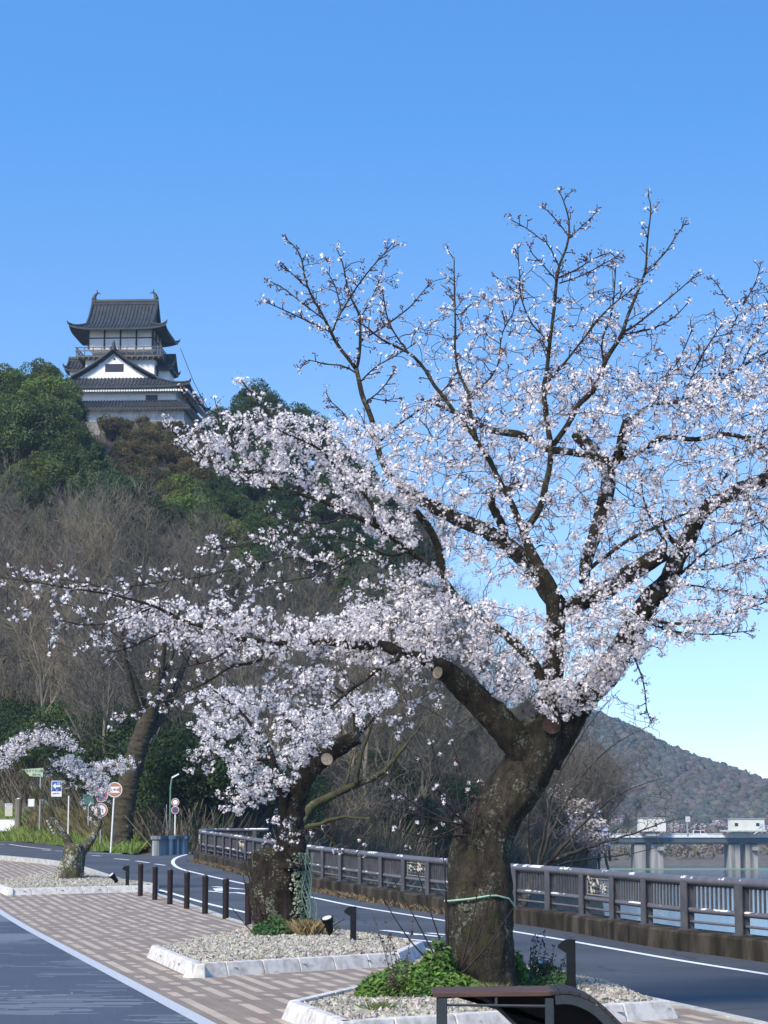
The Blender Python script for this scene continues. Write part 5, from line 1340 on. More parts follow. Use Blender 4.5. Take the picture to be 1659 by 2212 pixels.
A.limb([(737, 673, 3.4), (725, 620, 2.8), (705, 585, 2.2)], .4, .7, spur=13, spurlen=(6, 22), cl=(1, 4))
A.limb([(776, 690, 3.4), (800, 650, 2.8), (822, 600, 2.2)], .7, .5, spur=13, spurlen=(6, 22), cl=(2, 5))
A.limb([(768, 805, 4), (740, 790, 3.4), (700, 786, 2.8), (665, 778, 2.2), (645, 802, 2)], .5, .3, spur=16, spurlen=(6, 22), cl=(1, 4))
A.limb([(777, 826, 4), (815, 790, 3.4), (860, 765, 2.8), (900, 740, 2.2)], .5, .2, spur=14, cl=(2, 6))
A.limb([(788, 870, 4), (820, 845, 3.2), (845, 815, 2.4), (855, 800, 2)], .5, .7, spur=14, cl=(2, 6))
A.limb([(817, 957, 6), (850, 925, 5), (900, 890, 4), (960, 840, 3), (990, 800, 2)], .5, .1, spur=18, cl=(3, 7))
A.limb([(815, 950, 5), (770, 930, 4), (740, 890, 3), (705, 860, 2)], .5, .9, spur=14, cl=(2, 5))
# E: left middle limbs
A.limb([(990, 1298, 17), (956, 1249, 15), (919.5, 1216.6, 14), (857, 1169, 13), (810, 1132.7, 12), (752, 1111, 10.5), (701, 1081.6, 9), (657, 1071, 8), (606, 1056, 7), (555, 1038, 6), (503, 1019, 5), (455, 996, 4), (417, 979, 3.2), (389, 950, 2.6), (355, 912, 2)], .1, -.9, spur=18, cl=(4, 9))
A.limb([(809, 1130, 8), (806, 1096, 7.5), (788, 1071, 7), (752, 1034, 6.5), (715, 998, 6), (697, 976, 5.5), (658, 953, 5), (612, 933, 4.5), (575, 910, 4), (560.6, 884, 3), (555, 864, 2.5), (520, 820, 2)], -.3, -.6, spur=16, cl=(4, 9))
A.limb([(612, 933, 4), (560, 912, 3.5), (526, 907, 3.2), (483, 898, 3), (432, 875, 2.4), (395, 842, 2)], -.5, -.8, spur=16, cl=(2, 6))
A.limb([(880, 1190, 6), (864, 1199, 6), (830, 1198, 5.5), (761, 1199, 5), (707, 1212, 4.5), (618, 1205, 4), (532, 1225, 3.4), (475, 1236, 3), (417, 1248, 2.6), (330, 1260, 2.2), (270, 1268, 2)], -.2, -1.2, spur=15, cl=(4, 9))
A.limb([(830, 1198, 4), (770, 1170, 3.4), (700, 1160, 3), (620, 1165, 2.6), (520, 1178, 2.2), (440, 1190, 2)], -.3, -.6, spur=15, cl=(4, 9))
A.limb([(760, 1205, 4), (700, 1240, 3.4), (640, 1252, 3), (560, 1265, 2.6), (480, 1278, 2.2)], -.5, -.9, spur=16, cl=(4, 8))
A.limb([(752, 1111, 5), (700, 1130, 4), (640, 1120, 3), (580, 1100, 2)], -.4, -.8, spur=20, cl=(3, 7))
# C: the thick old limbs behind
A.limb([(1178, 1600, 70), (1186, 1520, 52), (1195, 1440, 48), (1200, 1350, 46), (1204, 1296, 50)], .35, .7, 14)
A.limb([(1204, 1306, 44), (1170, 1255, 42), (1127, 1205, 40), (1094, 1176, 38), (1040, 1143, 34), (974, 1114, 32), (930, 1092, 30), (890, 1068, 25), (862, 1052, 20)], .7, 1.3, 14)
A.limb([(1094, 1176, 22), (1078, 1120, 20), (1062, 1075, 18), (1090, 1058, 16), (1120, 1048, 15)], .9, .6, 10)
A.limb([(1230, 1310, 40), (1280, 1289, 40), (1325, 1262, 39), (1364, 1238, 39), (1410, 1208, 38), (1436, 1192, 36)], .5, .2, 16)
A.limb([(1434, 1195, 12), (1438, 1170, 9), (1425, 1150, 7), (1405, 1120, 5), (1390, 1080, 4), (1385, 1030, 3)], .2, .0, spur=20, cl=(4, 8))
A.limb([(1262, 1258, 24), (1269, 1202, 28), (1287, 1147, 32), (1305.6, 1096, 34), (1313, 1023, 34), (1305, 1000, 34), (1287, 979.6, 32), (1258, 950, 30), (1243, 936, 26)], .8, 1.4, 14)
A.limb([(1290, 985, 18), (1240, 980, 17), (1200, 972, 18), (1145, 950, 18), (1101, 936, 17), (1054, 925, 15), (1010, 905, 12), (960, 880, 8), (900, 860, 5)], 1.3, 1.7, spur=26, cl=(4, 8))
A.limb([(1313, 1015, 22), (1335, 985, 24), (1345, 955, 25), (1352, 925, 24), (1355, 908, 22)], 1.2, 1.0, 12)
A.limb([(1330, 1000, 13), (1360, 985, 13), (1393, 968, 13), (1437, 947, 13), (1506, 947, 12), (1579, 939, 11), (1623, 954, 10), (1660, 985, 9), (1720, 1020, 7)], 1.1, .7, spur=24, cl=(4, 8))
A.limb([(1579, 939, 7), (1620, 945, 6), (1640, 938, 5), (1660, 925, 4)], .8, .8, spur=20, cl=(3, 7))
A.limb([(1355, 915, 9), (1380, 890, 9), (1411, 874, 8.5), (1473, 866, 8), (1546, 826, 7), (1601, 793, 6), (1637, 772, 5), (1700, 740, 4)], 1.0, 1.4, spur=18, cl=(3, 7))
A.limb([(1546, 826, 5), (1560, 790, 4.4), (1568, 753, 4), (1590, 688, 3.4), (1630, 615, 2.6), (1643, 570, 2)], 1.2, 1.3, spur=15, spurlen=(6, 26), cl=(1, 5))
A.limb([(1595, 672, 3), (1565, 640, 2.6), (1550, 615, 2.3), (1533, 597, 2)], 1.2, 1.0, spur=13, spurlen=(6, 20), cl=(1, 4))
A.limb([(1601, 793, 4.5), (1625, 740, 3.6), (1650, 690, 3), (1662, 640, 2.4), (1668, 600, 2)], 1.3, 1.5, spur=14, spurlen=(6, 26), cl=(1, 5))
A.limb([(1473, 866, 4.5), (1500, 800, 3.6), (1530, 745, 3), (1560, 700, 2.2)], 1.1, .8, spur=15, cl=(2, 6))
A.limb([(1411, 874, 4.5), (1440, 820, 3.6), (1470, 770, 3), (1500, 700, 2.2)], 1.0, 1.3, spur=15, cl=(2, 6))
# F: right limb
A.limb([(1172, 1640, 84), (1205, 1585, 81), (1240, 1530, 72), (1275, 1490, 63), (1310, 1455, 60), (1345, 1402, 55), (1375, 1345, 49), (1400, 1300, 48), (1437, 1262, 44), (1462, 1213, 40), (1488, 1158, 37), (1524, 1100, 33), (1572, 1071, 32), (1637, 1041.5, 30), (1700, 1015, 27), (1790, 980, 25)], .1, .9, 20)
A.limb([(1470, 1180, 13), (1455, 1172, 12), (1440, 1150, 8), (1430, 1120, 5)], .5, .3, 8)
A.limb([(1270, 1232, 10), (1302, 1205, 9), (1357, 1169, 8.5), (1419, 1136, 8), (1491, 1107, 6.5), (1560, 1085, 4.5), (1620, 1080, 3)], .6, .0, spur=20, cl=(4, 8))
A.limb([(1390, 1330, 9), (1430, 1345, 8), (1491, 1344, 7), (1564, 1330, 5), (1620, 1312, 3.6), (1680, 1292, 2.5)], .4, .0, spur=15, cl=(4, 9))
A.limb([(1400, 1345, 6), (1460, 1365, 5), (1530, 1370, 4), (1590, 1366, 3), (1630, 1362, 2)], .4, .6, spur=15, cl=(4, 8))
A.limb([(1470, 1240, 7), (1484, 1227, 6.5), (1535, 1184, 5), (1590, 1150, 4), (1660, 1120, 3)], .5, .2, spur=16, cl=(4, 8))
A.limb([(1480, 1230, 6), (1530, 1230, 5), (1590, 1215, 4), (1660, 1200, 3), (1700, 1190, 2)], .6, 1.0, spur=14, cl=(4, 8))
A.limb([(1440, 1270, 6), (1490, 1265, 4.6), (1560, 1275, 3.6), (1620, 1290, 2.4), (1660, 1296, 2)], .6, .9, spur=15, cl=(4, 8))
A.limb([(1371, 1410, 6), (1374, 1430, 4.5), (1386, 1461, 3.6), (1394, 1500, 3), (1397, 1534, 2.6), (1408, 1562, 2)], .2, -.1, spur=12, spurlen=(6, 22), cl=(3, 7))
A.limb([(1600, 1060, 6), (1630, 1110, 5), (1665, 1150, 4), (1700, 1170, 3)], .8, .6, spur=16, cl=(4, 8))
A.limb([(1540, 1095, 6), (1560, 1040, 5), (1600, 990, 4), (1660, 960, 3)], .7, .5, spur=16, cl=(4, 8))
for poly_, dp_, n_ in (([(900, 690), (1000, 580), (1180, 560), (1340, 560), (1420, 700), (1480, 800), (1300, 900), (1050, 900), (900, 800)], (-.8, 1.2), 260), ([(1440, 800), (1540, 650), (1700, 600), (1720, 900), (1440, 900)], (.1, 1.9), 170), ([(640, 560), (740, 545), (860, 560), (880, 700), (800, 760), (660, 700)], (.1, .9), 90), ([(900, 870), (1400, 820), (1659, 820), (1700, 1200), (1000, 1200)], (-1.3, 1.8), 330)):
    A.grow(poly_, dp_, n_, 26, (1, 3), frac=.5)
n_skel = len(A.cl)
A.grow([(960, 1290), (1060, 1300), (1180, 1330), (1300, 1300), (1380, 1320), (1400, 1390), (1350, 1420), (1290, 1440), (1200, 1500), (1080, 1520), (1000, 1430), (900, 1400), (900, 1330)], (-1.5, .8), 430, 12, (4, 9))
A.grow([(1200, 1300), (1320, 1230), (1480, 1250), (1640, 1290), (1600, 1350), (1480, 1390), (1380, 1430), (1300, 1440)], (-1.1, 1.2), 270, 12, (4, 9))
A.grow([(880, 870), (1050, 800), (1300, 800), (1480, 830), (1659, 790), (1700, 1000), (1659, 1260), (1450, 1230), (1250, 1280), (1060, 1260), (960, 1180), (880, 1080), (800, 960)], (-1.5, 1.8), 1650, 14, (3, 8))
A.grow([(900, 690), (1060, 610), (1180, 640), (1330, 640), (1380, 720), (1480, 780), (1400, 880), (1200, 900), (1000, 880), (880, 800)], (-.8, 1.2), 270, 16, (2, 6))
A.grow([(1440, 780), (1560, 690), (1690, 640), (1720, 860), (1560, 900), (1420, 900)], (.2, 1.8), 180, 15, (2, 7))
A.grow([(690, 900), (820, 920), (900, 1060), (900, 1180), (780, 1140), (690, 1080), (600, 1010), (560, 930), (600, 890)], (-1.0, .8), 330, 12, (5, 10))
A.grow([(380, 922), (470, 900), (560, 880), (620, 900), (650, 1020), (560, 1050), (440, 1000), (362, 930)], (-1.1, -.2), 150, 12, (4, 9))
A.grow([(650, 1340), (780, 1310), (900, 1280), (960, 1330), (960, 1440), (860, 1450), (740, 1430), (660, 1420)], (-1.3, .1), 260, 11, (5, 10))
A.grow([(250, 1310), (420, 1290), (650, 1330), (700, 1390), (560, 1430), (380, 1400), (260, 1370)], (-1.7, -.7), 190, 13, (5, 10))
A.grow([(720, 1290), (870, 1220), (980, 1230), (1010, 1300), (900, 1330), (780, 1340)], (-.8, .4), 130, 13, (4, 9))
A.grow([(820, 1450), (960, 1440), (1010, 1500), (990, 1560), (860, 1600), (800, 1540)], (-1.0, .2), 26, 22, (3, 7))
A.grow([(1250, 1420), (1330, 1400), (1360, 1440), (1290, 1520), (1200, 1560), (1160, 1520)], (-.9, .1), 110, 11, (5, 11))
A.grow([(0, 1230), (160, 1230), (260, 1300), (260, 1400), (120, 1420), (0, 1350)], (-2.2, -1.2), 40, 24, (2, 6))
A.grow([(430, 1500), (560, 1470), (620, 1430), (760, 1450), (700, 1520), (560, 1540)], (-1.5, -.6), 70, 15, (4, 9))
# water shoots from the burl on the left of the trunk
for tip in ((835, 1690), (870, 1720), (905, 1640), (940, 1700), (985, 1650), (1010, 1690), (850, 1790), (900, 1775), (960, 1730), (1040, 1690), (820, 1740), (880, 1830), (930, 1600), (975, 1600)):
    b0_ = (1008 + R.uniform(-12, 18), 1795 + R.uniform(-20, 30)); mx_ = ((b0_[0] + tip[0]) / 2 + R.uniform(-12, 12), (b0_[1] + tip[1]) / 2 + R.uniform(0, 18))
    A.limb([(*b0_, 4), (*mx_, 3), (*tip, 1.8)], -.3, R.uniform(-.9, -.1), nodes=False, spur=70, spurlen=(10, 30), cl=(0, 5))
for b0_, tip in (((968, 2120), (956, 1830)), ((975, 2110), (962, 1860)), ((985, 2105), (1060, 1930)), ((992, 2110), (1110, 1960)), ((965, 2115), (850, 1900)), ((972, 2118), (900, 1880)), ((960, 2110), (820, 1930)), ((990, 2108), (1040, 1860))):
    A.limb([(*b0_, 5), ((b0_[0] + tip[0]) / 2 + R.uniform(-8, 8), (b0_[1] + tip[1]) / 2 + 10, 3), (*tip, 1.6)], -.45, -.6, nodes=False)
aloc = P(1037, 2135, TY)
A_obj = finish(A, 'cherry_tree', 'largest blossoming cherry tree with thick mossy forked trunk tied with green twine', 'tree', aloc, m_bark, None, group='blossoming cherry trees on the square')
cut_face(946, 1453, TY - .62, 26, 40, 0, m_cut, A_obj, aloc, -.9)
cut_face(1192, 1566, TY - .24, 40, 40, 0, m_cutd, A_obj, aloc, 0)
cut_face(1121, 1047, TY + .45, 17, 17, 0, m_cutd, A_obj, aloc, .8)
tw_ = MB(); pts = []
for k in range(29):
    a = math.pi + k / 28 * 2 * math.pi; rr = 75.5 * mpp(TY); c = P(1037, 1950, TY)
    zz_ = P(1037, float(np.interp(math.cos(a), [-1, -.2, .35, .8, 1], [1946, 1938, 1931, 1940, 1962])), TY).z
    pts.append((c.x + rr * math.cos(a), TY + rr * math.sin(a), zz_))
tw_.tube(pts, .009, 6)
tag(tw_.build('twine', plain('green_twine', (.30, .48, .36), .6)), 'pale green twine tied round the largest cherry trunk', 'twine')

# ---- the cut cherry in the middle planter
BYY = 34.3
B = Tree(BYY, 9)
solid_trunk(B.tr, [(613, 2050, 132), (613, 2015, 116), (608, 1970, 112), (603, 1920, 112), (597, 1880, 108), (592, 1850, 104), (588, 1832, 92), (586, 1825, 60)], BYY, 8, ridge=.09)
B.limb([(628, 1880, 74), (628, 1830, 66), (630, 1780, 52), (636, 1740, 48), (650, 1692, 46), (675, 1655, 44), (705, 1630, 42), (740, 1610, 37), (772, 1592, 31)], -.15, .1, 18, jit=.07)
B.limb([(622, 1800, 30), (612, 1740, 22), (604, 1690, 18), (590, 1640, 14), (570, 1600, 10), (540, 1560, 7), (500, 1520, 5), (460, 1490, 4)], -.1, -.6, spur=12, cl=(5, 10))
B.limb([(690, 1645, 12), (665, 1610, 10), (640, 1580, 8), (610, 1545, 6), (570, 1520, 4)], 0, -.5, spur=12, cl=(5, 10))
B.limb([(770, 1592, 13), (768, 1560, 11), (760, 1530, 9), (745, 1500, 6), (700, 1470, 4)], .1, -.2, spur=14, cl=(4, 9))
B.limb([(770, 1595, 8), (800, 1560, 6), (830, 1520, 4), (860, 1500, 3)], .1, .4, spur=16, cl=(3, 8))
B.limb([(604, 1690, 10), (570, 1690, 8), (530, 1700, 6), (500, 1720, 4), (480, 1745, 3)], -.3, -.8, spur=12, cl=(5, 9))
B.limb([(590, 1640, 8), (540, 1640, 6), (490, 1630, 5), (440, 1650, 4), (415, 1660, 3)], -.3, -.7, spur=12, cl=(4, 9))
B.grow([(400, 1505), (470, 1478), (540, 1500), (570, 1560), (620, 1540), (700, 1520), (770, 1500), (850, 1490), (860, 1530), (780, 1560), (740, 1590), (690, 1620), (660, 1660), (640, 1690), (600, 1700), (540, 1720), (500, 1690), (490, 1640), (440, 1600)], (-1.3, .7), 420, 11, (5, 10))
B.grow([(500, 1690), (600, 1690), (610, 1720), (560, 1740), (520, 1760), (480, 1740)], (-.8, .2), 40, 11, (5, 9))
B.grow([(400, 1570), (470, 1540), (500, 1640), (430, 1670), (420, 1640)], (-.8, .1), 30, 14, (3, 7))
B.limb([(632, 1860, 6), (612, 1830, 4), (600, 1800, 3), (592, 1770, 2)], -.6, -.9, spur=14, cl=(4, 8))
B.limb([(640, 1800, 5), (690, 1790, 4), (740, 1840, 3), (785, 1850, 2)], -.4, -.8, spur=40, cl=(2, 6))
for b0_, tip in (((575, 2035), (560, 1860)), ((570, 2035), (525, 1890)), ((580, 2030), (545, 1930)), ((568, 2035), (500, 1960)), ((590, 2030), (520, 1830)), ((640, 2020), (745, 1985))):
    B.limb([(*b0_, 3.5), ((b0_[0] + tip[0]) / 2 + R.uniform(-6, 6), (b0_[1] + tip[1]) / 2 + 8, 2.4), (*tip, 1.5)], -.7, -.9, nodes=False)
bloc = P(612, 2040, BYY)
B_obj = finish(B, 'cherry_tree', 'pruned cherry tree with broken off stump shoulder and lichen covered bark', 'tree', bloc, m_bark2, None, group='blossoming cherry trees on the square', size=.023, rad=.048)
cut_face(773, 1592, BYY + .1, 26, 30, 0, mat('grey_cut_wood', (.22, .20, .17), (.36, .33, .28), 14, .9), B_obj, bloc, 2.2)
cut_face(706, 1640, BYY - .20, 26, 22, 0, m_cut, B_obj, bloc, .2)
# lichen scales and a torn green net on the trunk
mb = MB(); rng = np.random.default_rng(4)
for k in range(430):
    px, py = (R.gauss(652, 11), R.uniform(1845, 2015)) if k < 440 else (R.gauss(625, 22), R.uniform(1880, 2000))
    if not 560 < px < 668: continue
    dx = (px - 608) / 56; Yp = BYY - math.sqrt(max(.02, 1 - dx * dx)) * .40 - .02; c = np.array(P(px, py, Yp)) - np.array(bloc)
    n = np.array([dx, -math.sqrt(max(.02, 1 - dx * dx)), .1]); r = R.uniform(.007, .026)
    a = np.cross(n, [0, 0, 1]); a /= np.linalg.norm(a); b = np.cross(n, a); m_ = 7
    mb.add([c + n * .012] + [c + (a * math.cos(t) + b * math.sin(t)) * r * R.uniform(.6, 1.3) + n * R.uniform(-.01, .02) for t in np.arange(m_) / m_ * 6.283], [(0, 1 + i, 1 + (i + 1) % m_) for i in range(m_)])
mb.build('lichen', mat('lichen', (.19, .22, .13), (.36, .39, .27), 14, .95), B_obj)
mb = MB()
for k in range(9):
    x = 652 + k * 2.2; pts = [P(x + 7 * math.sin(q * .9 + k) + q * 1.2, 1842 + q * 18, BYY - .30 - .012 * (k % 3) + .012 * k) - bloc for q in range(10)]; mb.tube(pts, .006, 4)
for q in range(9): mb.tube([P(646 + k * 4 + q * 1.2, 1846 + q * 18 + 4 * math.sin(k), BYY - .33 + .025 * k) - bloc for k in range(7)], .005, 4)
mb.tube([P(652, 2000, BYY - .4) - bloc, P(628, 2022, BYY - .6) - bloc, P(608, 2036, BYY - .7) - bloc], .009, 5); mb.tube([P(668, 1990, BYY - .4) - bloc, P(662, 2020, BYY - .5) - bloc, P(672, 2038, BYY - .55) - bloc, P(690, 2040, BYY - .5) - bloc], .009, 5)
nt_ = mb.build('tree_net', plain('green_net', (.17, .25, .19), .7)); nt_.location = bloc; tag(nt_, 'torn pale green net hanging on the lichen covered trunk', 'net')

# ---- the small leaning cherry on the left
CY = 60.0
Cc = Tree(CY, 21)
solid_trunk(Cc.tr, [(146, 1918, 84), (147, 1903, 66), (152, 1880, 52), (158, 1855, 48), (162, 1832, 50), (164, 1822, 40)], CY, 2, sides=36, ridge=.1)
Cc.limb([(156, 1840, 24), (146, 1815, 17), (130, 1790, 14), (116, 1768, 12), (105, 1750, 12), (95, 1730, 13), (84, 1712, 15), (66, 1690, 16), (52, 1674, 14), (42, 1664, 11)], 0, -.5, 10, jit=.12)
Cc.limb([(172, 1842, 26), (190, 1822, 19), (202, 1806, 16), (212, 1786, 13), (216, 1768, 9), (210, 1740, 6), (200, 1712, 5), (190, 1690, 4), (170, 1665, 3)], 0, .4, 10, jit=.12)
Cc.limb([(42, 1666, 5), (30, 1640, 4), (40, 1615, 3), (70, 1598, 2.4), (110, 1590, 2), (150, 1606, 1.6)], -.5, -.7, spur=10, cl=(5, 9))
Cc.limb([(45, 1668, 4), (20, 1650, 3), (0, 1640, 2.5), (-30, 1660, 2)], -.5, -.5, spur=10, cl=(5, 9))
Cc.limb([(190, 1690, 3.5), (220, 1665, 3), (255, 1655, 2.4), (285, 1645, 1.8)], .3, .3, spur=9, cl=(4, 9))
Cc.limb([(190, 1690, 3.5), (150, 1668, 3), (120, 1650, 2.2)], .3, .1, spur=9, cl=(4, 9))
Cc.grow([(-10, 1640), (10, 1605), (40, 1585), (85, 1574), (130, 1580), (168, 1608), (160, 1622), (110, 1606), (70, 1610), (40, 1630), (5, 1662)], (-1.0, .1), 200, 6, (5, 9))
Cc.grow([(110, 1650), (150, 1630), (200, 1650), (290, 1640), (285, 1665), (240, 1670), (236, 1710), (215, 1726), (180, 1690), (140, 1670)], (-.5, .8), 220, 6, (5, 9))
Cc.grow([(150, 1690), (215, 1700), (235, 1730), (205, 1790), (180, 1760)], (-.3, .6), 26, 10, (3, 8))
cloc = P(147, 1908, CY)
C_obj = finish(Cc, 'cherry_tree', 'smallest cherry tree with pale leaning V shaped limbs in the far planter', 'tree', cloc, m_bark3, None, group='blossoming cherry trees on the square', size=.024, rad=.055)

# ---- old bare trees at the foot of the hill
m_bbark = bark('old_tree_bark', (.022, .018, .013), (.088, .070, .050), (.05, .05, .018), .4, .2, 6.0)
m_btwig = mat('bare_twig', (.06, .05, .038), (.13, .115, .09), .6, .9)
D_ = Tree(99.0, 31)
D_.limb([(262, 1850, 52), (264, 1790, 46), (272, 1720, 46), (288, 1650, 44), (306, 1590, 40), (326, 1530, 32), (340, 1470, 26), (350, 1400, 18), (352, 1330, 10)], 0, 1.5, 16, jit=.08)
D_.limb([(300, 1610, 22), (340, 1560, 20), (372, 1500, 16), (400, 1430, 12), (430, 1360, 7)], .8, 3, 8)
D_.limb([(310, 1570, 18), (290, 1500, 14), (270, 1420, 11), (262, 1350, 7)], 1, -1, 8)
D_.limb([(320, 1540, 14), (280, 1440, 11), (230, 1380, 8), (180, 1330, 5)], 1, 0, 8)
D_.limb([(335, 1500, 14), (370, 1420, 10), (380, 1340, 7), (400, 1280, 4)], 1.5, 1, 8)
D_.grow([(90, 1330), (200, 1250), (330, 1230), (460, 1270), (520, 1360), (500, 1500), (400, 1560), (330, 1520), (220, 1480), (110, 1440)], (-4, 5), 520, bare=True)
finish(D_, 'bare_tree', 'old bare tree with thick reddish trunk leaning right behind the round signs', 'tree', P(264, 1848, 99.0), m_bbark, m_btwig)
m_mossy = bark('mossy_bark', (.03, .027, .012), (.075, .066, .03), (.06, .06, .02), .5, .1, 3.0)
E_ = Tree(66.0, 37)
E_.limb([(640, 1850, 26), (648, 1800, 24), (655, 1771, 22), (674, 1742, 20), (718, 1719, 17), (757, 1700, 15), (796, 1685, 13), (830, 1665, 11), (864, 1625, 8), (900, 1580, 5), (940, 1530, 3)], 0, 1, 10)
E_.limb([(770, 1694, 10), (776, 1650, 8), (790, 1600, 7), (803, 1570, 5), (820, 1500, 3)], .4, 0, 8)
E_.limb([(745, 1706, 7), (755, 1660, 5), (765, 1620, 3)], .4, 1, 6)
E_.limb([(652, 1790, 14), (690, 1780, 10), (740, 1765, 7), (800, 1770, 4)], 0, -1, 6)
E_.grow([(700, 1700), (760, 1540), (900, 1480), (1000, 1520), (960, 1640), (850, 1740), (760, 1800), (690, 1790)], (-2, 2.5), 260, bare=True)
finish(E_, 'bare_tree', 'mossy yellow green bare tree leaning right behind the railing', 'tree', P(644, 1830, 66.0), m_mossy, m_btwig)
F_ = Tree(58.0, 41)
F_.limb([(1130, 1960, 16.5), (1150, 1900, 14.3), (1190, 1862, 11.0), (1250, 1838, 8.2), (1310, 1818, 6.1), (1370, 1800, 3.9), (1430, 1778, 2.2), (1475, 1768, 1.1)], 0, 2, 8)
F_.limb([(1190, 1862, 7.7), (1240, 1800, 6.1), (1290, 1750, 4.4), (1340, 1715, 2.8), (1400, 1690, 1.7), (1440, 1680, 1.1)], .3, -1, 8)
F_.limb([(1160, 1890, 7.7), (1190, 1800, 6.1), (1230, 1720, 4.4), (1280, 1650, 3.3), (1340, 1600, 2.2), (1400, 1570, 1.1)], .2, 1, 8)
F_.limb([(1170, 1880, 7.2), (1230, 1862, 5.0), (1300, 1852, 3.3), (1360, 1845, 2.2), (1420, 1830, 1.1)], .2, 2, 6)
F_.limb([(1160, 1880, 7.2), (1180, 1780, 5.5), (1200, 1690, 4.4), (1250, 1600, 2.8), (1300, 1530, 1.7), (1340, 1490, 1.1)], 0, -.5, 6)
F_.limb([(1150, 1900, 7.2), (1140, 1800, 5.5), (1150, 1700, 3.9), (1180, 1600, 2.8)], 0, -1, 6)
F_.grow([(1180, 1700), (1240, 1560), (1320, 1490), (1400, 1540), (1430, 1590), (1400, 1640), (1440, 1690), (1470, 1770), (1440, 1800), (1330, 1850), (1240, 1850), (1180, 1800)], (-2.5, 3), 520, bare=True)
finish(F_, 'bare_tree', 'bare tree spreading fine branches over the river beside the largest trunk', 'tree', P(1140, 1930, 58.0), bark('river_tree_bark', (.02, .017, .014), (.075, .062, .048), (.05, .05, .018), .2, .2, 2.0), mat('bare_twig_dark', (.05, .042, .035), (.11, .095, .08), .8, .9))

# ------------------------------------------------------------------ woodland on the hill
def leaf_mat(name, c1, c2, tr=.25):
    m = mat(name, c1, c2, .9, .75, tint=True, transl=tr, spec=.25)
    nt = m.node_tree; L = nt.links; b = [n for n in nt.nodes if n.type == 'BSDF_PRINCIPLED'][0]
    src = b.inputs['Base Color'].links[0].from_socket
    oi = nd(nt, 'ShaderNodeObjectInfo'); r = ramp(nt, [(0, (.62, .66, .7)), (.5, (1, 1, 1)), (1, (1.35, 1.25, .95))]); L.new(oi.outputs['Random'], r.inputs[0])
    mx = nd(nt, 'ShaderNodeMix', data_type='RGBA', blend_type='MULTIPLY'); mx.inputs[0].default_value = 1; L.new(src, mx.inputs[6]); L.new(r.outputs[0], mx.inputs[7]); L.new(mx.outputs[2], b.inputs['Base Color'])
    return m
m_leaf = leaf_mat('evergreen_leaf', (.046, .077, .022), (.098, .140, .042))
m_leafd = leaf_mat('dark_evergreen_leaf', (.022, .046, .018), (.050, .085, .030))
m_bush = leaf_mat('budding_bush_leaf', (.064, .058, .026), (.112, .098, .042))
m_btw2 = leaf_mat('hill_bare_branch', (.085, .073, .056), (.195, .176, .142), 0)
def leaf_cloud(mb, cen, rad, n, size, rng, tint, squash=.8, nr=.7):
    d = rng.standard_normal((n, 3)); d /= np.linalg.norm(d, axis=1)[:, None]
    rr = rng.uniform(.55, 1.05, n) ** .6
    p = cen + d * rr[:, None] * rad * np.array([1, 1, squash])
    nr_ = d + nr * rng.standard_normal((n, 3)); nr_ /= np.linalg.norm(nr_, axis=1)[:, None]
    a = np.cross(nr_, rng.standard_normal((n, 3))); a /= np.linalg.norm(a, axis=1)[:, None]; b = np.cross(nr_, a)
    s = size * rng.uniform(.6, 1.3, (n, 1)); b = b * .62
    v = np.stack([p - a * s, p - b * s, p + a * s, p + b * s], 1) 
    v[:, 1] += nr_ * s * .2; v[:, 3] += nr_ * s * .2
    mb.add(v.reshape(-1, 3), np.arange(4 * n).reshape(-1, 4), tint * rng.uniform(.75, 1.25, (n, 1)))
def evergreen(seed, H, rad, leaf, m, cone=False, nl=30, per=170, tr=1.0):
    rng = np.random.default_rng(seed); cr, tk = MB(), MB()
    for k in range(nl):
        if cone:
            h = rng.uniform(.12, 1); a = rng.uniform(0, 6.28); rr = rad * (1.05 - h) * rng.uniform(.5, 1); c = np.array([rr * math.cos(a), rr * math.sin(a), H * h]); r_ = rad * (.5 - .3 * h)
        else:
            d = rng.standard_normal(3); d[2] = abs(d[2]) * .9 - .15; d /= np.linalg.norm(d); q = rng.uniform(.55, 1.0)
            c = np.array([0, 0, H * .52]) + d * q * np.array([rad, rad, H * .44]); r_ = rng.uniform(.24, .42) * rad
        leaf_cloud(cr, c, r_, per, leaf, rng, np.array([1, 1, 1]) * rng.uniform(.62, 1.45) * np.array([rng.uniform(.85, 1.25), 1, rng.uniform(.7, 1.1)]))
    tk.tube([(0, 0, -.8), (.1, 0, H * .3), (.0, .1, H * .75)], np.array([.24, .18, .06]) * tr, 7)
    for k in range(5):
        a = k * 1.3; tk.tube([(0, 0, H * .3), (rad * .4 * math.cos(a), rad * .4 * math.sin(a), H * .55), (rad * .7 * math.cos(a), rad * .7 * math.sin(a), H * .68)], np.array([.12, .07, .03]) * tr, 5)
    t = thing('evergreen_tree', 'x', 'tree'); tk.build('trunk', m_bbark, t); cr.build('crown', m, t, colors=True)
    return t
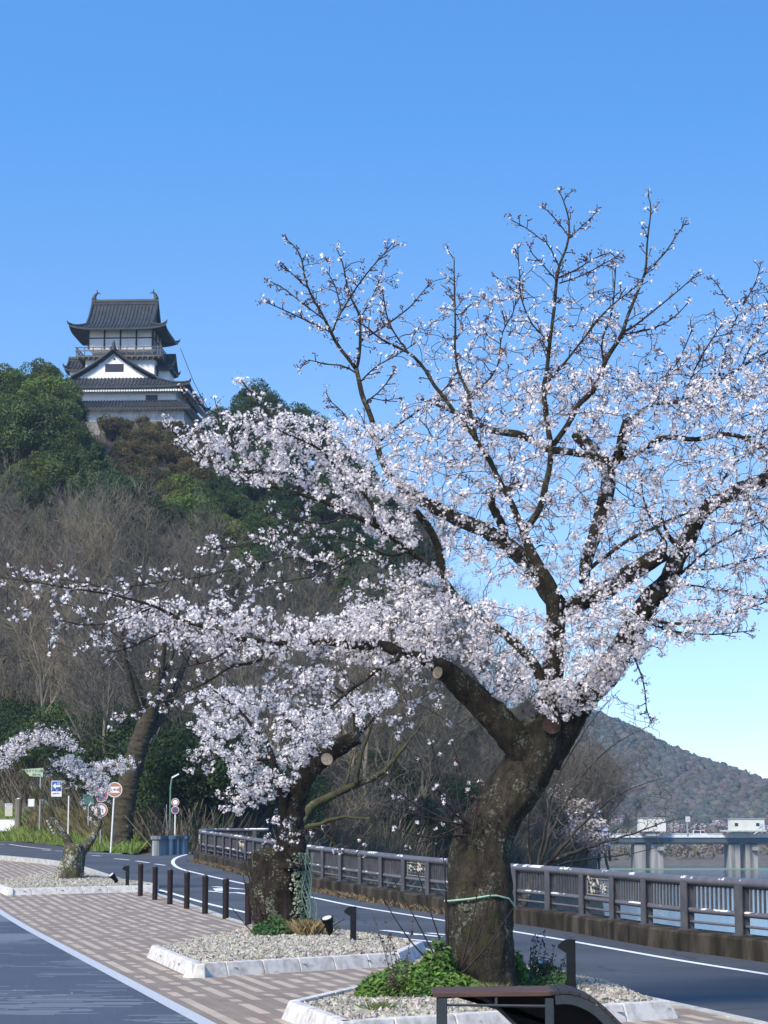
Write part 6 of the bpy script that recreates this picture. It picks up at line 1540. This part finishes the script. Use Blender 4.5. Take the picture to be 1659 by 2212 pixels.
def bare(seed, H, spread=.8, thick=.13, lv=(8, 6, 5, 5), twigs=2):
    rng = np.random.default_rng(seed); tk, cr = MB(), MB()
    def rec(p, d, L_, r, lvl):
        n = 5 if lvl < 2 else 4
        pts = [p]; dd = d.copy(); tr_ = .10 if lvl else .03
        for i in range(n - 1):
            dd = dd + rng.standard_normal(3) * (.16 if lvl else .08) + np.array([0, 0, tr_]); dd /= np.linalg.norm(dd); pts.append(pts[-1] + dd * L_ / (n - 1))
        pts = np.array(pts); rr = np.linspace(r, r * .45, n)
        (tk if lvl < 1 else cr).tube(pts, rr, 7 if lvl == 0 else 5 if lvl == 1 else 3, cap=False, col=np.array([1, 1, 1]) * (rng.uniform(.8, 1.3) if lvl < 3 else rng.uniform(.5, 1.05)))
        if lvl < len(lv):
            for k in range(lv[lvl]):
                f = rng.uniform(.3, 1.0) if lvl else rng.uniform(.38, 1.0); i0 = min(int(f * (n - 1)), n - 2); q = pts[i0] + (pts[i0 + 1] - pts[i0]) * (f * (n - 1) - i0)
                t = pts[i0 + 1] - pts[i0]; t /= np.linalg.norm(t); s = np.cross(t, rng.standard_normal(3)); s /= np.linalg.norm(s)
                nd_ = t + s * rng.uniform(.6, 1.2) * spread; nd_ /= np.linalg.norm(nd_)
                rec(q, nd_, L_ * rng.uniform(.42, .68), max(r * (1 - f * .5) * .5, .011), lvl + 1)
    rec(np.array([0, 0, -.5]), np.array([rng.uniform(-.1, .1), rng.uniform(-.1, .1), 1.0]), H * .62, thick, 0)
    t = thing('bare_tree', 'x', 'tree'); tk.build('trunk', m_btw2, t, colors=True); cr.build('crown', m_btw2, t, colors=True)
    return t
EV = [evergreen(100 + k, 8.0, 3.0, .10, m_leaf, nl=52, per=480) for k in range(4)]
ED = [evergreen(120 + k, 8.0, 2.8, .10, m_leafd, nl=50, per=440) for k in range(3)] + [evergreen(130, 9, 2.2, .11, m_leafd, cone=True, nl=60, per=320)]
BT = [bare(140 + k, 10.0) for k in range(5)]
SH = [evergreen(160 + k, 3.0, 1.6, .085, m_bush, nl=34, per=130, tr=.25) for k in range(2)]
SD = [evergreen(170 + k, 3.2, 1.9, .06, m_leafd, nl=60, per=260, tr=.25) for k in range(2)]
BS = [bare(180 + k, 3.6, 1.15, .04, (7, 6, 5), 0) for k in range(3)]
for t in SH + SD: t.name = 'shrub'; t['category'] = 'shrub'
for t in BS: t.name = 'bare_shrub'; t['category'] = 'shrub'
USED = {}
def put(protos, loc, s, label, group, rng=R, name=None, sz=None):
    p = rng.choice(protos); rzv = rng.uniform(0, 6.28); sc = (s, s, s * (sz or rng.uniform(.9, 1.12)))
    if p.name not in USED:
        USED[p.name] = 1; o = p
        o.location = loc; o.rotation_euler = (0, 0, rzv); o.scale = sc; o['label'] = label; o['group'] = group
    else: o = dup(p, loc, rzv, sc, label, group)
    return o
L_EV = ('rounded green evergreen tree on the upper castle hillside', 'evergreen trees on the castle hill')
L_ED = ('dark evergreen tree on the steep hillside below the castle', 'dark evergreen trees on the castle hill')
L_BT = ('leafless grey brown tree on the castle hillside', 'bare trees on the castle hill')
L_SH = ('ochre budding shrub just below the castle walls', 'budding shrubs below the castle')
L_SD = ('dense dark green shrub at the shaded foot of the hill', 'dark shrubs at the foot of the hill')
L_BS = ('tangled leafless shrub on the river bank behind the railing', 'bare shrubs on the river bank')
n_ev = n_bt = 0
t = .03
while t < 1.02:
    px = -170 + R.uniform(0, 30)
    while px < 1300:
        yy_ = hill(px, t).y
        step = 5.0 * FPX / yy_
        jx, jt = px + R.uniform(-.4, .4) * step, t + R.uniform(-.018, .018)
        px += step
        p = hill_h(jx, min(max(jt, .01), 1.0)) - Vector((0, 0, .25)); nz_ = mnoise.noise(Vector((p.x * .05, p.y * .05, 9)))
        tb_ = float(np.interp(jx, [-200, 200, 350, 480, 560, 700, 850, 950], [.54, .56, .60, .60, .46, .40, .42, 1.3])) + .10 * nz_
        if 245 < jx < 470 and jt > .72:
            for _ in range(3): put(SH, hill_h(jx + R.uniform(-14, 14), min(.95, jt + R.uniform(-.03, .03))) - Vector((0, 0, .5)), R.uniform(.6, .95), *L_SH)
            continue
        if jt > tb_:
            if 120 < jx < 262 and jt > .66:
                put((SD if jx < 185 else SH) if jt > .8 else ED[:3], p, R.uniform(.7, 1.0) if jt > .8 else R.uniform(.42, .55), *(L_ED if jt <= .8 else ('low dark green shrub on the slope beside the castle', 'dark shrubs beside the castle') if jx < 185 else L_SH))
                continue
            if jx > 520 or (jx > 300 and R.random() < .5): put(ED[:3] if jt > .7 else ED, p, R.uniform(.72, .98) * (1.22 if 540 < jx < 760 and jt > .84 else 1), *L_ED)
            elif 60 < jx < 215 and .78 < jt < .93 and R.random() < .5: put(BT, p, R.uniform(.5, .62), *L_BT)
            else: put(EV, p, R.uniform(.72, .95) * (.8 if jt > .9 and jx > 130 else 1), *L_EV)
        else:
            if 900 < jx < 1180 and R.random() < .12: put(ED, p, R.uniform(.5, .8), *L_ED)
            else: put(BT, p, R.uniform(.85, 1.25) * (1 if jx < 950 else .72), *L_BT)
    t += .043
for px, py, Y in ((-40, 800, 232), (5, 786, 232), (38, 810, 233), (70, 806, 231), (98, 806, 229), (112, 842, 226), (20, 850, 215), (70, 852, 214), (106, 876, 218), (128, 898, 218), (150, 925, 213), (172, 955, 207), (205, 980, 203), (245, 1005, 199), (290, 1022, 195)):
    t = float(np.interp(Y, [hill(px, q).y for q in np.linspace(0, 1, 40)], np.linspace(0, 1, 40))); b_ = hill_h(px, t)
    put(EV if px < 190 else ED, b_ - Vector((0, 0, .3)), max(.35, (P(px, py, Y).z - b_.z) / 8.0), *(L_EV if px < 190 else L_ED), sz=1.0)
for k in range(150):
    px = R.uniform(225, 445); put(SH, hill_h(px, R.uniform(.60, .95 if 270 < px < 420 else .985)) - Vector((0, 0, .4)), R.uniform(.6, 1.05), *L_SH)
for k in range(26):
    put(SH, hill_h(R.uniform(225, 425), R.uniform(.955, .995)) - Vector((0, 0, .3)), R.uniform(.45, .62), *L_SH)
# shaded shrubs along the foot of the hill and bare brush on the river bank
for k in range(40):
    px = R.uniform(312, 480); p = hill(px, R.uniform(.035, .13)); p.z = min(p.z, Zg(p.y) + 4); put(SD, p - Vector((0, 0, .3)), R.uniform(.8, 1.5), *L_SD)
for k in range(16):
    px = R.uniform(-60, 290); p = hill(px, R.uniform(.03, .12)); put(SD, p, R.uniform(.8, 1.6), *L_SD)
for k in range(120):
    y = R.uniform(50, 118); x = bank_x(y) + R.uniform(2.6, 10); z = ground_h(x, y)
    if z < -5.8: continue
    if (x / y) > .125 or P(W_PX / 2 + x / y * FPX, 1900, y).z < z: continue
    put(BS, Vector((x, y, z - .1)), R.uniform(.6, 1.1), *(L_BS))
for k in range(30):
    px = R.uniform(430, 1020); p = hill_h(px, R.uniform(.03, .20)); put(SD, p - Vector((0, 0, .3)), R.uniform(.6, 1.25), *L_SD)
for k in range(60):
    px = R.uniform(430, 1150); p = hill_h(px, R.uniform(.0, .16)); put(BS, p - Vector((0, 0, .2)), R.uniform(.8, 1.5), 'leafless brush at the foot of the wooded river slope', 'bare brush on the river slope')
for grp in (EV, ED, BT, SH, SD, BS):
    for t_ in grp:
        if t_.name not in USED:
            for c in list(t_.children): bpy.data.objects.remove(c)
            bpy.data.objects.remove(t_)
mb = MB(); rng = np.random.default_rng(61); n = 42000; bp_ = np.zeros((n, 3))
for i in range(n):
    q = rng.random() ** 1.5; bp_[i] = hill_h(-300 + 1560 * rng.random(), q)
a = rng.uniform(0, 6.28, n); hgt = rng.uniform(.4, 1.9, n); w_ = .035; dx = np.stack([np.cos(a), np.sin(a), 0 * a], 1) * w_; ln = rng.standard_normal((n, 3)) * .5 * hgt[:, None]; ln[:, 2] = 0; up = np.array([0, 0, 1]) * hgt[:, None]
g = rng.random((n, 1)); gr = (rng.random((n, 1)) < .3)
tint = np.where(gr, np.array([.05, .07, .025]), np.array([.07, .057, .036]) * (1 - g) + np.array([.16, .13, .09]) * g)
mb.add(np.stack([bp_ - dx - up * .1, bp_ + dx - up * .1, bp_ + up + ln + dx * .4, bp_ + up + ln - dx * .4], 1).reshape(-1, 3), np.arange(4 * n).reshape(-1, 4), tint)
tag(mb.build('hillside_undergrowth', mat('undergrowth', (.8, .8, .8), (1, 1, 1), 1.0, .9, tint=True), colors=True), kind='stuff')
# pink cherries on the far side of the bay behind the bare branches
PK = evergreen(190, 6, 3.0, .22, mat('far_blossom', (.42, .36, .38), (.62, .55, .57), 2, .8, tint=True), nl=40, per=120)
PK.name = 'cherry_tree'; pk = [(1222, .30, 1.0), (1246, .16, .85), (1196, .50, .8), (1262, .07, .7)]
for i, (x, q_, s) in enumerate(pk):
    o = PK if i == 0 else dup(PK); o.location = hill_h(x, q_) - Vector((0, 0, .4)); o.scale = (s * .8,) * 3; tag(o, 'distant pale pink cherry tree seen through bare branches over the river', 'tree', 'far cherries by the river')

# ---- far wood on the hills across the river: one mass
bmi = bmesh.new(); bmesh.ops.create_icosphere(bmi, subdivisions=2, radius=1.0); ICV = np.array([v.co[:] for v in bmi.verts]); ICF = np.array([[v.index for v in f.verts] for f in bmi.faces]); bmi.free()
mb = MB(); rng = np.random.default_rng(77)
pal = [(.068, .064, .058), (.078, .074, .066), (.050, .064, .046), (.086, .086, .066), (.040, .055, .042), (.070, .066, .068), (.060, .066, .056)]
for k in range(6500):
    px = rng.uniform(1130, 1990); tt = rng.uniform(0, 1) ** .8
    if k % 12 == 0: tt = 1.0
    p = np.array(far_hill(px, tt)); c = np.array(pal[rng.integers(0, 7)]) * rng.uniform(.75, 1.25)
    q_ = mnoise.noise(Vector((p[0] * .011, p[2] * .03, 2))); c = c * np.array([1 + .3 * q_, 1, 1 - .2 * q_])
    r_ = rng.uniform(1.2, 3.0)
    if tt < .10 and rng.random() < .05: leaf_cloud(mb, p + np.array([0, 0, 2.2]), 3.0, 260, .42, rng, np.array((.34, .27, .285)) * rng.uniform(.75, 1.1), .8, .5); continue; ph = rng.uniform(0, 50)
    ph = rng.uniform(0, 50)
    f_ = np.array([1 + .34 * mnoise.noise(Vector((v[0] * 1.6 + ph, v[1] * 1.6, v[2] * 1.6))) + .26 * mnoise.noise(Vector((v[0] * 4 + ph, v[1] * 4, v[2] * 4))) for v in ICV])
    V_ = ICV * f_[:, None] * r_ * np.array([1, 1, rng.uniform(.75, 1.15)]) + p + np.array([0, 0, r_ * .5])
    mb.add(V_, ICF, c * (1 + .10 * rng.standard_normal((len(ICF), 1))))
    leaf_cloud(mb, p + np.array([0, 0, r_ * .55]), r_ * 1.12, 34, .38, rng, c * 1.05, 1.0, .45)
for k in range(260):                                        # scrub on the far bank under the bridge
    x, y = rng.uniform(40, 130), rng.uniform(566, 680); z = ground_h(x, y); r_ = rng.uniform(1.2, 2.6)
    c = np.array([(.15, .10, .075), (.17, .13, .085), (.12, .12, .06), (.2, .15, .12)][rng.integers(0, 4)]) * rng.uniform(.8, 1.2)
    leaf_cloud(mb, np.array([x, y, z + r_ * .4]), r_, 60, .5, rng, c, .9)
tag(mb.build('far_forest', mat('far_forest_foliage', (.85, .85, .85), (1, 1, 1), .1, .95, tint=True), colors=True, smooth=True), kind='stuff')

# ---- grass, weeds and low plants
m_grass = mat('grass_blade', (.75, .75, .75), (1, 1, 1), 1.0, .8, tint=True, transl=.3)
def blades(mb, pts, hgt, wid, tints, rng, lean=.35):
    n = len(pts); a = rng.uniform(0, 6.28, n); dx = np.stack([np.cos(a), np.sin(a), np.zeros(n)], 1) * wid[:, None] / 2
    ln = rng.standard_normal((n, 3)) * lean * hgt[:, None]; ln[:, 2] = 0
    up = np.array([0, 0, 1]) * hgt[:, None]
    v = np.stack([pts - dx, pts + dx, pts + up * .55 + ln * .35 + dx * .7, pts + up + ln], 1)
    mb.add(v.reshape(-1, 3), np.arange(4 * n).reshape(-1, 4), tints)
rng = np.random.default_rng(51)
mb = MB(); n = 16000; uv = rng.random((n, 2)); pts = np.array([tuple(bank_pt(u, v)) for u, v in uv]); g = rng.random((n, 1))
blades(mb, pts, rng.uniform(.15, .5, n), np.full(n, .035), np.array([.14, .23, .035]) * (1 - g) + np.array([.27, .33, .07]) * g, rng)
tag(mb.build('grass', m_grass, colors=True), kind='stuff')
mb = MB(); n = 15000; uu = np.interp(rng.random(n), [0, .2, .8, 1], [.54, .64, .84, .92]); vv = rng.uniform(.30, 1, n); pts = np.array([tuple(bank_pt(u, v)) for u, v in zip(uu, vv)]); g = rng.random((n, 1))
blades(mb, pts, rng.uniform(.22, .75, n), np.full(n, .04), np.array([.09, .085, .03]) * (1 - g) + np.array([.26, .21, .10]) * g, rng, .28)
tag(mb.build('dry_grass', m_grass, colors=True), kind='stuff')
mb = MB(); n = 2600; ii = rng.integers(60, len(rp) - 30, n); off = -rng.uniform(.0, .5, n) ** 1.4; pts = np.stack([rp[ii, 0] + rn[ii, 0] * off, rp[ii, 1] + rn[ii, 1] * off, np.interp(rp[ii, 1], [k[0] for k in ZK], [k[1] for k in ZK]) - .1], 1)
far_ = pts[:, 1] > 46; pts = pts[far_]; n = len(pts); g = rng.random((n, 1))
blades(mb, pts, rng.uniform(.03, .13, n), rng.uniform(.03, .07, n), np.array([.13, .10, .045]) * (1 - g) + np.array([.28, .19, .11]) * g, rng, .9)
tag(mb.build('leaf_litter', m_grass, colors=True), kind='stuff')
def leafy(name, label, cat, pxs, Y, gz, n, size, tint, hmax, rx, ry, seed, grp=None):
    rng = np.random.default_rng(seed); c = P(pxs, 2100, Y); x = c.x + rng.uniform(-1, 1, n) * rx; y = Y + rng.uniform(-1, 1, n) * ry
    e = np.sqrt(np.clip(1 - ((x - c.x) / rx) ** 2 - ((y - Y) / ry) ** 2, 0, 1)); ok = e > .05; x, y, e = x[ok], y[ok], e[ok]; n = len(x)
    z0 = gz(x, y); z = z0 + e * hmax * rng.uniform(.35, 1.05, n) * (1 + .3 * np.sin(x * 9) * np.cos(y * 7))
    loc = np.array([c.x, Y, float(gz(np.array(c.x), np.array(Y)))])
    mb = MB(); p = np.stack([x, y, z], 1) - loc
    nr_ = np.stack([rng.standard_normal(n) * .6, rng.standard_normal(n) * .6 - .3, np.ones(n)], 1); nr_ /= np.linalg.norm(nr_, axis=1)[:, None]
    a = np.cross(nr_, rng.standard_normal((n, 3))); a /= np.linalg.norm(a, axis=1)[:, None]; b = np.cross(nr_, a) * .6; s = size * rng.uniform(.6, 1.4, (n, 1))
    v = np.stack([p - a * s, p - b * s + nr_ * s * .2, p + a * s, p + b * s + nr_ * s * .2], 1)
    mb.add(v.reshape(-1, 3), np.arange(4 * n).reshape(-1, 4), np.array(tint) * rng.uniform(.55, 1.35, (n, 1)) * (1 + .12 * rng.standard_normal((n, 3))))
    st = MB()
    for k in range(24): i = rng.integers(0, n); q = p[i]; st.tube([(q[0] * .8, q[1] * .8, (gz(x[i], y[i]) - loc[2])), q * .95], .004, 3)
    t = thing(name, label, cat, loc, group=grp); st.build('stems', mat('weed_stem', (.08, .1, .03), (.14, .15, .06), 9, .8), t); tag(mb.build('leaves', m_grass, t, colors=True), kind='stuff')
    return t
leafy('leafy_plant', 'bright green leafy mound left of the largest cherry trunk', 'plant', 905, 22.2, gz3, 6000, .026, (.115, .215, .036), .27, .62, .75, 1)
leafy('leafy_plant', 'taller green leafy clump against the left side of the largest trunk', 'plant', 945, 22.2, gz3, 2200, .026, (.10, .195, .035), .44, .22, .4, 2)
leafy('leafy_plant', 'small green weeds in front of the largest trunk', 'plant', 1050, 21.7, gz3, 700, .022, (.10, .17, .05), .10, .45, .25, 3)
leafy('leafy_plant', 'green weeds round the spotlight right of the largest trunk', 'plant', 1175, 23.2, gz3, 1400, .022, (.07, .15, .045), .20, .33, .4, 4)
leafy('leafy_plant', 'fresh light green sprout at the right foot of the largest trunk', 'plant', 1122, 22.9, gz3, 500, .024, (.12, .25, .05), .30, .09, .15, 6)
leafy('leafy_plant', 'low green weeds at the left foot of the lichen covered trunk', 'plant', 592, 33.4, gz2, 2600, .026, (.06, .13, .035), .20, .34, .5, 7)
leafy('leafy_plant', 'dark green weeds at the right foot of the lichen covered trunk', 'plant', 660, 33.7, gz2, 1000, .026, (.04, .085, .035), .22, .17, .3, 8)
def tuft(label, px, Y, gz, n, h, rad, c1, c2, seed):
    rng = np.random.default_rng(seed); x0 = P(px, 2000, Y).x; z0 = float(gz(np.array(x0), np.array(Y))); mb = MB()
    pts = np.stack([rng.standard_normal(n) * rad, rng.standard_normal(n) * rad, np.zeros(n)], 1); g = rng.random((n, 1))
    blades(mb, pts, rng.uniform(.5, 1, n) * h, np.full(n, .012), np.array(c1) * (1 - g) + np.array(c2) * g, rng, .55)
    o = mb.build('grass_tuft', m_grass, colors=True); o.location = (x0, Y, z0 - .01); return tag(o, label, 'grass tuft')
tuft('straw coloured dry grass tuft in front of the lichen covered trunk', 668, 33.2, gz2, 500, .26, .10, (.24, .17, .07), (.38, .29, .14), 1)
tuft('yellow green grass tuft at the foot of the largest trunk', 1065, 21.6, gz3, 260, .17, .07, (.16, .20, .05), (.26, .28, .08), 2)
tuft('thin green grass tuft near the left corner of the gravel bed', 820, 20.4, gz3, 120, .12, .05, (.10, .16, .04), (.2, .24, .08), 3)
def dry_weed(label, px, Y, gz, stems, h, seed, col=(.05, .04, .04), lean=0.0, leafc=(.09, .05, .035)):
    rng = np.random.default_rng(seed); x0 = P(px, 2000, Y).x; z0 = float(gz(np.array(x0), np.array(Y))); t = thing('dry_weed', label, 'weed', (x0, Y, z0 - .01)); st, lf = MB(), MB()
    for k in range(stems):
        d = np.array([lean + rng.normal(0, .16), rng.normal(0, .2), 1]); hh = h * rng.uniform(.6, 1); pts = [np.zeros(3) + rng.normal(0, .02, 3) * (1, 1, 0)]
        for i in range(5): d = d + rng.normal(0, .05, 3); pts.append(pts[-1] + d / np.linalg.norm(d) * hh / 5)
        st.tube(pts, np.linspace(.005, .002, 6), 4)
        for q in range(26):
            f = rng.uniform(.25, 1) * 5; i0 = min(int(f), 4); c = pts[i0] + (pts[i0 + 1] - pts[i0]) * (f - i0) + rng.normal(0, .016, 3)
            leaf_cloud(lf, c, .012, 2, .014, rng, np.array(leafc) * rng.uniform(.6, 1.5))
    st.build('stems', mat('weed_dry_' + str(seed), col, tuple(c * 1.6 for c in col), 9, .9), t); tag(lf.build('seed_heads', m_grass, t, colors=True), kind='stuff'); return t
dry_weed('dark dry weed stalks standing right of the largest trunk', 1148, 23.5, gz3, 4, .62, 11, (.03, .028, .035), .12, (.05, .045, .055))
dry_weed('reddish leaning dry weed beside the spotlight', 1158, 23.2, gz3, 5, .42, 12, (.12, .07, .04), .35, (.17, .09, .05))
dry_weed('single dark seed stalk behind the spotlight', 1192, 23.6, gz3, 2, .46, 13, (.03, .026, .032), .0, (.05, .04, .05))
dry_weed('brown dry weeds left of the lichen covered trunk', 560, 33.6, gz2, 9, .42, 14, (.10, .06, .045), -.15, (.15, .08, .06))
dry_weed('brown withered weed at the left edge of the green mound', 858, 21.6, gz3, 5, .26, 15, (.08, .05, .045), -.1, (.12, .07, .06))
dry_weed('tall bare stalk left of the largest trunk', 870, 22.0, gz3, 4, .95, 16, (.07, .05, .045), -.12, (.10, .07, .06))

mb = MB(); rng = np.random.default_rng(91); n = 420
x = rng.uniform(-7, 3.5, n); y = rng.uniform(18.5, 48, n); ed = np.interp(y, plaza_edge[::-1, 1], plaza_edge[::-1, 0]); ok = x < ed - .2; x, y = x[ok], y[ok]; n = len(x)
zz0 = np.interp(y, [k[0] for k in ZK], [k[1] for k in ZK]) + .006
for P_ in (P1, P2, P3):
    pp = [np.array(q[:2]) for q in P_]; ins_ = inside(pp, x, y); zz0 = np.where(ins_, -5, zz0)
k = zz0 > -1; pts = np.stack([x, y, zz0], 1)[k]; n = len(pts)
a = rng.uniform(0, 6.28, n); r_ = rng.uniform(.006, .013, n)[:, None]; u = np.stack([np.cos(a), np.sin(a), .25 * rng.random(n)], 1) * r_; w = np.stack([-np.sin(a), np.cos(a), .25 * rng.random(n)], 1) * r_ * .7
br = rng.random((n, 1)) < .3
mb.add(np.stack([pts - u, pts - w, pts + u, pts + w], 1).reshape(-1, 3), np.arange(4 * n).reshape(-1, 4), np.where(br, np.array([.12, .08, .05]), np.array([.8, .72, .74])))
tag(mb.build('fallen_petals', m_grass, colors=True), kind='stuff')

# ------------------------------------------------------------------ river air: an even thin haze round everything
mb = MB(); mb.box((500, 450, 34.5), (4010, 2110, 97))
hz = bpy.data.materials.new('haze'); hz.use_nodes = True
hn, hl = hz.node_tree.nodes, hz.node_tree.links; hn.clear()
ho = hn.new('ShaderNodeOutputMaterial'); hv = hn.new('ShaderNodeVolumePrincipled')
hv.inputs['Color'].default_value = (.55, .74, 1.0, 1); hv.inputs['Density'].default_value = .00016
hl.new(hv.outputs[0], ho.inputs['Volume'])
tag(mb.build('haze', hz), kind='stuff')
